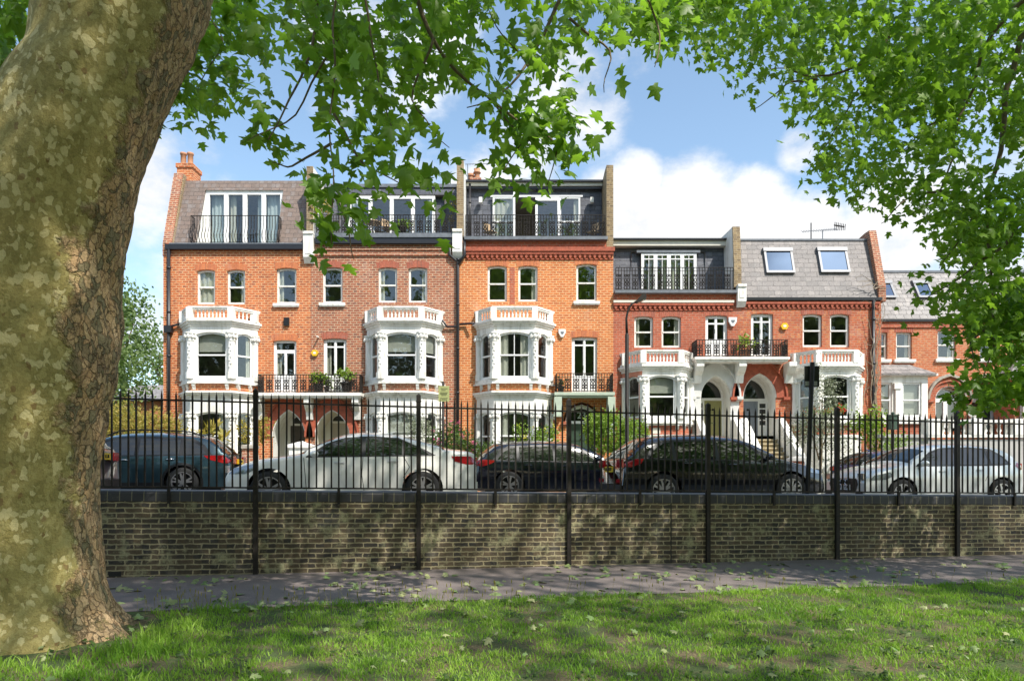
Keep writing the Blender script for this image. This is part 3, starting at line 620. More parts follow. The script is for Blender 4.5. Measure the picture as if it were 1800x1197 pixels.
# ------------------------------------------------------------------ second plane tree: trunk right of the camera, crown over the right
tree2 = thing('plane_tree', (10.5, 3.5, 0), 'plane tree whose dense green leafy crown fills the upper right of the view', 'tree')
mb = MB(); mb.tube([(10.5, 3.5, -.1), (10.5, 3.5, .5), (10.4, 3.7, 3), (10.2, 4.1, 6), (10.0, 4.6, 9), (9.6, 5.2, 12)], [.75, .58, .5, .44, .34, .2], 24); mk('trunk', mb, 'bark_plane', tree2, True)
for l in ([(10.2, 4.1, 6), (9.4, 6.2, 9.5), tuple(at(1740, 40, 9)), tuple(at(1700, 180, 9.5)), tuple(at(1660, 330, 9.6)), tuple(at(1600, 380, 9.6))],
          [(10.1, 4.4, 7.5), (8.2, 7, 10.5), (6, 8.5, 9.6), tuple(at(1560, 90, 9)), tuple(at(1440, 140, 9)), tuple(at(1340, 120, 9))],
          [(9.6, 6, 9), tuple(at(1790, 40, 8.6)), tuple(at(1770, 180, 8.6)), tuple(at(1745, 330, 8.8)), tuple(at(1735, 450, 9)), tuple(at(1755, 600, 9)), tuple(at(1720, 690, 9))],
          [(9.8, 5.4, 8), tuple(at(1850, 300, 8.8)), tuple(at(1780, 420, 9)), tuple(at(1700, 470, 9)), tuple(at(1610, 530, 9))]):
    branch(tree2, l, .045, .004, wob=.1)
for a_, b_, c_ in (((1745,330),(1690,420),(1650,470)), ((1700,180),(1620,230),(1550,290)), ((1660,330),(1590,350),(1550,390)), ((1755,560),(1700,600),(1720,640)), ((1560,90),(1500,180),(1440,270)), ((1440,140),(1380,150),(1320,190))):
    branch(tree2, [at(*a_, 9), at(*b_, 9.2), at(*c_, 9)], .018, .004, 'twig', .08)
B1 = [(1235,-60),(1950,-60),(1950,250),(1760,225),(1720,250),(1700,285),(1640,275),(1600,310),(1570,325),(1520,335),(1480,325),(1440,290),(1460,235),(1410,180),(1350,165),(1315,185),(1310,140),(1285,95),(1235,75)]
B2 = [(1640,350),(1700,290),(1790,330),(1950,250),(1950,760),(1800,640),(1770,560),(1700,560),(1650,545),(1600,528),(1640,490),(1660,440),(1645,390)]
B3 = [(1700,560),(1770,550),(1830,620),(1830,700),(1775,690),(1715,705),(1700,690),(1750,640),(1715,610)]
B4 = [(1555,370),(1580,320),(1640,300),(1625,340),(1575,360)]
B5 = [(1180,-60),(1250,-60),(1245,70),(1215,85),(1200,20)]
pc, cc_ = region([(B1, 1.0, (8.0, 12.5)), (B2, 1.25, (8.0, 11.5)), (B3, 1.3, (8.3, 10)), (B4, .7, (8.8, 9.8)), (B5, .5, (8.5, 10))], None, 66, k=9, cr=(.16, .16, .16), gate=.38, seed=9)
leaves('foliage', pc, .120, 'leaf_plane', tree2)
crown_shade(tree2, [(10, 26, -7.5, 7.5, 15, 21, 1950)], gate=-.26)
# ------------------------------------------------------------------ the terrace of houses
def gothic(xc, hw, zs, zt, zb=None, n=9):
    h = zt-zs; a = hw; R_ = (h*h+a*a)/(2*a) if h >= a else a
    L_ = []
    for i in range(n+1):
        z = h*i/n; 
        x = (-a+R_)-math.sqrt(max(0, R_*R_-z*z)) if h >= a else -a*math.sqrt(max(0, 1-(z/h)**2))
        L_.append((x, z))
    L_[-1] = (0, h)
    # put more points near the springing by resampling is not needed at this size
    pts = [(xc+x, zs+z) for x, z in L_]+[(xc-x, zs+z) for x, z in L_[-2::-1]]
    return pts       # from left springing over the apex to right springing
def seg(x0, x1, z0, z1, rise=.05, n=6):
    """rectangle with a segmental top"""
    top = []
    for i in range(n+1):
        t = i/n; top.append((x1+(x0-x1)*t, z1-rise+rise*4*t*(1-t) if rise else z1))
    if not rise: top = [(x1, z1), (x0, z1)]
    return [(x0, z0), (x1, z0)]+top
class House:
    def __init__(s, label, px0, px1, Y, wallmat, ztop, cat='house', zb=.4):
        s.Y = Y; s.X = lambda p: wx(p, Y); s.Z = lambda p: wz(p, Y)
        s.x0, s.x1 = s.X(px0), s.X(px1); s.mat = wallmat; s.ztop = ztop; s.zb = zb; s.holes = []
        s.root = thing('terraced_house', ((s.x0+s.x1)/2, Y, zb), label, cat, 'houses of the red brick terrace')
        s.T = lambda u, z, w: (u, Y+w, z)
        s.win = []
    def hole(s, pts): s.holes.append(pts)
    def finish(s, depth=9.0, intmat='interior'):
        mb = MB(); mb.plate([(s.x0, s.zb), (s.x1, s.zb), (s.x1, s.ztop), (s.x0, s.ztop)], s.holes, s.T, 0, .16)
        for x in (s.x0, s.x1): mb.add([(x, s.Y, s.zb), (x, s.Y+depth, s.zb), (x, s.Y+depth, s.ztop), (x, s.Y, s.ztop)], [(0,1,2,3)])
        mb.add([(s.x0, s.Y+depth, s.zb), (s.x1, s.Y+depth, s.zb), (s.x1, s.Y+depth, s.ztop), (s.x0, s.Y+depth, s.ztop)], [(0,1,2,3)])
        mk('wall', mb, s.mat, s.root)
        mb = MB(); e = .05; z = s.ztop-.02
        mb.add([(s.x0+e, s.Y+2.6, s.zb), (s.x1-e, s.Y+2.6, s.zb), (s.x1-e, s.Y+2.6, z), (s.x0+e, s.Y+2.6, z), (s.x0+e, s.Y+.17, s.zb), (s.x1-e, s.Y+.17, s.zb), (s.x1-e, s.Y+.17, z), (s.x0+e, s.Y+.17, z)], [(0,1,2,3), (0,3,7,4), (1,2,6,5), (3,2,6,7)])
        mk('interior', mb, intmat, s.root)
def curtain(par, x0, x1, z0, z1, T, w, mat='curtain', amp=.025, folds=None):
    n = max(6, int((x1-x0)/.035)); mb = MB()
    for i in range(n+1):
        t = i/n; u = x0+(x1-x0)*t; d = amp*math.sin(t*n*1.1)+amp*.5*math.sin(t*n*.47+1)
        mb.v += [T(u, z0, w+d), T(u, z1, w+d)]
    mb.f = [(2*i, 2*i+2, 2*i+3, 2*i+1) for i in range(n)]
    return mk('curtain', mb, mat, par)
def sash(par, T, x0, x1, z0, z1, w=.09, rise=.05, name='window', vbar=False, rail=True, cur=None, fw=.055, mat='white', hbars=0, glassmat='glass', cmat='curtain'):
    """sash window filling an opening; T maps (u,z,w)"""
    e = .003; x0 += e; x1 -= e; z0 += e; z1 -= e
    mb = MB(); zm = (z0+z1)/2
    o1 = seg(x0, x1, z0, z1, rise)
    holes = []
    if rail:
        up = seg(x0+fw+.02, x1-fw-.02, zm+.03, z1-fw-.01, rise); lo = seg(x0+fw+.02, x1-fw-.02, z0+fw+.03, zm-.03, 0)
        holes = [up, lo]
    else: holes = [seg(x0+fw, x1-fw, z0+fw, z1-fw, rise)]
    mb.plate(o1, holes, T, w, w+.07)
    if rail: mb.box(x0+fw, x1-fw, w-.02, w+.03, zm-.028, zm+.028, T)
    if vbar: mb.box((x0+x1)/2-.015, (x0+x1)/2+.015, w+.012, w+.05, z0+fw, z1-fw-.02, T)
    for k in range(hbars):
        zz_ = z0+fw+(z1-z0-2*fw)*(k+1)/(hbars+1); mb.box(x0+fw, x1-fw, w+.012, w+.05, zz_-.015, zz_+.015, T)
    f = mk(name, mb, mat, par)
    mb = MB(); mb.add([T(x0+.02, z0+.02, w+.045), T(x1-.02, z0+.02, w+.045), T(x1-.02, z1-.03, w+.045), T(x0+.02, z1-.03, w+.045)], [(0,1,2,3)]); mk('pane', mb, glassmat, f)
    W_ = x1-x0
    for c in (cur or ''):
        if c == 'l': curtain(f, x0+.05, x0+W_*.30, z0+.06, z1-.06, T, w+.10, cmat)
        if c == 'r': curtain(f, x1-W_*.30, x1-.05, z0+.06, z1-.06, T, w+.10, cmat)
        if c == 'f': curtain(f, x0+.05, x1-.05, z0+.06, z1-.06, T, w+.10, cmat)
        if c == 'b': 
            mb = MB(); mb.add([T(x0+.05, zm+.15, w+.16), T(x1-.05, zm+.15, w+.16), T(x1-.05, z1-.05, w+.16), T(x0+.05, z1-.05, w+.16)], [(0,1,2,3)]); mk('blind', mb, 'blind', f)
        if c == 'B':
            mb = MB(); mb.add([T(x0+.05, z0+.05, w+.16), T(x1-.05, z0+.05, w+.16), T(x1-.05, z1-.05, w+.16), T(x0+.05, z1-.05, w+.16)], [(0,1,2,3)]); mk('blind', mb, 'blind', f)
    return f
def hwin(h, a, b, c, d, cur=None, sill=True, head='soldier_brick', rise=.06, **k):
    """sash window in a facade; a,b,c,d = photo columns/rows"""
    x0, x1, z1, z0 = h.X(a), h.X(b), h.Z(c), h.Z(d)
    h.hole(seg(x0, x1, z0, z1, rise)); f = sash(h.root, h.T, x0, x1, z0, z1, rise=rise, cur=cur, fw=.06, **k)
    if sill:
        mb = MB(); mb.box(x0-.12, x1+.12, -.11, .09, z0-.11, z0-.002, h.T); mb.box(x0-.10, x1+.10, -.09, .09, z0-.15, z0-.11, h.T); mk('sill', mb, 'white', f)
    if head:
        mb = MB(); n = 8; lo = [(x0-.06+(x1-x0+.12)*i/n, z1-rise+rise*4*(i/n)*(1-i/n)+.003) for i in range(n+1)]
        hi = [(x0-.10+(x1-x0+.20)*i/n, z1-rise+.26+rise*4*(i/n)*(1-i/n)) for i in range(n+1)]
        mb.extr(lo+hi[::-1], h.T, -.006, .01); mk('window_arch', mb, head, h.root)
    return f
def french(h, a, b, c, d, panel=True, cur=None, trans=.0, glass_to=None, head='soldier_brick', mat='white_clean'):
    """pair of glazed doors"""
    x0, x1, z1, z0 = h.X(a), h.X(b), h.Z(c), h.Z(d); h.hole(seg(x0, x1, z0, z1, .04))
    mb = MB(); T = h.T; e = .003; xm = (x0+x1)/2; fw = .07
    zt = z1-trans if trans else z1-.04; holes = []; zg = z0+(.75 if panel else .12)
    for (p, q) in ((x0+fw+.06, xm-.05), (xm+.05, x1-fw-.06)):
        holes.append([(p, zg), (q, zg), (q, zt-.32 if not trans else zt-.1), (p, zt-.32 if not trans else zt-.1)])
        if not trans: holes.append([(p, zt-.26), (q, zt-.26), (q, zt-.08), (p, zt-.08)])
    if trans: holes.append([(x0+fw+.03, zt+.04), (x1-fw-.03, zt+.04), (x1-fw-.03, z1-.10), (x0+fw+.03, z1-.10)])
    mb.plate(seg(x0+e, x1-e, z0+e, z1-e, .04), holes, T, .10, .17)
    mb.box(xm-.025, xm+.025, .085, .12, z0, zt, T)
    if panel:
        for (p, q) in ((x0+fw+.08, xm-.07), (xm+.07, x1-fw-.08)): mb.box(p, q, .092, .10, z0+.12, zg-.1, T)
    f = mk('french_door', mb, mat, h.root)
    mb = MB(); mb.add([T(x0+.02, zg-.02, .145), T(x1-.02, zg-.02, .145), T(x1-.02, z1-.06, .145), T(x0+.02, z1-.06, .145)], [(0,1,2,3)]); mk('pane', mb, 'glass', f)
    mb = MB(); mb.box(xm-.05, xm-.03, .06, .09, z0+1.0, z0+1.16, T); mk('handle', mb, 'chrome', f)
    W_ = x1-x0
    if cur:
        for c_ in cur:
            if c_ == 'l': curtain(f, x0+.08, x0+W_*.28, z0+.1, z1-.1, T, .3)
            if c_ == 'r': curtain(f, x1-W_*.28, x1-.08, z0+.1, z1-.1, T, .3)
            if c_ == 'f': curtain(f, x0+.08, x1-.08, z0+.1, z1-.1, T, .3)
    if head:
        mb = MB(); n = 8; rise = .05; lo = [(x0-.04+(x1-x0+.08)*i/n, z1-rise+rise*4*(i/n)*(1-i/n)+.003) for i in range(n+1)]
        hi = [(x0-.08+(x1-x0+.16)*i/n, z1-rise+.26+rise*4*(i/n)*(1-i/n)) for i in range(n+1)]
        mb.extr(lo+hi[::-1], T, -.006, .01); mk('window_arch', mb, head, h.root)
    return f
def lerp2(a, b, t): return (a[0]+(b[0]-a[0])*t, a[1]+(b[1]-a[1])*t)
BAL_V = None
def bay(h, A, D, p, levels, balz=None, fr=.26, mat='white', lmat=None, brickmat=None):
    """canted bay on facade h. A,D world x where it meets the wall; levels = dicts from top to bottom"""
    Y = h.Y; wd = D-A; B, C = A+wd*fr, D-wd*fr
    def plan(e, ex=0): return [(A-e*.9, Y-.002), (B-e*.45, Y-p-e), (C+e*.45, Y-p-e), (D+e*.9, Y-.002)]
    body = MB(); pl = plan(0); out = []
    root = None
    for lv in levels:
        z0, z1, w0, w1 = lv['z0'], lv['z1'], lv['w0'], lv['w1']
        for si in range(3):
            a, b2 = pl[si], pl[si+1]; ln = math.hypot(b2[0]-a[0], b2[1]-a[1]); ux, uy = (b2[0]-a[0])/ln, (b2[1]-a[1])/ln
            T = (lambda a, ux, uy: lambda u, z, w: (a[0]+ux*u-uy*w, a[1]+uy*u+ux*w, z))(a, ux, uy)
            m = .20 if si == 1 else .22
            hl = seg(m, ln-m, w0, w1, .10)
            body.plate([(0, z0), (ln, z0), (ln, z1), (0, z1)], [hl], T, 0, .14)
            out.append((T, m, ln-m, w0, w1, si, lv))
    bw = mk('bay_window', body, mat, h.root)
    if lmat:   # left cant in a separate salmon tone
        a, b2 = pl[0], pl[1]; ln = math.hypot(b2[0]-a[0], b2[1]-a[1]); ux, uy = (b2[0]-a[0])/ln, (b2[1]-a[1])/ln
        T = lambda u, z, w: (a[0]+ux*u-uy*w, a[1]+uy*u+ux*w, z); lv = levels[0]; mb = MB()
        mb.plate([(0, lv['z0']), (ln-.05, lv['z0']), (ln-.05, lv['z1']), (0, lv['z1'])], [seg(.22, ln-.22, lv['w0'], lv['w1'], .1)], T, -.004, .13); mk('salmon_side', mb, lmat, bw)
    for T, u0, u1, w0, w1, si, lv in out:
        cu = lv.get('cur', ('', '', ''))[si]
        sash(bw, T, u0, u1, w0, w1, w=.06, rise=.10, name='bay_sash', cur=cu, fw=.045, vbar=(lv.get('vbar') and si == 1), mat='white_clean')
    for li, lv in enumerate(levels):
        z0, z1, w0, w1 = lv['z0'], lv['z1'], lv['w0'], lv['w1']
        # columns with carved capitals at the corners
        for ci, (cx, cy) in enumerate(pl):
            inn = ci in (1, 2); r = .155 if inn else .11
            if not inn: cx += .06 if ci == 0 else -.06; cy -= .07
            else: cy -= .01
            mb = MB(); n = 8; rot = math.pi/8
            def octo(rr): return [(cx+rr*math.cos(2*math.pi*k/n+rot), cy+rr*math.sin(2*math.pi*k/n+rot)) for k in range(n)]
            zc = w1-.18
            mb.prism(octo(r*1.18), w0-.05, w0+.20); mb.prism(octo(r*.92), w0+.20, zc-.18); mb.prism(octo(r*1.05), zc-.18, zc-.15)
            col = mk('column', mb, mat, bw)
            mb = MB(); mb.prism(octo(r*1.0), zc-.15, zc-.05); mb.prism(octo(r*1.45), zc+.10, zc+.16); mb.prism(octo(r*1.2), zc-.05, zc+.10)
            for k in range(8):
                t = 2*math.pi*k/8; mb.lathe((cx+r*1.28*math.cos(t), cy+r*1.28*math.sin(t), zc-.02), [(.0,-.07),(.045,-.04),(.055,.02),(.03,.08),(0,.10)], 5)
            mk('capital', mb, mat, col)
            if inn:       # carved foliage drop down the face
                mb = MB()
                for k in range(9):
                    zz_ = zc-.30-k*.13
                    if zz_ < w0+.3: break
                    mb.lathe((cx+.025*(-1)**k, cy-r*.90, zz_), [(0,-.06),(.035,-.02),(.03,.03),(0,.06)], 6)
                mk('carving', mb, mat, col)
        if lv.get('corn', True):
            mb = MB(); zc = lv.get('cz', z1)
            mb.prism(plan(.05), zc-.14, zc-.05); mb.prism(plan(.13), zc-.05, zc+.02); mb.prism(plan(.19), zc+.02, zc+.10); mk('cornice', mb, mat, bw)
        if lv.get('sill', True):
            mb = MB(); mb.prism(plan(.08), w0-.17, w0-.06); mb.prism(plan(.15), w0-.24, w0-.17); sl = mk('bay_sill', mb, mat, bw)
            if lv.get('corb', True):
                pl2 = plan(.02)
                for (q0, q1, ts) in ((0, 1, (.3, .75)), (1, 2, (.1, .9)), (2, 3, (.25, .7))):
                    for t in ts:
                        x, y = lerp2(pl2[q0], pl2[q1], t); mb = MB(); zt = w0-.24
                        mb.extr([(-.11, zt), (.10, zt), (.10, zt-.08), (.0, zt-.24), (-.05, zt-.24), (-.11, zt-.06)][::-1], lambda u, z, w: (x+w, y-u+.0 if True else 0, z), -.06, .06); mk('corbel', mb, mat, sl)
        if brickmat and lv.get('brick'):
            mb = MB(); mb.prism(plan(.012), lv['brick'][0], lv['brick'][1]); mk('brick_apron', mb, brickmat, bw)
    if balz:
        z0, z1 = balz; bp_ = plan(.06); mb = MB()
        def ring(e0, e1, za, zb):
            P_, Q_ = plan(e1), plan(e0); mb.prism([P_[0], P_[1], P_[2], P_[3], Q_[3], Q_[2], Q_[1], Q_[0]], za, zb)
        ring(-.08, .10, z0, z0+.14); ring(-.07, .09, z1-.10, z1-.02); ring(-.10, .12, z1-.04, z1+.03)
        P_ = plan(.01)
        for i, (x, y) in enumerate(P_):
            ww = .12; 
            if i in (0, 3): x += .09 if i == 0 else -.09; y -= .10
            mb.box(x-ww, x+ww, y-ww, y+ww, z0+.1, z1)
        bal = mk('balustrade', mb, mat, h.root)
        spots = []
        for (q0, q1, n, m0) in ((0, 1, 4, .2), (1, 2, 8, .14), (2, 3, 4, .2)):
            for k in range(n): spots.append(lerp2(P_[q0], P_[q1], m0+(1-2*m0)*(k+.5)/n))
        bm_ = MB(); hh = z1-.10-z0-.14
        bm_.lathe((0, 0, 0), [(.042, 0), (.042, hh*.08), (.022, hh*.14), (.046, hh*.38), (.022, hh*.72), (.04, hh*.88), (.04, hh)], 8)
        bme = bpy.data.meshes.new('baluster'); bme.from_pydata(bm_.v, [], bm_.f); bme.materials.append(M[mat]); bme.shade_smooth()
        for x, y in spots:
            o = mkfast('baluster', bme, bal); o.location = Vector((x, y, z0+.14))-ORG[bal.name]
        mb = MB(); mb.prism(plan(0), z0-.02, z0+.0); mk('bay_roof', mb, 'lead', bw)
    return bw
def railing(par, pts, z0, z1, style='scroll', step=.12, name='balcony_railing', belly=0.):
    """ornate iron railing along plan polyline"""
    mb = MB()
    def P(x, y, z, out=0): return (x, y-out, z)
    for a, b2 in zip(pts[:-1], pts[1:]):
        ln = math.hypot(b2[0]-a[0], b2[1]-a[1]); n = max(1, int(round(ln/step))); dx, dy = (b2[0]-a[0])/ln, (b2[1]-a[1])/ln
        for zz_, r in ((z1, .018), (z1-.14, .010), (z0+.05, .012)) if style != 'belly' else ((z1, .018), (z0+.04, .012)): mb.tube([(a[0], a[1], zz_), (b2[0], b2[1], zz_)], r, 5)
        for i in range(n+1):
            t = i/n; x, y = a[0]+(b2[0]-a[0])*t, a[1]+(b2[1]-a[1])*t; hh = z1-z0
            if style == 'belly':
                prof = [(0, 1), (.0, .62), (.02, .5), (.09, .32), (.10, .2), (.04, .08), (0, .03)]
                mb.tube([(x, y-o_*1.3, z0+hh*k) for o_, k in prof], .015, 5); 
            elif style == 'plain': mb.tube([(x, y, z0), (x, y, z1)], .009, 5)
            else:
                mb.tube([(x, y, z0+.02), (x, y, z1)], .015, 5)
                if i < n and i % 3 != 2:
                    cx, cy = x+dx*ln/n/2, y+dy*ln/n/2
                    for zc, r in ((z0+hh*.14, .06), (z0+hh*.30, .045), (z0+hh*.46, .05), (z0+hh*.66, .035)):
                        m_ = 8; mb.tube([(cx+dx*r*math.cos(2*math.pi*k/m_), cy+dy*r*math.cos(2*math.pi*k/m_), zc+r*1.1*math.sin(2*math.pi*k/m_)) for k in range(m_+1)], .017, 4, cap=False)
                    for zc in (z0+hh*.38, z0+hh*.58): mb.lathe((cx, cy, zc), [(0,-.03),(.03,0),(0,.03)], 5)
    return mk(name, mb, 'iron', par)
def bracket(par, x, Y, z1, h_, w=.14, d=.45, mat='white', name='bracket'):
    mb = MB(); mb.extr([(0, z1), (-d, z1), (-d, z1-h_*.22), (-d*.75, z1-h_*.45), (-d*.45, z1-h_*.62), (-d*.32, z1-h_), (0, z1-h_)], lambda u, z, ww: (x+ww, Y+u, z), -w, w); return mk(name, mb, mat, par)
def pipe(par, pts, r=.05, name='drainpipe'):
    mb = MB(); mb.tube(pts, r, 8)
    # collars
    p0, p1 = Vector(pts[0]), Vector(pts[-1]); 
    z = max(p0.z, p1.z)-.8; x, y = pts[-1][0], pts[-1][1]
    while z > min(p0.z, p1.z): mb.lathe((x, y, z), [(r*1.3, -.04), (r*1.3, .04)], 8); z -= 1.8
    return mk(name, mb, 'gutter', par, True)
def dentils(h, a, b, c, d, mat, proj=.10, n=None, cap=True):
    x0, x1, z1, z0 = h.X(a), h.X(b), h.Z(c), h.Z(d); mb = MB(); zc = z1-(z1-z0)*.35
    mb.box(x0, x1, -proj, .05, zc, z1, h.T); st = .20; x = x0+.05
    mb.box(x0, x1, -proj*.35, .05, z0, z0+.05, h.T)
    while x < x1-.1:
        mb.extr([(x, zc), (x, z0+.09), (x+.05, z0+.04), (x+.10, z0+.09), (x+.10, zc)], h.T, -proj*.75, .03); 
        mb.box(x+.11, x+.185, -proj*.5, .03, z0+.13, zc, h.T); x += st
    return mk('cornice_band', mb, mat, h.root)
def rooffront(h, x0, x1, za, zb_, dy, mat, holes=(), name='roof', back=6.0, y0=0.):
    """steep slate slope rising from (Y+y0, za) to (Y+y0+dy, zb) then flat behind"""
    Y = h.Y+y0; sl = dy/(zb_-za); T = lambda u, z, w: (u, Y+(z-za)*sl+w, z); mb = MB()
    mb.plate([(x0, za), (x1, za), (x1, zb_), (x0, zb_)], list(holes), T, 0, .08)
    mb.add([(x0, Y+dy, zb_), (x1, Y+dy, zb_), (x1, Y+dy+back, zb_+.02), (x0, Y+dy+back, zb_+.02)], [(0,1,2,3)])
    mb.add([(x0, Y, za), (x0, Y+back, za), (x0, Y+dy+back, zb_), (x0, Y+dy, zb_)], [(0,1,2,3)]); mb.add([(x1, Y, za), (x1, Y+back, za), (x1, Y+dy+back, zb_), (x1, Y+dy, zb_)], [(0,1,2,3)])
    return mk(name, mb, mat, h.root), T
def party(h, x0, x1, pts, mat, white=None, label=None):
    """party wall: pts in (y offset, z) plane extruded x0..x1; white = 'r' or 'l' rendered face"""
    mb = MB(); T = lambda u, z, w: (w, h.Y+u, z); mb.extr(pts, T, x0, x1); o = mk('party_wall', mb, mat, h.root)
    if white:
        x = x1+.006 if white == 'r' else x0-.006; q = [(u+.04, z-.03) for u, z in pts]
        mb = MB(); mb.extr(q, T, min(x, x+(.01 if white == 'r' else -.01)), max(x, x+(.01 if white == 'r' else -.01))); mk('white_render', mb, 'white', o)
    mb = MB(); top = sorted(pts, key=lambda p: -p[1])[:1][0]
    return o
def kneeler(h, x0, x1, z0, z1, d=.22):
    mb = MB(); T = lambda u, z, w: (w, h.Y+u, z); hh = z1-z0
    mb.extr([(.05, z1), (-d-.05, z1), (-d-.05, z1-.10), (-d, z1-.12), (-d, z0+.22), (-d*.3, z0), (.05, z0)], T, x0, x1)
    mb.box(x0+.08, x1-.08, h.Y-d-.015, h.Y-d+.01, z0+.35, z1-.25); return mk('kneeler_block', mb, 'white', h.root)
def alarm(h, px, py, mat='yellow', shape='hex', s=.15, label=None):
    x, z = h.X(px), h.Z(py); mb = MB()
    pts = [(x+s*math.cos(rad(60*k)), z+s*.92*math.sin(rad(60*k))) for k in range(6)] if shape == 'hex' else [(x-s, z+s), (x+s, z+s), (x+s*.95, z), (x+s*.3, z-s*1.1), (x-s*.3, z-s*1.1), (x-s*.95, z)]
    mb.extr(pts, h.T, -.10, .0); o = mk('alarm_box', mb, mat, h.root)
    mb = MB(); mb.extr([(x+(a-x)*.45, z+(b2-z)*.35) for a, b2 in pts], h.T, -.105, -.10); mk('alarm_label', mb, 'plate_white' if mat == 'yellow' else 'lead', o); return o
def openwin(h, T, x0, x1, z0, z1, n, w=0, cur=(), fw=.08, mat='white_clean', hb=0, top=0, doors=True):
    """row of n glazed leaves in one frame (mansard doors)"""
    mb = MB(); holes = []; ww = (x1-x0-fw)/n
    for k in range(n):
        a = x0+fw+ww*k+.04; b2 = x0+ww*(k+1)-.04
        if top: holes.append([(a, z1-fw-top), (b2, z1-fw-top), (b2, z1-fw), (a, z1-fw)]); holes.append([(a, z0+.14), (b2, z0+.14), (b2, z1-fw-top-.04), (a, z1-fw-top-.04)])
        else: holes.append([(a, z0+.14), (b2, z0+.14), (b2, z1-fw-.04), (a, z1-fw-.04)])
    mb.plate([(x0, z0), (x1, z0), (x1, z1), (x0, z1)], holes, T, w, w+.09)
    if hb:
        for k in range(n):
            a = x0+fw+ww*k+.04; b2 = x0+ww*(k+1)-.04; m_ = (a+b2)/2; mb.box(m_-.012, m_+.012, w+.01, w+.05, z0+.14, z1-fw, T)
    f = mk('glazed_doors', mb, mat, h.root)
    mb = MB(); mb.add([T(x0+.02, z0+.02, w+.06), T(x1-.02, z0+.02, w+.06), T(x1-.02, z1-.02, w+.06), T(x0+.02, z1-.02, w+.06)], [(0,1,2,3)]); mk('pane', mb, 'glass', f)
    for k, c_, m_ in cur:
        a = x0+fw+ww*k+.04; b2 = x0+ww*(k+1)-.04
        if c_ == 'f': curtain(f, a, b2, z0+.1, z1-.1, T, w+.25, m_)
        if c_ == 'l': curtain(f, a, a+(b2-a)*.4, z0+.1, z1-.1, T, w+.25, m_)
        if c_ == 'r': curtain(f, b2-(b2-a)*.4, b2, z0+.1, z1-.1, T, w+.25, m_)
    mb = MB(); y = w+2.0; mb.add([T(x0-.4, z0-.1, y), T(x1+.4, z0-.1, y), T(x1+.4, z1+.1, y), T(x0-.4, z1+.1, y), T(x0-.4, z0-.1, w+.12), T(x1+.4, z0-.1, w+.12), T(x0-.4, z1+.1, w+.12), T(x1+.4, z1+.1, w+.12)], [(0,1,2,3), (0,3,6,4), (1,5,7,2), (3,2,7,6), (0,4,5,1)]); mk('interior', mb, 'interior_light', f)
    return f
def arch_door(h, xc_, hw_, zs, zt, zb, wallmat, hood, doorfn, rec=.75, ring=.30, ringw=.09, inmat='white', reveal='white', stops=True):
    """gothic porch opening with moulded hood; doorfn(root, y) draws the door at the back"""
    g = gothic(xc_, hw_, zs, zt); pts = [(xc_-hw_, zb)]+g+[(xc_+hw_, zb)]
    h.hole(pts[::-1])
    mb = MB(); n = len(pts); mb.add([h.T(u, z, .0) for u, z in pts]+[h.T(u, z, rec) for u, z in pts], [(i, i+1, n+i+1, n+i) for i in range(n-1)])
    mb.v = [(xc_+(x-xc_)*.995, y+.003 if y < h.Y+.1 else y, z) for x, y, z in mb.v]; r = mk('porch_reveal', mb, inmat, h.root)
    mb = MB(); mb.box(xc_-hw_, xc_+hw_, 0, rec, zb-.15, zb, h.T); mk('threshold', mb, 'step_stone', h.root)
    for (e0, e1, pr, m_) in ((.0, .035, -.02, reveal), (.035, ring, -.05, hood), (ring-.07, ring, -ringw-.03, hood)):
        k = (zt-zs)/hw_
        gi = gothic(xc_, hw_+e0, zs, zs+(hw_+e0)*k*(1.0)); go = gothic(xc_, hw_+e1, zs, zs+(hw_+e1)*k)
        mb = MB()
        for i in range(len(gi)-1): mb.extr([gi[i], gi[i+1], go[i+1], go[i]], h.T, pr, .01)
        mk('arch_hood' if m_ == hood else 'arch_edge', mb, m_, h.root)
    for sx in (-1, 1) if stops else ():
        x = xc_+sx*(hw_+ring-.06); mb = MB(); mb.box(x-.13, x+.13, -.16, .01, zs-.10, zs+.02, h.T); mb.box(x-.09, x+.09, -.11, .01, zs-.16, zs-.10, h.T); mk('arch_stop', mb, hood, h.root)
    doorfn(h, h.T, xc_, hw_, zs, zt, zb, rec)
def text_on(par, body, size, loc, rot, mat, name='number'):
    cu = bpy.data.curves.new('lettering', 'FONT'); cu.body = body; cu.size = size; cu.align_x = 'CENTER'; cu.align_y = 'CENTER'; cu.extrude = .004
    to = bpy.data.objects.new('lettering_source', cu); COL.objects.link(to); bpy.context.view_layer.update()
    me = bpy.data.meshes.new_from_object(to); bpy.data.objects.remove(to); me.materials.clear(); me.materials.append(M[mat])
    o = bpy.data.objects.new(name, me); COL.objects.link(o)
    if par: o.parent = par; o.location = Vector(loc)-ORG.get(par.name, Vector((0, 0, 0)))
    else: o.location = loc
    o.rotation_euler = rot; return o
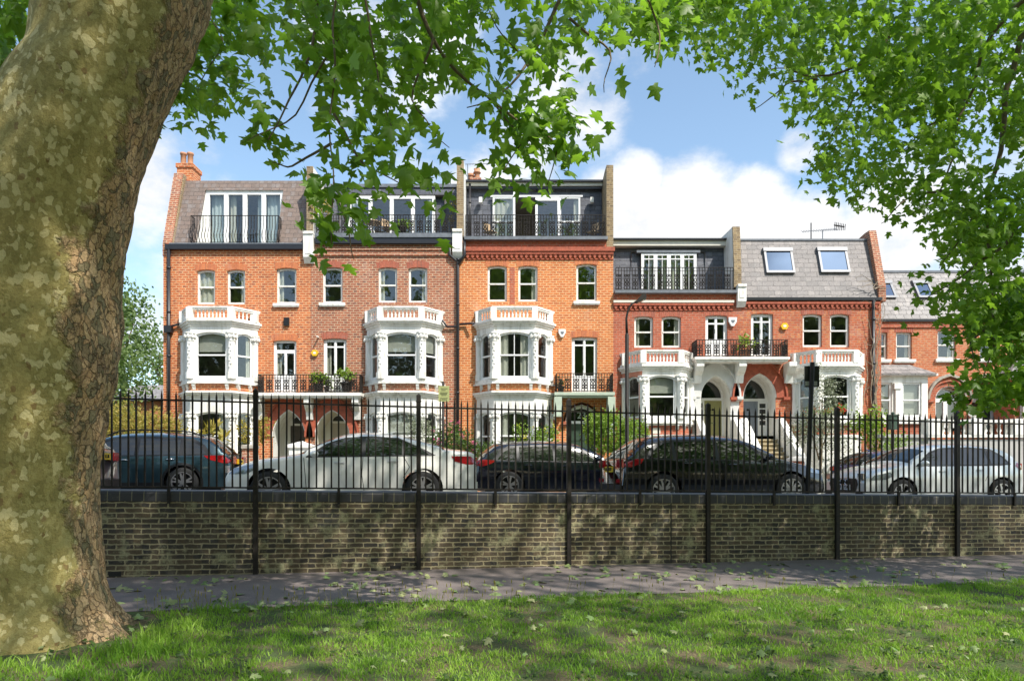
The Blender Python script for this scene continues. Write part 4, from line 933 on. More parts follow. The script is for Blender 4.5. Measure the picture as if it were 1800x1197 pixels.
def door_std(mat, side=None, glazed=False, fan=True, dtop=None, dhw=None):
    def fn(h, T, xc_, hw_, zs, zt, zb, rec):
        y = rec-.06; g = gothic(xc_, hw_, zs, zt); outer = [(xc_-hw_, zb)]+[(a, b2) for a, b2 in g]+[(xc_+hw_, zb)]; outer = outer[::-1]
        dz = zs if dtop is None else h.Z(dtop); xl, xr = xc_-hw_+.07, xc_+hw_-.07
        if side == 'l': xl += .32
        if side == 'r': xr -= .32
        if dhw: xl, xr = xc_-dhw, xc_+dhw
        holes = [[(xl, zb+.02), (xr, zb+.02), (xr, dz-.05), (xl, dz-.05)]]
        gi = gothic(xc_, hw_-.09, zs+.06, zt-.10) if dtop is None else gothic(xc_, dhw*.78, dz+.04, zt-.09); holes.append([(a, b2) for a, b2 in gi][::-1])
        sx = None
        if side == 'l': sx = (xc_-hw_+.06, xl-.06)
        if side == 'r': sx = (xr+.06, xc_+hw_-.06)
        if sx:
            for k in range(4): z0_ = zb+.5+(dz-zb-.6)*k/4; holes.append([(sx[0], z0_), (sx[1], z0_), (sx[1], z0_+(dz-zb-.6)/4-.05), (sx[0], z0_+(dz-zb-.6)/4-.05)])
        mb = MB(); mb.plate(outer, holes, T, y-.03, y+.05); fr_ = mk('door_frame', mb, 'white_clean', h.root)
        mb = MB(); mb.add([T(a, b2, y+.03) for a, b2 in outer], [tuple(range(len(outer)))]); mk('fanlight', mb, 'car_glass', fr_)
        mb = MB(); ph = []; xm = (xl+xr)/2; dh = dz-.05-zb
        for (a, b2) in ((xl+.12, xm-.06), (xm+.06, xr-.12)):
            for (c, d) in ((.10, .36), (.42, .74), (.79, .94)): ph.append([(a, zb+dh*c), (b2, zb+dh*c), (b2, zb+dh*d), (a, zb+dh*d)])
        if glazed: ph = [[(xl+.15, zb+dh*.25), (xm-.08, zb+dh*.25), (xm-.08, zb+dh*.92), (xl+.15, zb+dh*.92)], [(xm+.08, zb+dh*.25), (xr-.15, zb+dh*.25), (xr-.15, zb+dh*.92), (xm+.08, zb+dh*.92)]]
        mb.plate([(xl, zb+.02), (xr, zb+.02), (xr, dz-.05), (xl, dz-.05)], ph, T, y, y+.02)
        mb.add([T(xl, zb, y+.018), T(xr, zb, y+.018), T(xr, dz-.05, y+.018), T(xl, dz-.05, y+.018)], [(0,1,2,3)])
        d_ = mk('front_door', mb, mat, h.root)
        mb = MB(); mb.lathe((xm, h.Y+y-.05, zb+dh*.76), [(.02, 0), (.05, .03), (.05, .05)], 8, 'y'); mk('door_knocker', mb, 'iron', d_)
        mb = MB(); mb.box(xm-.12, xm+.12, y-.012, y, zb+dh*.39, zb+dh*.41, T); mk('letter_slot', mb, 'chrome', d_)
    return fn
YF = 28.0; ZF = lambda p: wz(p, 27.2)
def std_levels(cur1, cur2, vbar=False, brickz=True):
    return [dict(z0=ZF(692), z1=ZF(567), w0=ZF(664), w1=ZF(584), cur=cur1, vbar=vbar, brick=(ZF(691), ZF(664)-.25)),
            dict(z0=.3, z1=ZF(692), w0=ZF(808), w1=ZF(724), cur=cur2, vbar=vbar, corb=False)]
def slab(h, a, b, c, d, mat, y0, y1, name):
    mb = MB(); mb.box(h.X(a), h.X(b), y0, y1, h.Z(d), h.Z(c), h.T); return mk(name, mb, mat, h.root)
# ---- house 1
h = House('orange brick house with brown tiled mansard and bellied window railing, left end of the row', 287, 546, YF, 'brick_orange', wz(431, YF)); h1 = h
hwin(h, 346, 378, 474, 535, 'f', False); hwin(h, 399, 431, 474, 535, 'r', False); hwin(h, 486, 521, 471, 534, 'l')
french(h, 480, 521, 598, 692, trans=.42, cur='l')
A, D = h.X(321), h.X(453); bay(h, A, D, .85, std_levels(('', 'b', 'r'), ('', 'r', '')), (ZF(566), ZF(541)), fr=.235, brickmat='brick_orange'); h.hole([(A+.2, .45), (D-.2, .45), (D-.2, h.Z(577)), (A+.2, h.Z(577))])
xh1 = h.X(508); arch_door(h, xh1, .66, h.Z(768), h.Z(722), .95, 'brick_red', 'terracotta', door_std('door_dark', glazed=True, dtop=742, dhw=.40), ring=.42, rec=1.5, stops=False)
slab(h, 293, 545, 431, 440, 'gutter', -.16, .0, 'gutter'); slab(h, 300, 545, 429, 431.5, 'lead', -.14, .1, 'flashing')
RF = [(-12.98, h.Z(429)+.03), (-9.68, h.Z(429)+.03), (-9.68, 13.48), (-12.98, 13.48)]
rf, RT = rooffront(h, -14.0, -8.4, h.Z(430), wz(318, 29.05), 1.05, 'slate_brown', [RF])
slb = lambda z: (z-h.Z(430))*1.05/(wz(318, 29.05)-h.Z(430))
for u in (-12.985, -9.675):
    mb = MB(); mb.add([(u, YF+slb(RF[0][1])-.02, RF[0][1]), (u, YF+1.0, RF[0][1]), (u, YF+1.0, 13.5), (u, YF+slb(13.48), 13.48)], [(0,1,2,3)]); mk('dormer_cheek', mb, 'white', rf)
mb = MB(); mb.box(-13.05, -9.62, YF-.02, YF+1.0, RF[0][1]-.04, RF[0][1]); mk('dormer_sill', mb, 'white', rf); mb = MB(); mb.box(-13.06, -9.6, YF+.93, YF+1.04, 13.44, 13.56); mk('dormer_head', mb, 'white', rf)
openwin(h, lambda u, z, w: (u, YF+.95+w, z), -12.97, -9.69, RF[0][1], 13.46, 4, cur=((0,'f','curtain_blue'), (1,'l','curtain'), (3,'f','curtain_blue'), (2,'r','curtain_blue')), fw=.10)
railing(h.root, [(-13.12, YF+.25), (-13.12, YF-.10), (-9.55, YF-.10), (-9.55, YF+.25)], h.Z(430)+.02, h.Z(381), 'belly', step=.125)
party(h, -14.32, -13.95, [(-.03, h.Z(450)), (-.03, h.Z(428)), (.92, wz(304, 28.9)), (1.7, wz(304, 28.9)), (5, 13.9), (5, h.Z(450))], 'brick_brown')
mb = MB(); mb.box(-13.95, -13.90, YF+.0, YF+.06, h.Z(440), h.Z(428)); mb.extr([(-.01, h.Z(430)), (.95, wz(308, 28.95)), (1.1, wz(308, 28.95)), (.12, h.Z(430))], lambda u, z, w: (w, YF+u, z), -13.94, -13.88); mk('verge', mb, 'brick_stock', h.root)
ch = MB(); ch.box(-14.38, -13.72, 29.3, 30.1, 12.6, 14.62); ch.box(-14.42, -13.68, 29.26, 30.14, 14.62, 14.80); cho = mk('chimney', ch, 'brick_orange', h.root)
for x in (-14.22, -13.92): mb = MB(); mb.lathe((x, 29.55, 14.8), [(.13, 0), (.115, .12), (.115, .45), (.14, .47), (.14, .55), (.10, .55)], 10); mk('chimney_pot', mb, 'pot', cho, True)
mb = MB(); mb.box(h.X(500), h.X(509), -.10, .0, h.Z(573), h.Z(559), h.T); mk('vent_box', mb, 'black_trim', h.root)
xp = h.X(299); pipe(h.root, [(xp, YF-.10, h.Z(438)), (xp, YF-.10, .9)], .065)
mb = MB(); mb.box(xp-.14, xp+.14, YF-.24, YF-.02, h.Z(586), h.Z(574)); mb.tube([(xp, YF-.12, h.Z(576)), (xp+.55, YF-.1, h.Z(569))], .045, 7); mk('hopper', mb, 'gutter', h.root)
h.finish()
# ---- house 2
h = House('brown brick house with pale mortar and dark slate loft, between two orange houses', 546, 808, YF, 'brick_brown', wz(429, YF)); h2 = h
hwin(h, 567, 602, 470, 533, '', True, head='soldier_red'); hwin(h, 665, 698, 470, 532, 'l', False, head='soldier_red', hbars=1); hwin(h, 718, 751, 470, 532, 'r', False, head='soldier_red')
french(h, 568, 609, 595, 692, head='soldier_red', cur='l')
A, D = h.X(645), h.X(777); bay(h, A, D, .85, std_levels(('', 'b', 'b'), ('', 'b', '')), (ZF(566), ZF(541)), fr=.235, brickmat='brick_brown'); h.hole([(A+.2, .45), (D-.2, .45), (D-.2, h.Z(577)), (A+.2, h.Z(577))])
xh2 = h.X(584); arch_door(h, xh2, .70, h.Z(768), h.Z(722), .95, 'brick_red', 'terracotta', door_std('door_cream', glazed=False, dtop=738, dhw=.40), ring=.42, inmat='cream', rec=1.3, stops=False)
slab(h, 556, 801, 420, 430, 'gutter', -.16, 0, 'gutter'); slab(h, 556, 802, 412.5, 420, 'lead', -.20, 1.2, 'terrace_edge')
slab(h, 556, 800, 446, 450, 'brick_brown', -.06, .02, 'string_course'); slab(h, 556, 800, 436, 440, 'brick_brown', -.05, .02, 'string_course')
ym = 1.15; zt_ = wz(326, 29.4); z0_ = h.Z(413); wa, wb, wt = wx(613, 29.2), wx(765, 29.2), wz(346, 29.2)
rooffront(h, -8.15, -2.28, z0_, zt_, .45, 'slate_dark', [[(wa, z0_+.05), (wb, z0_+.05), (wb, wt), (wa, wt)]], y0=ym)
mb = MB(); mb.box(-8.15, -2.28, YF+ym+.38, YF+ym+.7, zt_-.02, zt_+.12); mk('roof_edge', mb, 'lead', h.root)
openwin(h, lambda u, z, w: (u, YF+ym-.03+w, z), wa, wb, z0_+.05, wt, 4, cur=((0,'l','curtain_blue'), (3,'r','curtain_blue')))
railing(h.root, [(-8.0, YF-.05), (-2.4, YF-.05)], z0_, h.Z(379), step=.115)
def pw(h, x0, x1, zt, zbk, zb): return party(h, x0, x1, [(-.03, zb), (-.03, zt), (.30, zt), (1.7, zbk), (6, zbk), (6, zb)], 'brick_stock', 'r')
pw(h, -8.42, -8.16, h.Z(293), 14.15, h.Z(420)); kneeler(h, -8.5, -8.1, h.Z(464), h.Z(410))
pipe(h.root, [(h.X(791), YF-.10, h.Z(425)), (h.X(791), YF-.10, h.Z(450)), (h.X(805), YF-.10, h.Z(462)), (h.X(805), YF-.10, .9)], .06)
pipe(h.root, [(h.X(779), YF-.3, h.Z(566)), (h.X(786), YF-.1, h.Z(575)), (h.X(804), YF-.1, h.Z(575))], .045, 'waste_pipe')
alarm(h, 554, 621, s=.15)
mb = MB(); mb.box(h.X(600-41), h.X(602-41), -.25, 0, h.Z(594), h.Z(592), h.T); mk('security_light', mb, 'white', h.root)
h.finish()
# shared balcony of houses 1 and 2
def balcony(h, a, b, c, d, rail_top, proj=.62, mat='white', rl=None, brk=(), bw=.13, bh=.85):
    x0, x1, z1, z0 = wx(a, YF-proj), wx(b, YF-proj), wz(c, YF-proj), wz(d, YF-proj); mb = MB()
    mb.box(x0, x1, YF-proj, YF, z0+.06, z1); mb.box(x0+.06, x1-.06, YF-proj+.06, YF, z0-.02, z0+.06); s = mk('balcony', mb, mat, h.root)
    railing(s, [(x0+.08, YF-.02), (x0+.08, YF-proj+.07), (x1-.08, YF-proj+.07), (x1-.08, YF-.02)], z1, wz(rail_top, YF-proj), step=.115)
    for x in brk: bracket(s, h.X(x), YF, z0-.02, bh, bw, mat=mat, d=proj-.1)
    return s
balcony(h2, 449, 635, 690, 698, 658, brk=(460, 546, 629))
# ---- house 3
h = House('bright orange brick house with black slate loft, open terrace door and door number 23', 808, 1078, YF, 'brick_orange_bright', wz(424, YF)); h3 = h
hwin(h, 857, 891, 467, 530, '', False); hwin(h, 911, 945, 467, 530, 'r', False); hwin(h, 1013, 1049, 464, 530, '')
french(h, 1005, 1050, 592, 692)
A, D = h.X(838), h.X(970); bay(h, A, D, .85, std_levels(('', 'lr', 'l'), ('', 'l', ''), vbar=True), (ZF(566), ZF(541)), fr=.235, brickmat='brick_orange_bright'); h.hole([(A+.2, .45), (D-.2, .45), (D-.2, h.Z(577)), (A+.2, h.Z(577))])
slab(h, 817, 1067, 418.5, 424, 'lead', -.22, 1.3, 'terrace_edge'); slab(h, 818, 1078, 424, 436, 'brick_red', -.02, .02, 'brick_course'); slab(h, 818, 1080, 436, 443, 'terracotta', -.14, .02, 'moulding'); dentils(h, 818, 1078, 443, 457, 'terracotta')
slab(h, 896, 905, 470, 535, 'brick_red', -.004, .02, 'brick_pier')
ym = 1.25; zt_ = wz(328, 29.3); z0_ = h.Z(418.5)
wins = ((866, 902), (906, 983), (984, 1020)); wa, wb, wt = wx(866, 29.25), wx(1020, 29.25), wz(347, 29.25)
rooffront(h, -1.96, 3.86, z0_, zt_, .15, 'slate_dark', [[(wa, z0_+.05), (wb, z0_+.05), (wb, wt), (wa, wt)]], y0=ym)
mb = MB(); mb.box(-1.96, 3.86, YF+ym-.12, YF+ym+.4, zt_-.04, zt_+.14); mk('roof_edge', mb, 'cream', h.root)
mb = MB(); mb.box(-1.96, 3.86, YF+ym-.06, YF+ym+.0, zt_-.14, zt_-.04); mb.box(-1.96, 3.86, YF+ym-.22, YF+ym-.12, zt_+.10, zt_+.18); mk('gutter', mb, 'gutter', h.root)
Tm = lambda u, z, w: (u, YF+ym-.03+w, z)
xa, xb, xc2, xd = wx(903, 29.25), wx(941, 29.25), wx(983, 29.25), wb
for a_, b_, cu in ((wa, xa, 'f'), (xc2, xd, 'r')):
    zm = z0_+1.0; f = sash(h.root, Tm, a_, b_, z0_+.05, wt, w=0, rise=0, name='terrace_window', cur=cu, mat='white_clean')
mb = MB(); mb.plate([(xb, z0_+.05), (xc2, z0_+.05), (xc2, wt), (xb, wt)], [[(xb+.10, z0_+.2), (xc2-.08, z0_+.2), (xc2-.08, wt-.16), (xb+.10, wt-.16)]], Tm, -.01, .08); sl_ = mk('sliding_door', mb, 'white_clean', h.root)
mb = MB(); mb.add([Tm(xb+.05, z0_+.1, .04), Tm(xc2-.05, z0_+.1, .04), Tm(xc2-.05, wt-.1, .04), Tm(xb+.05, wt-.1, .04)], [(0,1,2,3)]); mk('pane', mb, 'glass', sl_)
mb = MB(); mb.box(xa-.02, xa+.06, YF+ym-.75, YF+ym-.02, z0_+.06, wt+.02); mk('open_door', mb, 'white_clean', h.root)
mb = MB(); mb.box(wa-.1, wb+.1, YF+ym-.05, YF+ym+.04, wt, wt+.07); mk('door_lintel', mb, 'white_clean', h.root)
mb = MB(); y = YF+ym+2.2; mb.add([(wa, y, z0_), (wb, y, z0_), (wb, y, wt+.1), (wa, y, wt+.1), (wa, YF+ym+.1, z0_), (wb, YF+ym+.1, z0_), (wa, YF+ym+.1, wt+.1), (wb, YF+ym+.1, wt+.1)], [(0,1,2,3), (0,3,6,4), (1,5,7,2), (3,2,7,6), (0,4,5,1)]); mk('interior', mb, 'interior_light', h.root)
for px in (845, 1040): mb = MB(); mb.box(wx(px, 29.2)-.07, wx(px, 29.2)+.07, YF+ym-.2, YF+ym, wz(358, 29.2), wz(349, 29.2)); mk('floodlight', mb, 'white', h.root)
pipe(h.root, [(-1.8, YF+ym-.1, zt_+.05), (-1.8, YF+ym-.1, z0_+.1)], .05)
railing(h.root, [(-1.9, YF-.05), (3.8, YF-.05)], z0_, h.Z(379), step=.115)
pw(h, h.X(803), h.X(815), h.Z(283), 14.15, h.Z(415)); kneeler(h, h.X(796), h.X(812)+.02, h.Z(455), h.Z(406))
party(h, h.X(1066), h.X(1078), [(-.03, h.Z(436)), (-.03, h.Z(291)), (.5, h.Z(291)), (2.2, 13.9), (6, 13.9), (6, h.Z(436))], 'brick_stock')
pipe(h.root, [(h.X(817), YF-.12, h.Z(424)), (h.X(817), YF-.12, h.Z(450)), (h.X(806), YF-.12, h.Z(466))], .06)
pipe(h.root, [(h.X(808), YF-.1, h.Z(571)), (h.X(820), YF-.1, h.Z(570)), (h.X(834), YF-.3, h.Z(571))], .045, 'waste_pipe')
ch = MB(); cy = 33.5; ch.box(wx(826, cy), wx(846, cy), cy, cy+.7, 13, wz(312, cy)); cho = mk('chimney', ch, 'brick_brown', h.root)
for px, tp in ((838, 293), (827, 302)): mb = MB(); z_ = wz(312, cy); t_ = wz(tp, cy)-z_; mb.lathe((wx(px, cy), cy+.3, z_), [(.16, 0), (.14, .1), (.12, t_*.6), (.19, t_*.62), (.19, t_*.7), (.12, t_*.72), (.17, t_)], 10); mk('chimney_pot', mb, 'pot', cho, True)
def aerial(h, px, py, base, Y, n=9, ln=1.1, tilt=0.):
    x, z = wx(px, Y), wz(py, Y); mb = MB(); mb.tube([(x, Y, base), (x, Y, z)], .02, 5); mb.tube([(x-.1, Y, z), (x+ln, Y, z+tilt)], .015, 5)
    for k in range(n): t = k/(n-1); mb.tube([(x+ln*t, Y-.14, z+tilt*t-.10), (x+ln*t, Y+.14, z+tilt*t+.10)], .009, 4)
    return mk('aerial', mb, 'lead', h.root)
aerial(h, 822, 289, 13, 32, ln=1.0, tilt=.02)
alarm(h, 988, 586, 'plate_white', 'shield', .15)
for i_, (px) in enumerate((981, 1075)):
    mb = MB(); x = wx(px, 27.45); mb.box(x-.15, x+.15, 27.4, 27.9, wz(728 if i_ == 0 else 762, 27.4), wz(697, 27.4)); mb.box(x-.18, x+.18, 27.36, 27.9, wz(732 if i_ == 0 else 766, 27.4), wz(728 if i_ == 0 else 762, 27.4)); mk('porch_pier', mb, 'pale_green', h.root)
balcony(h, 975, 1081, 689, 697, 656, mat='pale_green')
xh3 = h.X(1022); zb3 = .9
def d23(h, T, xc_, hw_, zs, zt, zb, rec):
    door_std('door_green', fan=True)(h, T, xc_, hw_, zs, zt, zb, rec)
    text_on(h.root, '23', .38, (xc_+.02, YF+.12, zs+.28), (rad(90), 0, 0), 'pale_green')
arch_door(h, xh3, .62, h.Z(742), h.Z(713), zb3, '', 'brick_red', d23, rec=.25, ring=.12, ringw=.02, reveal='pale_green', inmat='pale_green')
h.finish()
# ---- house 4
def low_levels(cur, base=('brick_red',)):
    return [dict(z0=ZF(748), z1=ZF(646), w0=ZF(734), w1=ZF(660), cur=cur)]
h = House('red brick house with grey painted porch, olive door and dark slate loft', 1078, 1297, YF, 'brick_red', wz(517, YF)); h4 = h
hwin(h, 1115, 1148, 556, 611, 'l', False, head='soldier_red'); hwin(h, 1163, 1197, 556, 611, 'r', False, head='soldier_red', hbars=0); 
french(h, 1240, 1279, 554, 628, head='soldier_red')
A, D = h.X(1094), h.X(1217); bay(h, A, D, .85, low_levels(('', 'b', '')), (ZF(643), ZF(617)), fr=.24, lmat='salmon_tone'); h.hole([(A+.2, h.Z(740)), (D-.2, h.Z(740)), (D-.2, h.Z(650)), (A+.2, h.Z(650))])
def base_block(h, A, D, p, z, wallmat):
    mb = MB(); wd = D-A; P_ = [(A, YF-.002), (A+wd*.24, YF-p), (D-wd*.24, YF-p), (D, YF-.002)]; mb.prism(P_, z[1], z[0]); mk('bay_base', mb, wallmat, h.root)
    mb = MB(); Q = [(A-.1, YF-.002), (A+wd*.24-.05, YF-p-.1), (D-wd*.24+.05, YF-p-.1), (D+.1, YF-.002)]; mb.prism(Q, z[1]-.12, z[1]); mb.prism([(x+(.05 if x < (A+D)/2 else -.05), y+.04) for x, y in Q], .3, z[1]-.12); mk('plinth', mb, 'white', h.root)
    mb = MB(); xm = (A+D)/2-.4; mb.box(xm, xm+.34, YF-p-.012, YF-p, z[0]-.32, z[0]-.10); mk('air_vent', mb, 'cream', h.root)
base_block(h, A, D, .83, (ZF(748), ZF(764)), 'brick_red')
slab(h, 1080, 1294, 512, 517, 'lead', -.22, 1.3, 'terrace_edge'); slab(h, 1078, 1289, 529, 533, 'cream', -.12, .02, 'moulding'); dentils(h, 1078, 1288, 533, 546, 'terracotta')
ym = 1.1; zt_ = wz(434, 29.2); z0_ = h.Z(512); wa, wb, wt = wx(1127, 29.1), wx(1224, 29.1), wz(446, 29.1)
rooffront(h, 4.2, 9.1, z0_, zt_, .2, 'slate_dark', [[(wa, z0_+.05), (wb, z0_+.05), (wb, wt), (wa, wt)]], y0=ym)
mb = MB(); mb.box(4.17, 9.1, YF+ym-.12, YF+ym+.4, zt_-.02, zt_+.20); mk('roof_fascia', mb, 'cream', h.root); mb = MB(); mb.box(4.17, 9.1, YF+ym-.22, YF+ym+.3, zt_+.20, zt_+.27); mk('gutter', mb, 'gutter', h.root)
mb = MB(); mb.box(wa-.2, wb+.15, YF+ym-.08, YF+ym+.1, wt+.02, wt+.12); mk('lintel', mb, 'lead', h.root)
openwin(h, lambda u, z, w: (u, YF+ym-.04+w, z), wa, wb, z0_+.05, wt, 4, cur=((0,'r','curtain'), (1,'r','curtain'), (2,'f','curtain'), (3,'l','curtain')), hb=1, top=.14)
railing(h.root, [(4.25, YF-.05), (9.05, YF-.05)], z0_, h.Z(471), step=.115)
xh4 = h.X(1258); mb = MB(); g = gothic(xh4, .78, h.Z(702), h.Z(661)); 
mb.plate([(h.X(1217), h.Z(815)), (h.X(1300)-.02, h.Z(815)), (h.X(1300)-.02, h.Z(634)), (h.X(1217), h.Z(634))], [[(xh4-.6, h.Z(815)+.01)]+[(xh4-.6, h.Z(698))]+gothic(xh4, .6, h.Z(698), h.Z(661))[1:-1]+[(xh4+.6, h.Z(698)), (xh4+.6, h.Z(815)+.01)]], h.T, -.012, .02); mk('porch_wall', mb, 'porch_grey', h.root)
arch_door(h, xh4, .60, h.Z(698), h.Z(661), h.Z(768), '', 'porch_grey', door_std('door_olive', side='l'), rec=1.0, ring=.42, inmat='white')
alarm(h, 1287, 566, 'plate_white', 'shield', .17)
h.finish()
# ---- house 5
h = House('red brick house with blue-grey door under a red arch and two big skylights', 1297, 1549, YF, 'brick_red_mixed', wz(524, YF)); h5 = h
hwin(h, 1411, 1445, 552, 610, '', False, head='soldier_red'); hwin(h, 1459, 1493, 552, 610, '', False, head='soldier_red')
french(h, 1320, 1359, 551, 628, panel=False, head=None)
A, D = h.X(1393), h.X(1513); bay(h, A, D, .85, low_levels(('', '', '')), (ZF(643), ZF(617)), fr=.235); h.hole([(A+.2, h.Z(740)), (D-.2, h.Z(740)), (D-.2, h.Z(650)), (A+.2, h.Z(650))]); base_block(h, A, D, .83, (ZF(748), ZF(764)), 'brick_red')
slab(h, 1303, 1548, 524, 529, 'gutter', -.14, 0, 'gutter'); dentils(h, 1303, 1545, 531, 543, 'terracotta')
zr0, zr1 = h.Z(525), wz(423, 28.9)
rf, RT = rooffront(h, 9.36, 15.05, zr0, zr1, .9, 'slate_grey'); sl5 = .9/(zr1-zr0)
def skylight(rf, RT, a, b, c, d, Y, name='skylight'):
    x0, x1, z1, z0 = wx(a, Y), wx(b, Y), wz(c, Y-.0), wz(d, Y-.3); mb = MB(); mb.plate([(x0, z0), (x1, z0), (x1, z1), (x0, z1)], [[(x0+.09, z0+.10), (x1-.09, z0+.10), (x1-.09, z1-.08), (x0+.09, z1-.08)]], RT, -.12, .02); s = mk(name, mb, 'lead', rf)
    mb = MB(); mb.box(x0-.02, x1+.02, -.15, .0, z1-.10, z1+.06, RT); mk('skylight_hood', mb, 'lead', s)
    mb = MB(); mb.add([RT(x0+.05, z0+.05, -.09), RT(x1-.05, z0+.05, -.09), RT(x1-.05, z1-.05, -.09), RT(x0+.05, z1-.05, -.09)], [(0,1,2,3)]); mk('pane', mb, 'roof_glass', s)
skylight(rf, RT, 1342, 1392, 438, 480, 28.65); skylight(rf, RT, 1437, 1488, 437, 479, 28.65)
mb = MB(); mb.box(9.36, 15.1, YF+.85, YF+1.2, zr1-.02, zr1+.06); mk('roof_edge', mb, 'lead', h.root)
xh5 = h.X(1335); arch_door(h, xh5, .66, h.Z(699), h.Z(658), h.Z(766), '', 'terracotta', door_std('door_blue', side='r'), rec=1.0, ring=.48, inmat='white')
party(h, h.X(1290), h.X(1303), [(-.03, h.Z(505)), (-.03, h.Z(474)), (.16, h.Z(396)), (.5, h.Z(396)), (2.0, 11.75), (6, 11.75), (6, h.Z(505))], 'brick_stock', 'l'); kneeler(h, h.X(1294), h.X(1309), h.Z(541), h.Z(502))
party(h, 15.02, 15.32, [(-.04, h.Z(530)), (-.04, h.Z(505)), (.72, wz(405, 28.7)), (1.1, wz(405, 28.7)), (3, 11.5), (6, 11.5), (6, h.Z(530))], 'brick_brown')
mb = MB(); mb.tube([(h.X(1467), 30.2, 11), (h.X(1467), 30.2, wz(392, 30.2))], .025, 5); mb.tube([(wx(1466, 30.2), 30.2, wz(396, 30.2)), (wx(1484, 30.2), 30.2, wz(399, 30.2))], .03, 5)
for k in range(7): mb.tube([(wx(1466+k*3, 30.2), 30.1, wz(392+k*.6, 30.2)), (wx(1469+k*3, 30.2), 30.3, wz(404, 30.2))], .016, 4)
mk('aerial', mb, 'iron', h.root)
aerial(h, 1446, 405, 11, 30.0, ln=-.9, tilt=-.06); aerial(h, 1446, 405, 11, 30.05, ln=.6, tilt=.05)
alarm(h, 1378, 574, s=.16)
pipe(h.root, [(h.X(1533), YF-.1, h.Z(528)), (h.X(1533), YF-.1, .8)], .06)
s5 = balcony(h, 1222, 1389, 627, 634, 597, brk=(1224, 1297, 1383), proj=.75, bh=.8, bw=.15)
h.finish()
# ---- house 6, set back
h = House('set back red brick house with pale slates and twin pointed doorways, right end', 1538, 1990, 29.5, 'brick_salmon', wz(563, 29.5)); h6 = h; Y6 = 29.5
hwin(h, 1575, 1603, 584, 632, 'r', True, head='soldier_red', rise=.02); hwin(h, 1648, 1680, 581, 631, 'r', True, head='soldier_red', rise=.02); hwin(h, 1538, 1560, 584, 632, '', True, head='soldier_red', rise=.02); hwin(h, 1722, 1754, 581, 631, '', True, head='soldier_red', rise=.02)
zr0, zr1 = h.Z(563), wz(479, 31.0); rf, RT6 = rooffront(h, 15.3, 27, zr0, zr1, 1.5, 'slate_pale')
for a, b in ((1543, 1568), (1606, 1634)): skylight(rf, RT6, a, b, 494, 524, 30.5)
slab(h, 1540, 1990, 562, 566, 'gutter', -.12, 0, 'gutter'); slab(h, 1540, 1990, 566, 576, 'brick_red', -.05, .02, 'brick_course')
mb = MB(); mb.box(15.3, 27, Y6+1.45, Y6+1.7, zr1-.02, zr1+.08); mk('ridge', mb, 'lead', h.root)
# square bay with lean-to slates
bx0, bx1, pB = wx(1540, 28.7), wx(1631, 28.7), .8; T_ = lambda u, z, w: (u, Y6-pB+w, z); zf = lambda p: wz(p, 28.7)
wl = [seg(wx(1545, 28.7), wx(1568, 28.7), zf(733), zf(673), 0), seg(wx(1586, 28.7), wx(1620, 28.7), zf(733), zf(673), 0)]
mb = MB(); mb.plate([(bx0, zf(745)), (bx1, zf(745)), (bx1, zf(658)), (bx0, zf(658))], wl, T_, 0, .12); mb.add([(bx1, Y6-pB, zf(745)), (bx1, Y6, zf(745)), (bx1, Y6, zf(658)), (bx1, Y6-pB, zf(658))], [(0,1,2,3)]); bb = mk('square_bay', mb, 'white', h.root)
for q in wl: xs_ = [p[0] for p in q]; sash(bb, T_, min(xs_), max(xs_), zf(733), zf(673), w=.05, rise=0, name='bay_sash', cur='B', mat='white_clean')
mb = MB(); mb.box(wx(1575, 28.6), wx(1583, 28.6), -.08, .05, zf(733), zf(684), T_); mb.box(wx(1572, 28.6), wx(1586, 28.6), -.12, .05, zf(684), zf(674), T_); mk('column', mb, 'white', bb)
mb = MB(); mb.box(bx0, bx1+.35, -.14, .8, zf(661), zf(657), T_); mk('bay_fascia', mb, 'white', bb); mb = MB(); mb.box(bx0, bx1+.12, -.1, .05, zf(745), zf(738), T_); mk('bay_sill', mb, 'white', bb)
mb = MB(); za_, zb_ = zf(657), wz(640, 29.4); mb.add([(bx0, Y6-pB-.2, za_), (bx1+.25, Y6-pB-.2, za_), (bx1-.35, Y6, zb_), (bx0, Y6, zb_), (bx1+.25, Y6, za_), (bx0, Y6-pB-.2, za_-.08), (bx1+.25, Y6-pB-.2, za_-.08), (bx1+.25, Y6, za_-.08)], [(0,1,2,3), (1,4,2), (0,5,6,1), (1,6,7,4), (5,7,6)]); mk('bay_roof', mb, 'slate_pale', bb)
mb = MB(); mb.box(bx0, bx1, .0, .8, .5, zf(745), T_); mk('bay_base', mb, 'brick_red', bb)
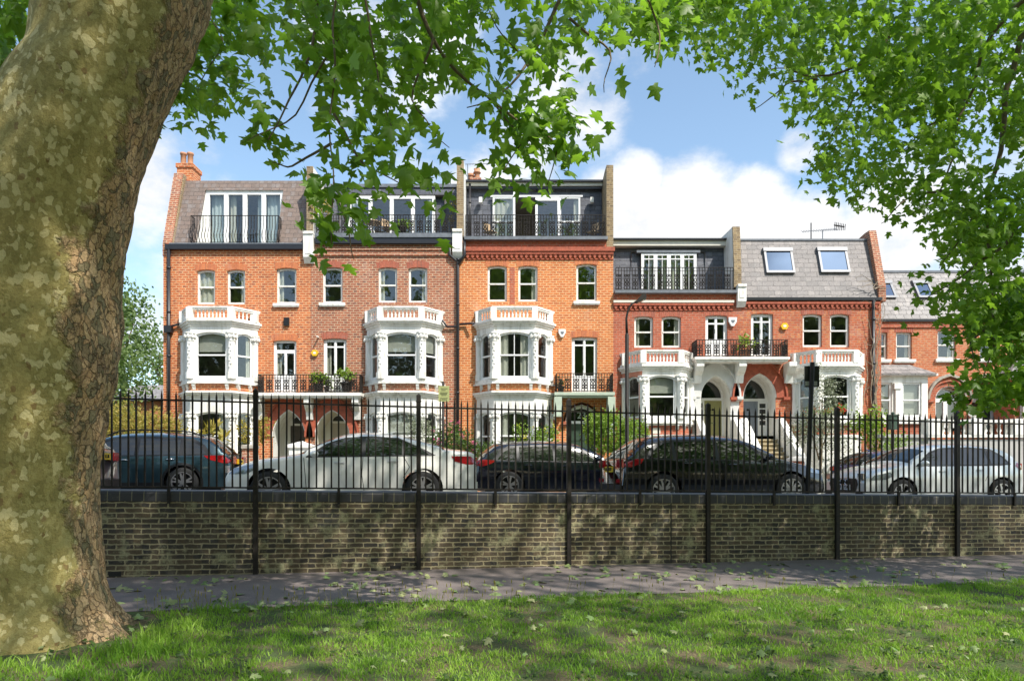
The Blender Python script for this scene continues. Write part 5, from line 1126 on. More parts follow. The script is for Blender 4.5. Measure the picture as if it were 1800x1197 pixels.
for px in (1667, 1731):
    xc3 = wx(px, Y6)
    def dd(h, T, xc_, hw_, zs, zt, zb, rec):
        mb = MB(); g = [(a, b2) for a, b2 in gothic(xc_, hw_, zs, zt)]; outer = ([(xc_-hw_, zb)]+g+[(xc_+hw_, zb)])[::-1]; y = .2
        holes = [gothic(xc_, hw_-.10, zs+.08, zt-.1)[::-1], [(xc_-hw_+.14, zb+.2), (xc_-.09, zb+.2), (xc_-.09, zs-.08), (xc_-hw_+.14, zs-.08)], [(xc_+.09, zb+.2), (xc_+hw_-.14, zb+.2), (xc_+hw_-.14, zs-.08), (xc_+.09, zs-.08)]]
        mb.plate(outer, holes, T, y, y+.08); f_ = mk('double_door', mb, 'white_clean', h.root)
        mb = MB(); mb.add([T(a, b2, y+.05) for a, b2 in outer], [tuple(range(len(outer)))]); mk('pane', mb, 'glass', f_)
        for (a, b2) in ((xc_-hw_+.14, xc_-.09), (xc_+.09, xc_+hw_-.14)):
            mb = MB(); mb.add([T(a, zb+.2, y+.2), T(b2, zb+.2, y+.2), T(b2, zs-.08, y+.2), T(a, zs-.08, y+.2)], [(0,1,2,3)]); mk('blind', mb, 'lead', f_)
    arch_door(h, xc3, .56, h.Z(703), h.Z(680), h.Z(752), '', 'brick_red', dd, rec=.3, ring=.30, inmat='brick_red')
    gi = gothic(xc3, .88, h.Z(703), h.Z(662)); go = gothic(xc3, .97, h.Z(703), h.Z(657)); mb = MB()
    for i in range(len(gi)-1): mb.extr([gi[i], gi[i+1], go[i+1], go[i]], h.T, -.16, .01)
    mk('hood_mould', mb, 'stone', h.root)
alarm(h, 1769, 718, 'yellow', s=.17)
# porch wing at the frame edge
px0 = wx(1782, 28.2); mb = MB(); mb.box(px0, px0+5, 28.2, 29.4, .5, wz(658, 28.2)); mk('wing_wall', mb, 'brick_red_mixed', h.root)
mb = MB(); mb.box(px0-.15, px0+5, 28.08, 28.2, wz(668, 28.2), wz(653, 28.2)); mb.box(wx(1796, 28.1), wx(1796, 28.1)+.2, 28.0, 28.2, 1, wz(668, 28.2)); wt_ = mk('wing_trim', mb, 'white', h.root)
mb = MB(); a_ = wz(653, 28.0); mb.add([(px0-.3, 27.9, a_), (px0+5, 27.9, a_), (px0+5, 29.4, a_+1.0), (px0+1.2, 29.4, a_+1.0), (px0-.3, 29.4, a_), (px0-.3, 27.9, a_-.07), (px0+5, 27.9, a_-.07)], [(0,1,2,3), (0,3,4), (0,5,6,1)]); mk('wing_roof', mb, 'slate_pale', h.root)
h.finish()
# dead climber on house 5's right corner
t = thing('climbing_plant', (15.0, YF-.2, .7), 'bare dead grey climber running up the right corner of the red brick house', 'climber')
mb = MB()
for k in range(8):
    x = wx(1537+random.uniform(-5, 7), 27.8); P_ = []; z = .8; top = random.uniform(6.5, 9.8)
    while z < top: P_.append((x, YF-.1-random.random()*.08, z)); z += .3; x += random.uniform(-.09, .09)*(1 if z < 7 else 1.4)
    x2 = [(p[0], p[1], p[2]) for p in P_]; mb.tube(x2, [.026*(1-i/len(x2))+.007 for i in range(len(x2))], 5)
for k in range(16):
    z = random.uniform(4.5, 9.6); x = wx(1537+random.uniform(-4, 6), 27.8); d = random.choice((-1, 1)); P_ = [(x, YF-.12, z)]
    for j in range(5): P_.append((P_[-1][0]+d*random.uniform(.05, .22), YF-.1, P_[-1][2]+random.uniform(-.12, .15)))
    mb.tube(P_, [.018, .015, .012, .01, .007, .005], 4)
mk('stems', mb, 'dead_vine', t)
# ------------------------------------------------------------------ steps, garden walls
def stairs(px, label, zt):
    xc_ = wx(px, YF); n = 12; r = (zt-.78)/n; t = thing('front_steps', (xc_, 26.2, .6), label, 'steps', 'front steps up to the raised doors'); mb = MB()
    for k in range(n): y1 = YF-.02-.27*k; mb.box(xc_-.62, xc_+.62, y1-.27-.06, y1, zt-r*k-.06, zt-r*k)
    for k in range(n): y1 = YF-.02-.27*k; mb.box(xc_-.61, xc_+.61, y1-.27, y1, .4, zt-r*k-.061)
    mk('tread', mb, 'step_stone', t)
    for sx in (-1, 1):
        x = xc_+sx*.76; mb = MB(); L_ = .27*n
        mb.extr([(-.02, .4), (-.02, zt+.85), (-.35, zt+.85), (-L_-.1, .78+.62), (-L_-.35, .78+.62), (-L_-.35, .4)][::-1], lambda u, z, w: (x+w, YF+u, z), -.13, .13); mk('stair_wall', mb, 'white', t)
    return t
stairs(1258, 'flight of steps with white sloping side walls up to the olive green door', h4.Z(768)-.15)
stairs(1335, 'flight of sandy stone steps between white sloping walls up to the blue-grey door', h5.Z(766)-.15)
def gwall(x0, x1, y, z1, label, mat='brick_stock', cap='stone', th=.23):
    t = thing('garden_wall', ((x0+x1)/2, y, .6), label, 'garden wall', 'low walls along the front gardens'); mb = MB(); mb.box(x0, x1, y, y+th, .4, z1); mk('wall_body', mb, mat, t); mb = MB(); mb.box(x0-.03, x1+.03, y-.04, y+th+.04, z1, z1+.07); mk('wall_cap', mb, cap, t)
gwall(-15.5, -9.9, 24, 1.55, 'low front wall before the leftmost house, behind the teal estate car', 'brick_orange')
gwall(-7.6, -3.5, 24, 1.55, 'low front wall before the brown brick house, behind the white saloon', 'brick_brown')
gwall(-2.6, 1.9, 24, 1.5, 'low front wall before the bright orange house', 'brick_orange_bright')
gwall(3.2, 7.0, 24, 1.5, 'white low wall beneath the bay beside the olive door', 'white', 'white')
gwall(11.6, 14.6, 24, 1.9, 'white garden wall below the olive tree, right of the stone steps', 'white', 'white')
def pier(px0, px1, py, Y, label, mat, cap, capmat='stone'):
    x0, x1, z1 = wx(px0, Y), wx(px1, Y), wz(py, Y); t = thing('gate_pier', ((x0+x1)/2, Y, .6), label, 'gate pier'); mb = MB(); mb.box(x0+.04, x1-.04, Y, Y+x1-x0-.08, .4, z1-.12); mk('shaft', mb, mat, t)
    mb = MB(); w_ = x1-x0; mb.box(x0-.03, x1+.03, Y-.06, Y+w_, z1-.14, z1-.04); k = len(mb.v); mb.add([(x0-.03, Y-.06, z1-.04), (x1+.03, Y-.06, z1-.04), (x1+.03, Y+w_, z1-.04), (x0-.03, Y+w_, z1-.04), ((x0+x1)/2, Y+w_/2, z1+cap)], [(0,1,4),(1,2,4),(2,3,4),(3,0,4)]); mk('cap', mb, capmat, t)
pier(506, 544, 780, 24, 'pale painted gate pier with pyramid cap, seen above the white saloon bonnet', 'white', .12, 'white')
pier(423, 446, 781, 24, 'dark brown brick gate pier left of the pale painted one', 'brick_brown', .02)
pier(1393, 1416, 803, 24, 'brick gate pier with grey stone cap near the foot of the sandy steps', 'brick_red', .05, 'render_grey')
pier(1340, 1372, 806, 24, 'white gate pier at the foot of the sandy steps', 'white', .06, 'white')
# raised terrace and balustrade before house 6
t = thing('retaining_wall', (20, 25, .6), 'grey rendered retaining wall carrying a white balustrade, behind the silver hatchback', 'wall')
xa_, xb_ = wx(1632, 25), wx(2000, 25); mb = MB(); mb.box(xa_, xb_, 25, 25.3, .3, wz(772, 25)); mb.box(wx(1548, 25), xa_, 25.1, 25.3, .3, wz(797, 25)); mb.box(wx(1548, 25), wx(1632, 25), 25.02, 25.3, wz(769, 25), wz(763, 25)); mb.box(wx(1548, 25.2), wx(1632, 25.2), 25.1, 25.2, .3, wz(769, 25)); mk('wall_body', mb, 'render_grey', t)
mb = MB(); z0_, z1_ = wz(765, 25), wz(738, 25); mb.box(xa_-.05, xb_, 24.92, 25.38, z0_-.08, z0_+.02); mb.box(xa_-.05, xb_, 24.93, 25.37, z1_-.10, z1_); 
for px in (1640, 1716, 1790, 1880): x = wx(px, 25); mb.box(x-.22, x+.22, 24.9, 25.4, z0_, z1_+.04)
bl = mk('balustrade', mb, 'white', t)
bmm = MB(); hh = z1_-.1-z0_; bmm.lathe((0, 0, 0), [(.07, 0), (.07, .04), (.035, .08), (.085, hh*.38), (.04, hh*.72), (.07, hh*.9), (.07, hh)], 10); bme = bpy.data.meshes.new('baluster'); bme.from_pydata(bmm.v, [], bmm.f); bme.materials.append(M['white']); bme.shade_smooth()
x = xa_+.35
while x < xb_-.1:
    if not any(abs(x-wx(p, 25)) < .3 for p in (1640, 1716, 1790, 1880)): o = mkfast('baluster', bme, bl); o.location = Vector((x, 25.15, z0_))-ORG[bl.name]
    x += .26
t = thing('ball_finial', (wx(1716, 25), 25.15, z1_+.04), 'round white stone ball standing on the balustrade pier', 'finial'); mb = MB(); mb.lathe((wx(1716, 25), 25.15, z1_+.04), [(.12, 0), (.08, .04), (.05, .06), (.10, .09), (.16, .15), (.19, .25), (.16, .35), (.10, .41), (0, .44)], 16); mk('ball', mb, 'white', t, True)
# ------------------------------------------------------------------ cars
def chaik(p, k=2):
    for _ in range(k):
        q = [p[0]]
        for a, b2 in zip(p[:-1], p[1:]): q += [(a[0]*.75+b2[0]*.25, a[1]*.75+b2[1]*.25), (a[0]*.25+b2[0]*.75, a[1]*.25+b2[1]*.75)]
        p = q+[p[-1]]
    return p
def car(label, s_rear, line, L_, W_, top, belt, wheels, wr, paint, glass_poly, ws, rw, tl, hl, flip=False, zroad=.9, grp='cars parked along the street', sill=.22, rim='alloy', clad=False, plate=None, ptxt='', handles=(), doors=(), spoke=5, front=None, rail=False, mirror=None, pillar=()):
    """local x: 0 = rear end, L_ = nose; z from the road. line(s)->world xy of the near side"""
    top = chaik(top); tx = np.array([p[0] for p in top]); tz = np.array([p[1] for p in top]); bx_ = np.array([p[0] for p in belt]); bz = np.array([p[1] for p in belt])
    TOP = lambda x: float(np.interp(x, tx, tz)); BEL = lambda x: min(float(np.interp(x, bx_, bz)), TOP(x)-.045)
    def HW(x):
        d = min(x, L_-x); e = .75 if x > L_/2 else .55; k = .20 if x > L_/2 else .13
        return W_/2*(1-(k*(1-d/e)**2.2 if d < e else 0))
    R_ = wr+.055
    def ZB(x, arch=True):
        z = sill+(.06*max(0, 1-min(x, L_-x)/.6))
        if arch:
            for w in wheels:
                if abs(x-w) < R_: z = max(z, wr+math.sqrt(R_*R_-(x-w)**2))
        return z
    def side(x, z):
        zs = BEL(x); hw = HW(x); zt = TOP(x); g = zt-zs
        if z <= zs:
            t = (z-.2)/max(.1, zs-.2); b_ = .955+.045*math.sin(min(1, max(0, t*1.15))*math.pi*.62)-.035*max(0, t-.72)/.28
            # shoulder crease
            return hw*b_
        t = (z-zs)/max(.05, g)
        return hw*(.965)-(z-zs)*(.36+.12*t)
    def sec(x, arch=True):
        zb = ZB(x, arch); zs = BEL(x); zt = TOP(x); g = zt-zs; zb = min(zb, zs-.03); pts = []
        for i in range(11): z = zb+(zs-zb)*i/10; pts.append((side(x, z), z))
        ze = zs+g*(.80 if g > .2 else .45)
        for i in range(1, 6): z = zs+(ze-zs)*i/5; pts.append((side(x, z), z))
        ye = pts[-1][0]
        for i in range(1, 8): q = i/7; pts.append((ye*(1-q), ze+(zt-ze)*(1-(1-q)**2.6)))
        return pts
    xs = sorted(set([round(v, 4) for v in list(np.linspace(0, L_, 96))+[w+R_*math.cos(math.pi*k/22) for w in wheels for k in range(23)]]))
    ln = line(s_rear); ang_ = TH+(math.pi if flip else 0)
    # origin: rear end, centre line
    def place():
        s0_ = s_rear; near = Vector(line(s0_)); off = W_/2
        c = Vector((near.x-UY*off, near.y+UX*off)); return c
    c = place(); root = thing('parked_car', (c.x, c.y, zroad), label, 'car', grp, ang_); ORG[root.name] = Vector((0, 0, 0))
    NS = -1 if not flip else 1      # near side sign in local y
    mb = MB(); rows = [sec(x) for x in xs]; n = len(rows[0])
    for x, r in zip(xs, rows):
        mb.v += [(x, y, z) for y, z in r]+[(x, -y, z) for y, z in r[:-1]]
    st = 2*n-1
    for i in range(len(xs)-1):
        for k in range(n-1):
            a, b2 = i*st+k, i*st+k+1; mb.f.append((a, b2, b2+st, a+st))
            a2 = i*st+n+k; b3 = i*st+n+k+1 if k < n-2 else i*st+n-1; mb.f.append((a2, a2+st, b3+st, b3))
    for i in (0, len(xs)-1):
        k0 = i*st; mb.f.append(tuple([k0+k for k in range(n)]+[k0+n+k for k in range(n-2, -1, -1)]))
    body = mk('body', mb, paint, root); 
    for p in body.data.polygons: p.use_smooth = len(p.vertices) == 4
    def patch(pts, d, sgn, name, mat, par=root, dens=.09, smooth=True):
        pts = [Vector(p) for p in pts]; x0, x1 = min(p.x for p in pts), max(p.x for p in pts); z0, z1 = min(p.y for p in pts), max(p.y for p in pts)
        bnd = []
        for a, b2 in zip(pts, pts[1:]+pts[:1]):
            m_ = max(1, int((b2-a).length/dens)); bnd += [a.lerp(b2, k/m_) for k in range(m_)]
        inn = []
        x = x0+dens/2
        poly = [(p.x, p.y) for p in bnd]
        while x < x1:
            z = z0+dens/3
            while z < z1:
                if inpoly(np.array([[x, z]]), poly)[0] and min((Vector((x, z))-q).length for q in bnd) > dens*.4: inn.append(Vector((x, z)))
                z += dens*.7
            x += dens
        V_, E_, F_, *_ = delaunay_2d_cdt(bnd+inn, [(i, (i+1) % len(bnd)) for i in range(len(bnd))], [], 1, 1e-5)
        m2 = MB(); m2.add([(p.x, sgn*(side(p.x, p.y)+d), p.y) for p in V_], [tuple(f) for f in F_]); return mk(name, m2, mat, par, smooth)
    for sg in (NS, -NS):
        for poly in glass_poly.get('trim', []): patch(poly, .004, sg, 'window_trim', 'black_trim')
        for poly in glass_poly['win']: patch(poly, .009, sg, 'side_window', 'car_glass')
        if tl: patch(tl, .008, sg, 'tail_light', 'lamp_red')
        if hl: patch(hl, .010, sg, 'headlight', 'lamp_clear')
        for dx in doors:
            for a, b2 in zip(dx[:-1], dx[1:]):
                d_ = Vector((b2[0]-a[0], b2[1]-a[1])).normalized()*.007; nrm_ = (-d_.y, d_.x)
                m2 = MB(); K = 6; vs = []
                for k in range(K+1):
                    x, z = a[0]+(b2[0]-a[0])*k/K, a[1]+(b2[1]-a[1])*k/K
                    for q in (-1, 1): xx, zz_ = x+nrm_[0]*q*.8, z+nrm_[1]*q*.8; vs.append((xx, sg*(side(xx, zz_)+.003), zz_))
                m2.add(vs, [(2*k, 2*k+2, 2*k+3, 2*k+1) for k in range(K)]); mk('door_seam', m2, 'black_trim', root)
        for hx, hz in handles:
            m2 = MB(); y = sg*(side(hx, hz)+.015); m2.tube([(hx-.09, y, hz), (hx, y+sg*.012, hz+.005), (hx+.09, y, hz)], .014, 6); mk('door_handle', m2, paint if paint != 'paint_teal' else 'chrome', root, True)
        if clad:
            for w in wheels:
                ring = [(w+R_*math.cos(math.pi*k/16), wr+R_*math.sin(math.pi*k/16)) for k in range(-1, 18)]; ro = [(w+(R_+.055)*math.cos(math.pi*k/16), wr+(R_+.055)*math.sin(math.pi*k/16)) for k in range(-1, 18)]
                m2 = MB(); vs = []
                for (a, b2), (c2, d2) in zip(ring, ro): vs += [(a, sg*(side(a, b2)+.012), b2), (c2, sg*(side(c2, d2)+.008), d2)]
                m2.add(vs, [(2*k, 2*k+2, 2*k+3, 2*k+1) for k in range(len(ring)-1)]); mk('arch_trim', m2, 'black_trim', root)
            xa2, xb2 = wheels[0]+R_+.05, wheels[1]-R_-.05; patch([(xa2, sill+.01), (xb2, sill+.01), (xb2, sill+.14), (xa2, sill+.14)], .010, sg, 'sill_trim', 'black_trim')
    # windscreen and rear glass lie on the top surface
    for nm, (x0, x1, lift) in (('windscreen', ws), ('rear_window', rw)):
        m2 = MB(); K = 12; vs = []
        for i in range(K+1):
            x = x0+(x1-x0)*i/K; se = sec(x, False); yr = se[15][0]*.90; zt = TOP(x); ye, ze = se[15]
            for k in range(-6, 7):
                y = yr*k/6; q = 1-abs(y)/ye; z = ze+(zt-ze)*(1-(1-q)**2.6); sl_ = (TOP(x+.02)-TOP(x-.02))/.04; nl = math.hypot(1, sl_); vs.append((x-sl_/nl*lift, y, z+lift/nl))
        m2.add(vs, [(i*13+k, i*13+k+1, (i+1)*13+k+1, (i+1)*13+k) for i in range(K) for k in range(12)]); mk(nm, m2, 'car_glass', root, True)
    # wheels
    for w in wheels:
        for sg in (1, -1):
            y0 = sg*(W_/2-.11); t_ = MB(); o_ = sg
            pr = [(wr*.66, -.10), (wr*.90, -.11), (wr*.985, -.085), (wr, -.04), (wr, .04), (wr*.985, .085), (wr*.90, .11), (wr*.66, .10)]
            vs = []; n_ = 36
            for r, hgt in pr:
                for k in range(n_): a = 2*math.pi*k/n_; vs.append((w+r*math.cos(a), y0+hgt, wr+r*math.sin(a)))
            t_.add(vs, [(i*n_+k, i*n_+(k+1) % n_, (i+1)*n_+(k+1) % n_, (i+1)*n_+k) for i in range(len(pr)-1) for k in range(n_)])
            wh = mk('wheel', t_, 'tyre', root, True)
            m2 = MB(); rr = wr*.70; yo = y0+sg*.085
            vs = []; prr = [(rr, .0), (rr, .018), (rr*.92, .018), (rr*.90, -.06)]
            for r, hgt in prr:
                for k in range(n_): a = 2*math.pi*k/n_; vs.append((w+r*math.cos(a), yo+sg*hgt, wr+r*math.sin(a)))
            m2.add(vs, [(i*n_+k, i*n_+(k+1) % n_, (i+1)*n_+(k+1) % n_, (i+1)*n_+k) for i in range(3) for k in range(n_)])
            for k in range(spoke*2):
                a = 2*math.pi*(k//2)/spoke+(.20 if k % 2 else -.20)+math.pi/2; b_ = 2*math.pi*(k//2)/spoke+(.06 if k % 2 else -.06)+math.pi/2; ca, sa = math.cos(a), math.sin(a); cb2, sb = math.cos(b_), math.sin(b_)
                q0 = (w+cb2*.045, wr+sb*.045); q1 = (w+ca*rr*.93, wr+sa*rr*.93); px_, pz_ = -sa, ca
                vs = []
                for (qx, qz), hw_ in ((q0, .022), (q1, .019)):
                    for e in (-1, 1): vs += [(qx+px_*e*hw_, yo+sg*.012, qz+pz_*e*hw_), (qx+px_*e*hw_, yo-sg*.03, qz+pz_*e*hw_)]
                m2.add(vs, [(0,2,6,4), (0,4,5,1), (2,3,7,6)])
            m2.lathe((w, yo-.0, wr), [(.06, -.02), (.06, .02)], 12, 'y'); mk('rim', m2, rim, wh)
            m2 = MB(); m2.lathe((w, y0-sg*.02, wr), [(rr*.95, -.01), (rr*.95, .01)], 24, 'y'); mk('brake_disc', m2, 'alloy_dark', wh)
        m2 = MB(); K = 20; vs = []
        for k in range(K+1):
            a = math.pi*k/K*1.0; vs += [(w+(R_+.004)*math.cos(a), W_/2-.08, wr+(R_+.004)*math.sin(a)), (w+(R_+.004)*math.cos(a), -W_/2+.08, wr+(R_+.004)*math.sin(a))]
        m2.add(vs, [(2*k, 2*k+1, 2*k+3, 2*k+2) for k in range(K)]); mk('arch_liner', m2, 'black_trim', root)
    m2 = MB(); m2.box(.25, L_-.25, -W_/2+.14, W_/2-.14, .17, .42); mk('underbody', m2, 'black_trim', root)
    # rear face
    zr = TOP(0); hwr = HW(0)*.95
    m2 = MB(); m2.box(-.035, .02, -hwr*.9, hwr*.9, .26, .46); mk('rear_bumper', m2, 'black_trim' if clad or paint == 'paint_black' else paint, root)
    pz = plate or (.62 if zr < .8 else .80)
    m2 = MB(); m2.box(-.045, .0, -.26, .26, pz-.06, pz+.06); rp = mk('rear_plate', m2, 'plate_yellow', root)
    if ptxt: tt = text_on(None, ptxt, .10, (0, 0, 0), (0, 0, 0), 'black_trim', 'plate_letters'); tt.parent = rp; tt.location = (-.05, 0, pz); tt.rotation_euler = (rad(90), 0, rad(-90))
    if tl:
        zz_ = [p[1] for p in tl]; zl, zh = min(zz_)+.02, max(zz_)-.02
        for sg in (1, -1): m2 = MB(); m2.box(-.012, .03, min(sg*hwr*.99, sg*hwr*.55), max(sg*hwr*.99, sg*hwr*.55), zl, zh); mk('tail_light', m2, 'lamp_red', root)
    if pillar: 
        for sg in (1, -1): m2 = MB(); m2.box(-.03, .0, min(sg*hwr*.9, sg*hwr*.6), max(sg*hwr*.9, sg*hwr*.6), .50, .58); mk('rear_reflector', m2, 'lamp_red', root)
    # front face
    fx = L_; hwf = HW(L_)*.95; zf_ = TOP(L_)
    g_ = front or dict(z0=.38, z1=.66, w=.5)
    m2 = MB(); q = [(-g_['w'], g_['z1']), (g_['w'], g_['z1']), (g_['w']*1.12, (g_['z0']+g_['z1'])/2+.03), (g_['w']*.9, g_['z0']), (-g_['w']*.9, g_['z0']), (-g_['w']*1.12, (g_['z0']+g_['z1'])/2+.03)]
    m2.extr(q, lambda u, z, w: (fx+w, u, z), .0, .012); gr = mk('grille', m2, 'black_trim', root)
    m2 = MB(); 
    for k in range(5): z = g_['z0']+.05+(g_['z1']-g_['z0']-.08)*k/4; m2.box(fx+.012, fx+.016, -g_['w']*.85, g_['w']*.85, z-.005, z+.005)
    mk('grille_slats', m2, 'alloy_dark', gr)
    if g_.get('rings'):
        m2 = MB(); zc = g_['z1']-.085; r = .062
        for k in range(4): yc = (k-1.5)*r*1.45; m2.tube([(fx+.022, yc+r*math.cos(2*math.pi*j/20), zc+r*math.sin(2*math.pi*j/20)) for j in range(21)], .009, 6, cap=False)
        mk('ring_badge', m2, 'chrome', gr)
    m2 = MB(); zp = g_.get('pz', .48); m2.box(fx+.012, fx+.028, -.26, .26, zp-.06, zp+.06); fp = mk('front_plate', m2, 'plate_white', root)
    if g_.get('txt'): tt = text_on(None, g_['txt'], .105, (0, 0, 0), (0, 0, 0), 'black_trim', 'plate_letters'); tt.parent = fp; tt.location = (fx+.032, 0, zp); tt.rotation_euler = (rad(90), 0, rad(90))
    for sg in (1, -1):
        m2 = MB(); m2.box(fx-.02, fx+.008, min(sg*hwf*.98, sg*hwf*.62), max(sg*hwf*.98, sg*hwf*.62), .27, .38); mk('air_intake', m2, 'black_trim', root)
        if hl: zz_ = [p[1] for p in hl]; m2 = MB(); m2.box(fx-.04, fx+.006, min(sg*hwf*1.0, sg*hwf*.72), max(sg*hwf*1.0, sg*hwf*.72), min(zz_)+.02, max(zz_)-.03); mk('headlight', m2, 'lamp_clear', root)
    # mirrors
    mx_ = mirror or (glass_poly['win'][-1][0][0], BEL(ws[0]))
    for sg in (1, -1):
        m2 = MB(); y = sg*(W_/2+.04); vs = []; K = 10
        cxm, czm = mx_; m2.tube([(cxm, sg*(W_/2-.10), czm-.01), (cxm, y, czm+.03)], .025, 6)
        for i in range(7):
            a = math.pi*i/6
            for k in range(K): b_ = 2*math.pi*k/K; vs.append((cxm+.075*math.sin(a)*math.cos(b_)*(1.1), y+sg*.03-.11*math.cos(a), czm+.06+.068*math.sin(a)*math.sin(b_)))
        m2.add(vs, [(i*K+k, i*K+(k+1) % K, (i+1)*K+(k+1) % K, (i+1)*K+k) for i in range(6) for k in range(K)]); mk('wing_mirror', m2, paint, root, True)
    if rail:
        for sg in (1, -1):
            pts = []
            for k in range(9): x = ws[1]-.25-(ws[1]-rw[0]-.6)*k/8 if False else 0
            xs_ = np.linspace(min(rw[0], rw[1])+.55, min(ws)+.1 if ws[0] < ws[1] else ws[1]-.1, 9)
            m2 = MB(); m2.tube([(x, sg*(sec(x, False)[15][0]-.03), TOP(x)+(.035 if 0 < i < 8 else -.03)) for i, x in enumerate(xs_)], .018, 6); mk('roof_rail', m2, 'alloy' if rail == 'a' else 'black_trim', root, True)
    m2 = MB(); m2.tube([(rw[1]+.35 if rw[0] < rw[1] else rw[0]+.35, 0, TOP(rw[1]+.35)-.01), (rw[1]+.15, 0, TOP(rw[1]+.2)+.07)], [.03, .006], 6); mk('roof_antenna', m2, paint, root)
    return root
NO = 2.3
near = lambda s: (WO.x+s*UX-NO*UY, WO.y+s*UY+NO*UX)
FO = (-7.7, 16.0)
far = lambda s: (FO[0]+s*UX, FO[1]+s*UY)
def carflip(line, s_front, L_, W_):
    """for a car whose nose points towards -s: rear end sits at s_front+L"""
    return s_front+L_
# --- profiles (rear -> front)
SAL = dict(top=[(0,.86),(.03,1.02),(.12,1.09),(.55,1.13),(.95,1.25),(1.45,1.40),(1.95,1.445),(2.35,1.44),(2.75,1.34),(3.35,1.02),(3.55,.99),(4.2,.90),(4.5,.79),(4.63,.66),(4.67,.56)],
           belt=[(0,.98),(.5,.98),(1.0,.955),(3.2,.90),(3.6,.86),(4.67,.62)])
c2 = car('white saloon car parked facing left, in front of the brown brick house', 3.67, near, 4.67, 1.83, SAL['top'], SAL['belt'], (1.05, 3.87), .335, 'paint_white',
    dict(trim=[[(.80,.975),(.95,1.06),(1.5,1.315),(2.0,1.345),(2.5,1.315),(2.85,1.19),(3.22,.94),(3.2,.925),(.9,.965)]], win=[[(.93,.99),(1.05,1.08),(1.38,1.24),(1.38,.985)], [(1.44,.985),(1.44,1.265),(1.75,1.315),(2.12,1.32),(2.12,.965)], [(2.22,.965),(2.22,1.315),(2.52,1.29),(2.82,1.165),(3.08,.965),(3.08,.955)]]),
    (3.30, 2.72, .008), (.62, 1.38, .008), [(.0,.80),(.0,.92),(.12,.96),(.5,.96),(.44,.86),(.2,.80)], [(4.05,.72),(4.15,.80),(4.5,.73),(4.6,.62),(4.3,.62)], flip=True, zroad=.93,
    doors=[[(2.17,.95),(2.19,.6),(2.15,.3)], [(3.25,.92),(3.22,.6),(3.2,.3)], [(1.42,.96),(1.30,.75),(1.42,.55)], [(1.4,.3),(3.2,.3)]], handles=((1.62,.86),(2.6,.83)), spoke=5, front=dict(z0=.40, z1=.66, w=.36, pz=.42), mirror=(3.05,.93), rim='alloy', plate=.70)
HATCH = [(0,.55),(.02,.92),(.10,1.05),(.45,1.36),(.70,1.43),(1.4,1.47),(2.1,1.45),(2.45,1.36),(2.98,1.02),(3.15,.98),(3.7,.87),(3.95,.72),(4.02,.58)]
c6 = car('small silver-white hatchback facing left, with ringed badge on its grille, parked at the right', 16.25, near, 4.02, 1.75, HATCH, [(0,.96),(1.0,.93),(3.0,.88),(3.3,.86),(4.02,.60)], (.66, 3.20), .32, 'paint_silver',
    dict(trim=[[(.40,.975),(.55,1.16),(.80,1.33),(1.4,1.365),(2.1,1.34),(2.42,1.24),(2.86,.925),(.7,.945)]], win=[[(.50,.99),(.62,1.16),(.82,1.27),(.92,1.28),(.92,.975)], [(.99,.97),(.99,1.30),(1.55,1.325),(1.72,1.32),(1.72,.955)], [(1.80,.955),(1.80,1.315),(2.1,1.31),(2.38,1.21),(2.72,.96),(2.72,.94)]]),
    (2.92, 2.46, .008), (.10, .48, .008), [(.0,.86),(.05,.98),(.2,1.02),(.28,.94),(.12,.84)], [(3.42,.72),(3.5,.80),(3.82,.72),(3.92,.62),(3.6,.64)], flip=True, zroad=.78,
    doors=[[(1.76,.94),(1.78,.6),(1.74,.3)], [(2.80,.90),(2.76,.6),(2.74,.3)], [(1.0,.95),(1.02,.8),(1.12,.6)], [(1.1,.3),(2.74,.3)]], handles=((1.25,.84),(2.2,.82)), front=dict(z0=.34, z1=.66, w=.44, rings=True, pz=.46, txt='L67 KYX'), mirror=(2.72,.93), rim='alloy')
SUV = [(0,.50),(.02,.92),(.10,1.10),(.50,1.46),(.62,1.55),(1.0,1.60),(1.8,1.64),(2.5,1.61),(2.85,1.52),(3.45,1.13),(3.62,1.08),(4.25,.97),(4.5,.82),(4.6,.60)]
SB = [(0,1.04),(1.0,1.02),(3.4,.97),(3.6,.96),(4.6,.68)]
def suvwin(s=1.):
    return dict(trim=[[(.42,1.06),(.60,1.30),(.85,1.46),(1.8,1.50),(2.5,1.47),(2.82,1.38),(3.32,1.0),(.9,1.035)]], win=[[(.55,1.075),(.70,1.28),(.92,1.40),(1.05,1.41),(1.05,1.06)], [(1.13,1.06),(1.13,1.43),(1.9,1.455),(2.0,1.45),(2.0,1.045)], [(2.09,1.04),(2.09,1.45),(2.5,1.43),(2.78,1.33),(3.15,1.03),(3.15,1.02)]])
def sc_prof(p, kx, kz): return [(x*kx, z*kz) for x, z in p]
def sc_win(w, kx, kz): return {k: [sc_prof(q, kx, kz) for q in v] for k, v in w.items()}
k4 = .96
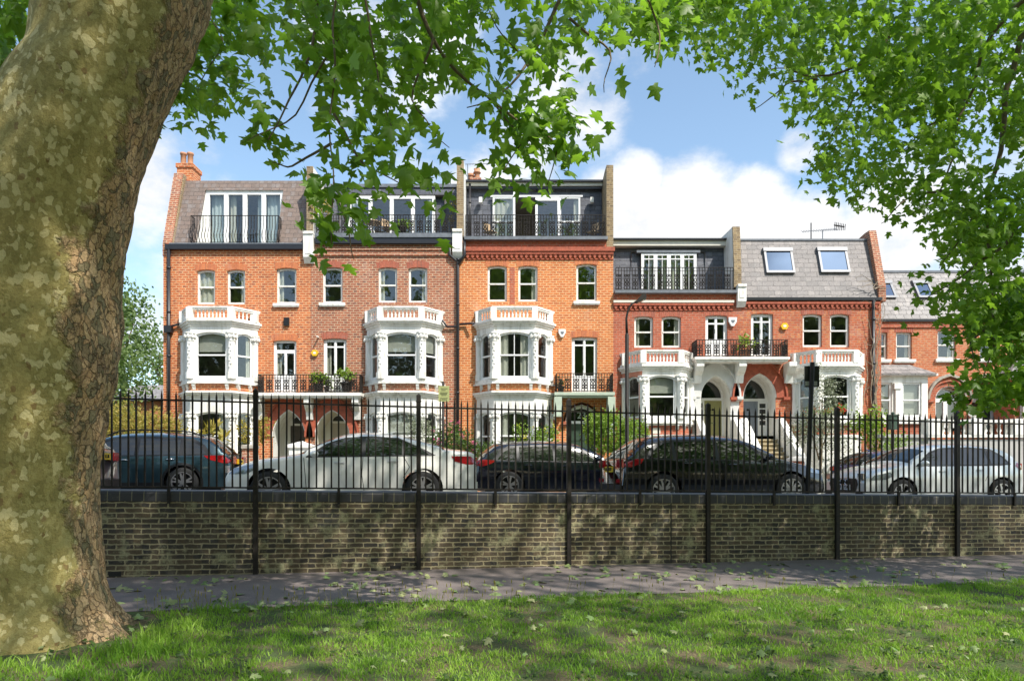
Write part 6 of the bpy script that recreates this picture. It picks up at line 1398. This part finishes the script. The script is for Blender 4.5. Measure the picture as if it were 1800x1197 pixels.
c4 = car('glossy black crossover facing right, parked behind the railings before the steps', 6.68, near, 4.58, 1.86, sc_prof(SUV, 4.58/4.6, .945), sc_prof(SB, 4.58/4.6, .945), (.83, 3.70), .345, 'paint_black', sc_win(suvwin(), 4.58/4.6, .945),
    (3.48, 2.86, .008), (.10, .52, .008), [(.0,.80),(.0,.90),(.25,.99),(.42,1.0),(.36,.90),(.15,.82)], [(4.05,.72),(4.1,.82),(4.45,.76),(4.5,.68)], zroad=.86, clad=False, plate=.78, ptxt='LA70 RXV',
    doors=[[(2.04,.97),(2.06,.6),(2.02,.3)], [(3.3,.93),(3.28,.6),(3.26,.3)], [(1.1,.98),(1.15,.8),(1.3,.6)], [(1.3,.3),(3.26,.3)]], handles=((1.35,.90),(2.35,.88)), rail=False, pillar=(1,), mirror=(3.15,.98), spoke=7)
c3 = car('black sports utility car facing right, farther out between the white saloon and black crossover', 6.9, far, 4.65, 1.88, sc_prof(SUV, 4.65/4.6, .93), sc_prof(SB, 4.65/4.6, .93), (.86, 3.68), .35, 'paint_ink', sc_win(suvwin(), 4.65/4.6, .93),
    (3.52, 2.88, .008), (.10, .52, .008), [(.0,.84),(.0,.98),(.2,1.0),(.52,.98),(.4,.90),(.15,.82)], [(4.05,.72),(4.1,.82),(4.45,.76),(4.5,.68)], zroad=gz(-.8, 17.4), plate=.66,
    doors=[[(2.04,.97),(2.06,.6),(2.02,.3)], [(3.3,.93),(3.28,.6),(3.26,.3)]], handles=((1.35,.86),(2.35,.84)), mirror=(3.18,.97), spoke=5)
c1 = car('teal grey estate car facing left, beside the plane trunk', 1.05, far, 4.70, 1.88, sc_prof(SUV, 4.7/4.6, .955), sc_prof(SB, 4.7/4.6, .955), (1.08, 3.87), .355, 'paint_teal', sc_win(suvwin(), 4.7/4.6, .955),
    (3.52, 2.88, .008), (.10, .52, .008), [(.0,.80),(.0,.92),(.15,1.0),(.62,.99),(.5,.9),(.2,.82)], [(4.05,.72),(4.1,.82),(4.45,.76),(4.5,.68)], flip=True, zroad=gz(-7.7, 16), clad=True, rail='b', plate=.86, ptxt='LD19',
    doors=[[(2.04,.97),(2.06,.6),(2.02,.3)], [(3.3,.93),(3.28,.6),(3.26,.3)]], handles=((1.35,.90),(2.35,.88)), mirror=(3.18,.97), spoke=5)
c0 = car('taupe car whose rear corner shows beside the plane trunk, yellow number plate', -3.32, lambda s: (near(s)[0], near(s)[1]), 4.5, 1.84, sc_prof(SUV, 4.5/4.6, .98), sc_prof(SB, 4.5/4.6, .98), (.85, 3.6), .35, 'paint_taupe', sc_win(suvwin(), 4.5/4.6, .98),
    (3.42, 2.8, .008), (.10, .52, .008), [(.0,.80),(.0,.92),(.15,1.0),(.42,.99),(.3,.9)], [(4.05,.70),(4.1,.78),(4.35,.74),(4.4,.66)], flip=True, zroad=.98, clad=True, plate=.90, ptxt='LL18', mirror=(3.1,.95))
c5 = car('dark blue hatchback farther off, partly hidden by the silver-white hatchback', 17.95, far, 4.1, 1.78, sc_prof(HATCH, 4.1/4.02, 1.0), sc_prof([(0,.96),(1.0,.93),(3.0,.88),(3.3,.86),(4.02,.60)], 4.1/4.02, 1.0), (.70, 3.28), .32, 'paint_blue',
    sc_win(dict(trim=[[(.40,.975),(.55,1.16),(.80,1.33),(1.4,1.365),(2.1,1.34),(2.42,1.24),(2.86,.925),(.7,.945)]], win=[[(.50,.99),(.62,1.16),(.82,1.27),(.92,1.28),(.92,.975)], [(.99,.97),(.99,1.30),(1.55,1.325),(1.72,1.32),(1.72,.955)], [(1.80,.955),(1.80,1.315),(2.1,1.31),(2.38,1.21),(2.72,.96),(2.72,.94)]]), 4.1/4.02, 1.),
    (2.98, 2.5, .008), (.10, .48, .008), [(.0,.86),(.05,.98),(.3,1.0),(.32,.90),(.12,.84)], [(3.42,.72),(3.5,.80),(3.82,.72),(3.92,.62)], zroad=gz(10, 19.3), plate=.76, ptxt='LY16', mirror=(2.75,.93))
# ------------------------------------------------------------------ lawn: grass blades and litter (nobody could count them)
def edge_y(x): return 8.28+.180*x+.07*math.sin(x*2.1)+.05*math.sin(x*5.3)
def nz2(p, sc_, z=0.): return np.array([noise.noise(Vector((a*sc_, b2*sc_, z))) for a, b2 in p])
def grassy(n, x0, x1, y0, y1, hmul=1., name='grass', w=.0042):
    p = rng.uniform((x0, y0), (x1, y1), (n, 2)); ey = 8.34+.180*p[:, 0]+.07*np.sin(p[:, 0]*2.1)+.05*np.sin(p[:, 0]*5.3)
    p = p[(p[:, 1] < ey) & (np.abs(p[:, 0]) < p[:, 1]*.80+.3)]
    d = nz2(p, 1.7, 2.)+.6*nz2(p, 4.5, 7.); keep = rng.uniform(0, 1, len(p)) < np.clip(.84+1.6*d, .12, 1); p, d = p[keep], d[keep]
    tx_ = (p[:, 0]+4.72)**2+(p[:, 1]-6.65)**2; p, d = p[tx_ > 1.3], d[tx_ > 1.3]
    n = len(p); tuft = np.clip(nz2(p, 2.8, 11.), 0, 1); ey = 8.34+.18*p[:, 0]
    h_ = rng.uniform(.022, .052, n)*(1+1.5*tuft)*hmul; h_ *= 1+.9*np.exp(-((ey-p[:, 1])/.25)**2)*rng.uniform(0, 1, n)
    h_ *= 1+2.2*np.exp(-(((p[:, 0]+3.5)**2+(p[:, 1]-6.2)**2)/.9))*rng.uniform(0, 1, n)
    a = rng.uniform(0, 2*math.pi, n); lean = rng.normal(0, .45, (n, 2))*h_[:, None]; zb = np.array([LZ(x, y)-.005 for x, y in p])
    wv = np.stack([np.cos(a), np.sin(a)], 1)*w*rng.uniform(.7, 1.4, (n, 1))
    b0 = np.concatenate([p-wv, zb[:, None]], 1); b1 = np.concatenate([p+wv, zb[:, None]], 1)
    m0 = np.concatenate([p-wv*.8+lean*.35, (zb+h_*.6)[:, None]], 1); m1 = np.concatenate([p+wv*.8+lean*.35, (zb+h_*.6)[:, None]], 1)
    tp = np.concatenate([p+lean, (zb+h_*.95)[:, None]], 1)
    V = np.stack([b0, b1, m0, m1, tp], 1).reshape(-1, 3); k = np.arange(n)*5
    Fc = np.concatenate([np.stack([k, k+1, k+3], 1), np.stack([k, k+3, k+2], 1), np.stack([k+2, k+3, k+4], 1)])
    v = np.clip(.5+.8*nz2(p, 1.1, 21.)+rng.normal(0, .22, n), 0, 1)
    o = npmesh(name, V, Fc, 'grass_blade', None, np.repeat(v, 5)); o['kind'] = 'stuff'; return o
grassy(170000, -7.2, 8.6, 4.3, 9.9)
p = rng.uniform((-4.2, 7.2), (7.5, 9.6), (2200, 2)); ey = 8.38+.18*p[:, 0]; p = p[(np.abs(p[:, 1]-ey) < .22) & (rng.uniform(0, 1, 2200) < np.where(p[:, 0] < 0, .7, .25))]
mbv = [];  # taller seed stalks along the path edge
st_ = MB()
for x, y in p[:230]:
    hh = random.uniform(.10, .26); lx, ly = random.gauss(0, .04), random.gauss(0, .04); st_.tube([(x, y, 0), (x+lx*.4, y+ly*.4, hh*.55), (x+lx, y+ly, hh)], [.0018, .0016, .0012], 3); st_.lathe((x+lx, y+ly, hh), [(0, -.01), (.006, .01), (.005, .03), (0, .05)], 4)
o = mk('seed_stalks', st_, 'leaf_gold'); o['kind'] = 'stuff'; me = o.data; a = me.attributes.new('lv', 'FLOAT', 'POINT'); a.data.foreach_set('value', rng.uniform(0, .6, len(me.vertices)))
# fallen leaves on path and lawn
q = []
for _ in range(820):
    s = random.uniform(-3, 15); n_ = random.uniform(-2.9, -.05); 
    if noise.noise(Vector((s*.9, n_*1.3, 4))) > -.12: w_ = wp(s, n_); q.append((w_.x, w_.y, .062))
o = leaves('fallen_leaves', q, .105, 'leaf_litter', None, nrm_bias=(0, -.3, 2.2), droop=0, spread=.7); o['kind'] = 'stuff'
q = [(random.uniform(-4.5, 7), random.uniform(4.6, 8.3), .045+random.random()*.03) for _ in range(120)]
o = leaves('fallen_leaves', q, .075, 'leaf_litter', None, nrm_bias=(0, -.3, 1.6), droop=0, spread=.5); o['kind'] = 'stuff'
wc = [(random.uniform(-4.5, 7), random.uniform(4.5, 8.2)) for _ in range(260)]
q = [(x+random.gauss(0, .05), y+random.gauss(0, .05), LZ(x, y)+.02+random.random()*.03) for x, y in wc if noise.noise(Vector((x*.7, y*.7, 31))) > -.1 for _ in range(9)]
o = leaves('weeds', q, .045, 'leaf_dark', None, tmpl='oval', nrm_bias=(0, -.2, 1.6), droop=0, spread=.5); o['kind'] = 'stuff'
# ------------------------------------------------------------------ planting in front of the houses
def plant(name, label, cat, blobs, mat, size, tmpl='oval', flowers=None, stem=None, grp=None, k=10, cr=.10, shell=.2, droop=.2):
    c0 = blobs[0][0]; t = thing(name, (c0[0], c0[1], .7), label, cat, grp)
    P = np.concatenate([clumps(c, r, n, k, cr, shell) for c, r, n in blobs]); P = P[P[:, 2] > .75]
    leaves('foliage', P, size, mat, t, tmpl=tmpl, spread=1.0, droop=droop)
    if flowers:
        fm, fs, nf = flowers; P = np.concatenate([clumps(c, (r[0]*1.02, r[1]*1.02, r[2]*1.02), max(2, int(nf*n/sum(b2[2] for b2 in blobs))), 5, .035, .85) for c, r, n in blobs]); P = P[P[:, 2] > 1.0]; fo = leaves('flowers', P, fs, fm, t, tmpl='oval', spread=1.2, droop=0); fo['kind'] = 'stuff'
    if stem:
        mb = MB()
        for (x, y, z0, x2, z2, r) in stem: mb.tube([(x, y, z0), ((x+x2)/2+.04, y, (z0+z2)/2), (x2, y, z2)], [r, r*.8, r*.4], 6)
        mk('stem', mb, 'bark_thin', t, True)
    return t
def B(px, py, Y, rpx, rpy, n, ry=None): return ((wx(px, Y), Y, wz(py, Y)), (rpx/F*Y, ry or rpx/F*Y, rpy/F*Y), n)
plant('rose_bush', 'rose bush covered in pink blooms by the brown drainpipe, behind the white saloon', 'bush', [B(795, 775, 24.8, 38, 34, 150), B(775, 800, 24.6, 30, 25, 70), B(822, 790, 25, 20, 18, 40)], 'leaf_dark', .09, flowers=('petal_pink', .075, 48))
plant('olive_bush', 'grey green bush left of the pink rose bush, before the ground floor bay', 'bush', [B(742, 768, 25.3, 30, 32, 130), B(735, 745, 25.5, 18, 18, 35)], 'leaf_olive', .10, 'thin', k=14)
plant('flowering_shrub', 'bright green shrub with yellow flowers at the right of the orange house bay', 'bush', [B(945, 770, 25.3, 22, 20, 50), B(968, 760, 25.4, 9, 22, 20), B(912, 765, 25.4, 7, 22, 16)], 'leaf_bright', .10, flowers=('petal_yellow', .08, 14))
plant('garden_hedge', 'rounded green hedge beside the dark green door numbered 23', 'hedge', [B(1072, 762, 25.2, 42, 34, 330), B(1112, 765, 25.4, 26, 28, 130), B(1050, 745, 25.2, 22, 20, 70)], 'leaf_bright', .10, shell=.55)
plant('olive_tree', 'slender silvery olive tree in front of the right hand bay', 'tree', [B(1440, 735, 24.6, 34, 36, 120), B(1452, 690, 24.7, 22, 30, 60), B(1412, 760, 24.6, 26, 34, 70), B(1470, 770, 24.6, 24, 40, 60), B(1435, 655, 24.8, 10, 16, 14)], 'leaf_olive', .12, 'thin', k=14, cr=.16, stem=[(wx(1440, 24.6), 24.6, .7, wx(1445, 24.6), 4.2, .05), (wx(1440, 24.6), 24.6, 2.0, wx(1415, 24.6), 3.6, .03), (wx(1440, 24.6), 24.6, 2.2, wx(1468, 24.6), 3.8, .03)], shell=.1)
plant('red_geraniums', 'row of small red flowers below the right hand bay window', 'flowers', [B(1450, 722, 26.2, 36, 4, 34), B(1480, 716, 26.2, 6, 5, 10)], 'leaf_bright', .06, flowers=('petal_red', .07, 26), cr=.04)
plant('climbing_shrub', 'loose yellow green shrub at the foot of the bare climber', 'bush', [B(1535, 750, 25.6, 20, 34, 60), B(1560, 775, 25.4, 26, 18, 50), B(1510, 745, 25.8, 14, 20, 24)], 'leaf_bright', .11, k=9, cr=.15)
plant('low_planting', 'low bright green ground planting in front of the grey retaining wall', 'plants', [B(1590, 790, 24.4, 40, 12, 110)], 'leaf_bright', .10, 'thin')
plant('garden_hedge', 'yellow green hedge at the left beside the plane trunk, behind the teal estate', 'hedge', [B(215, 740, 25.5, 40, 32, 170), B(262, 745, 25.5, 34, 26, 120), B(300, 752, 25.3, 18, 20, 50), B(165, 735, 25.5, 40, 40, 90)], 'leaf_gold', .14, 'thin', k=16, cr=.16)
plant('garden_shrub', 'reddish young shrub between the left bay and the pointed porch', 'bush', [B(463, 755, 26.3, 14, 28, 44), B(430, 760, 26.2, 9, 26, 26)], 'leaf_gold', .09, stem=[(wx(460, 26.3), 26.3, .7, wx(462, 26.3), 2.8, .025)])
plant('spiky_plant', 'spiky strap leaved plant in front of the leftmost ground floor bay', 'plant', [B(372, 772, 25.6, 24, 20, 12)], 'leaf_gold', .55, 'thin', k=6, cr=.05, droop=-.6)
plant('front_shrub', 'small leafy shrub at the foot of the bright orange house bay', 'bush', [B(850, 790, 25, 30, 14, 60)], 'leaf_dark', .09)
def potted(px, py0, py1, Y, label, w_=.20, mat='leaf_bright', pm='pot_dark', size=.12, spiky=False, n=26):
    z0 = wz(py1, Y); x = wx(px, Y); t = thing('potted_plant', (x, Y, z0), label, 'plant', None); mb = MB(); hh = w_*1.5
    mb.lathe((x, Y, z0), [(w_*.7, 0), (w_*.95, hh*.85), (w_*1.08, hh*.85), (w_*1.08, hh), (w_*.8, hh), (.01, hh*.9)], 12); mk('plant_pot', mb, pm, t, True)
    zt = wz(py0, Y); P = clumps((x, Y, (z0+hh+zt)/2), (w_*1.9, w_*1.4, (zt-z0-hh)/2), n, 9, .05, .1); leaves('foliage', P, size, mat, t, tmpl='thin' if spiky else 'oval', spread=1., droop=-.5 if spiky else .1)
sy = YF-.35
potted(560, 652, 688, sy, 'bushy pale green plant in a dark pot, left one on the shared balcony'); potted(609, 646, 688, sy, 'bushy pale green plant in a dark pot, right end of the shared balcony', .24)
potted(574, 664, 688, sy, 'smaller pale green plant between the two bushy balcony pots', .12, n=12)
potted(1312, 590, 627, YF-.4, 'leafy plant in a terracotta pot on the balcony over the red arch', .19, pm='pot', spiky=True, size=.32, n=7)
potted(986, 668, 689, sy, 'low dark planter at the left end of the pale green balcony', .15, mat='leaf_dark', n=6)
potted(707, 388, 413, YF+.45, 'round pale green plant in a pot on the brown house roof terrace', .2, mat='leaf_bright')
# terrace furniture
def table_chair(px, Y, z0, label):
    x = wx(px, Y); t = thing('terrace_table', (x, Y, z0), label, 'table'); mb = MB(); mb.lathe((x, Y, z0+.66), [(.36, 0), (.36, .03)], 16); mk('table_top', mb, 'tan', t)
    for dx, dy in ((-.2, -.2), (.2, -.2), (0, .25)): mb = MB(); mb.tube([(x+dx, Y+dy, z0), (x-dx*.4, Y-dy*.4, z0+.66)], .014, 5); mk('leg', mb, 'white', t)
table_chair(655, YF+.5, h2.Z(413), 'small round bistro table on the brown house roof terrace')
def chair(px, Y, z0, label, mat, rot):
    x = wx(px, Y); t = thing('terrace_chair', (x, Y, z0), label, 'chair', None, rot); mb = MB(); mb.box(-.2, .2, -.2, .2, .42, .45); mk('seat', mb, mat, t)
    mb = MB(); mb.box(-.2, .2, .18, .21, .55, .85); mk('backrest', mb, mat, t)
    for sx in (-1, 1):
        mb = MB(); mb.tube([(sx*.2, -.2, 0), (sx*.2, -.05, .43), (sx*.2, .20, .88)], .014, 5); mk('frame', mb, 'iron', t)
        mb = MB(); mb.tube([(sx*.2, .22, 0), (sx*.2, -.18, .44)], .014, 5); mk('leg', mb, 'iron', t)
chair(682, YF+.5, h2.Z(413), 'slatted folding chair right of the bistro table on the roof terrace', 'tan', .8)
chair(1042, YF+.6, h3.Z(418.5), 'dark framed folding chair at the right end of the orange house roof terrace', 'tan', -.9)
chair(862, YF+.6, h3.Z(418.5), 'folding chair at the left end of the orange house roof terrace', 'tan', .9)
plant('wall_creeper', 'yellow green creeper spilling over the party wall between the left two roofs', 'climber', [((wx(566, 28.2), 28.1, wz(365, 28.2)), (.35, .25, .8), 40)], 'leaf_gold', .11)
plant('wall_creeper', 'thin creeper on the roof party wall left of the open terrace door', 'climber', [((wx(796, 28.6), 28.6, wz(368, 28.6)), (.15, .3, 1.0), 16)], 'leaf_gold', .10)
# ------------------------------------------------------------------ street furniture
t = thing('street_lamp', (wx(1102, 21.7), 21.7, GZ(4)), 'tall black street lamp with curved arm beside the red brick bay', 'street lamp')
X_ = wx(1102, 21.7); zb_ = GZ(4); mb = MB(); mb.lathe((X_, 21.7, zb_), [(.10, 0), (.10, 1.2), (.065, 1.25), (.06, wz(588, 21.7)-zb_), (.045, wz(586, 21.7)-zb_)], 12); mk('pole', mb, 'iron', t, True)
P_ = [(wx(a, 21.7), 21.7, wz(b2, 21.7)) for a, b2 in ((1102, 590), (1101, 560), (1104, 545), (1110, 535), (1118, 530))]; mb = MB(); mb.tube(P_, [.045, .035, .032, .03, .028], 8); mk('arm', mb, 'iron', t, True)
mb = MB(); x0, z0 = wx(1116, 21.7), wz(531, 21.7); mb.extr([(0, 0), (.1, .10), (.22, .24), (.33, .24), (.36, .12), (.08, -.03)], lambda u, z, w: (x0+u, 21.7+w, z0+z), -.11, .11); lh = mk('lamp_head', mb, 'iron', t); mb = MB(); mb.extr([(.10, -.015), (.33, .10), (.35, .085), (.12, -.04)], lambda u, z, w: (x0+u, 21.7+w, z0+z), -.09, .09); mk('lamp_glass', mb, 'lamp_clear', lh)
sp_ = wp(5.45+1.0, .75) if False else None
yS = 12.75; xS = wx(1424, yS); t = thing('sign_post', (xS, yS, gz(xS, yS)+.1), 'dark leaning post carrying two small dark sign plates, seen from behind', 'sign post')
mb = MB(); mb.tube([(wx(1418, yS), yS, .8), (wx(1428, yS), yS, wz(637, yS))], .042, 10); mk('pole', mb, 'iron', t, True)
for a, b2 in ((1415, 1425), (1429, 1441)):
    mb = MB(); mb.box(wx(a, yS), wx(b2, yS), yS+.02, yS+.03, wz(680, yS), wz(643, yS)); pl_ = mk('sign_plate', mb, 'black_trim', t)
    mb = MB(); mb.box(wx(a+1, yS), wx(a+8, yS), yS+.012, yS+.02, wz(678, yS), wz(670, yS)); mk('sticker', mb, 'render_grey', pl_)
yS = 21.8; xS = wx(779, yS); t = thing('notice_post', (xS, yS, GZ(xS)), 'green and yellow parking notice on a dark post before the drainpipe', 'sign post'); mb = MB(); mb.tube([(xS, yS, GZ(xS)), (xS, yS, wz(671, yS))], .04, 8); mk('pole', mb, 'iron', t, True)
mb = MB(); mb.box(wx(771, yS), wx(790, yS), yS-.06, yS-.045, wz(706, yS), wz(679, yS)); pn = mk('notice_panel', mb, 'sign_green', t)
mb = MB()
for py, a, b2 in ((683, 775, 787), (686, 776, 784), (690, 774, 787), (692.4, 774, 786), (694.8, 776, 785), (700, 774, 787), (702.4, 777, 784)): mb.box(wx(a, yS), wx(b2, yS), yS-.064, yS-.06, wz(py+.9, yS), wz(py, yS))
mk('notice_text', mb, 'black_trim', pn)
yS = 21.8; xS = wx(1569, yS); t = thing('box_post', (xS, yS, GZ(xS)), 'dark green metal box on a black post right of the bare climber', 'post'); mb = MB(); mb.tube([(xS, yS, GZ(xS)), (xS, yS, wz(755, yS))], .05, 8); mk('pole', mb, 'iron', t)
mb = MB(); mb.box(wx(1563, yS), wx(1576, yS), yS-.12, yS+.1, wz(755, yS), wz(731, yS)); mb.box(wx(1562, yS), wx(1577, yS), yS-.14, yS+.12, wz(731, yS), wz(729, yS)); mb.lathe((xS, yS, wz(729, yS)), [(.05, 0), (.05, .04), (.07, .05), (0, .10)], 8); mk('box', mb, 'box_green', t)
# ------------------------------------------------------------------ beyond the left end of the row
def fartree(name, c, r, n, label, mat, size, trunk_r=.25, gate=None, grp=None, gz0=.7, tmpl='oval'):
    t = thing(name, (c[0], c[1], gz0), label, 'tree', grp); P = clumps(c, r, n, 12, size*1.5, .15); leaves('crown', P, size, mat, t, tmpl=tmpl, spread=1.)
    mb = MB(); mb.tube([(c[0], c[1], gz0), (c[0]+.1, c[1], c[2]*.6), (c[0], c[1], c[2]+r[2]*.5)], [trunk_r, trunk_r*.7, trunk_r*.25], 10)
    for k in range(6): a = random.uniform(0, 6.28); mb.tube([(c[0], c[1], c[2]-r[2]*.6+k*r[2]*.15), (c[0]+r[0]*.6*math.cos(a), c[1]+r[1]*.6*math.sin(a), c[2]+r[2]*.3)], [trunk_r*.35, .03], 6)
    mk('trunk', mb, 'bark_thin', t, True); return t
fartree('birch_tree', (wx(215, 44), 44, wz(600, 44)), (2.1, 2, 4.2), 330, 'pale airy tree between the plane trunk and the orange house', 'leaf_far', .24)
fartree('garden_tree', (wx(160, 40), 40, wz(640, 40)), (3, 2.5, 4), 300, 'leafy tree half hidden behind the plane trunk', 'leaf_far', .26)
fartree('garden_tree', (wx(280, 60), 60, wz(645, 60)), (1.6, 2, 2.6), 90, 'small distant tree touching the left edge of the orange house', 'leaf_far', .26)
Hh = House('pale gabled house far behind, left of the terrace, low in the gap', 175, 330, 48, 'brick_salmon', wz(705, 48)); Hh.root['group'] = 'houses beyond'; del Hh.root['group']; Hh.root.name = 'distant_house'
ORG[Hh.root.name] = Hh.root.location.copy()
Hh.finish(6); mb = MB(); a0, a1 = wx(190, 48), wx(300, 48); xm = wx(250, 48); zt0 = wz(705, 48)
mb.add([(a0-1, 47.6, zt0), (a1+.5, 47.6, zt0), (a1+.5, 54, zt0), (a0-1, 54, zt0), (a0+.5, 50.8, wz(668, 48)), (a1-1.5, 50.8, wz(668, 48))], [(0,1,5,4), (2,3,4,5), (1,2,5), (3,0,4)]); mk('roof', mb, 'slate_pale', Hh.root)
mb = MB(); mb.box(wx(225, 48), wx(238, 48), 47.9, 48, wz(735, 48), wz(715, 48)); mk('window', mb, 'car_glass', Hh.root)
# ------------------------------------------------------------------ park trees behind the camera (seen only in window glass and car paint)
for i, (x, y, z, r, n) in enumerate(((-20, -24, 13.5, 7.5, 620), (-6, -28, 14, 8, 700), (8, -26, 13.5, 7.5, 640), (22, -25, 14, 8, 640), (36, -23, 13, 7.5, 500), (-34, -22, 13, 7.5, 480), (1, -34, 15, 8, 500), (15, -34, 15, 8, 500))):
    fartree('park_tree', (x, y, z), (r, r*.8, r*1.62), n, 'broad green park tree across the lawn, out of view behind the viewer', 'leaf_far', .75, .4, gz0=0, grp='park trees behind the viewer', tmpl='oval')
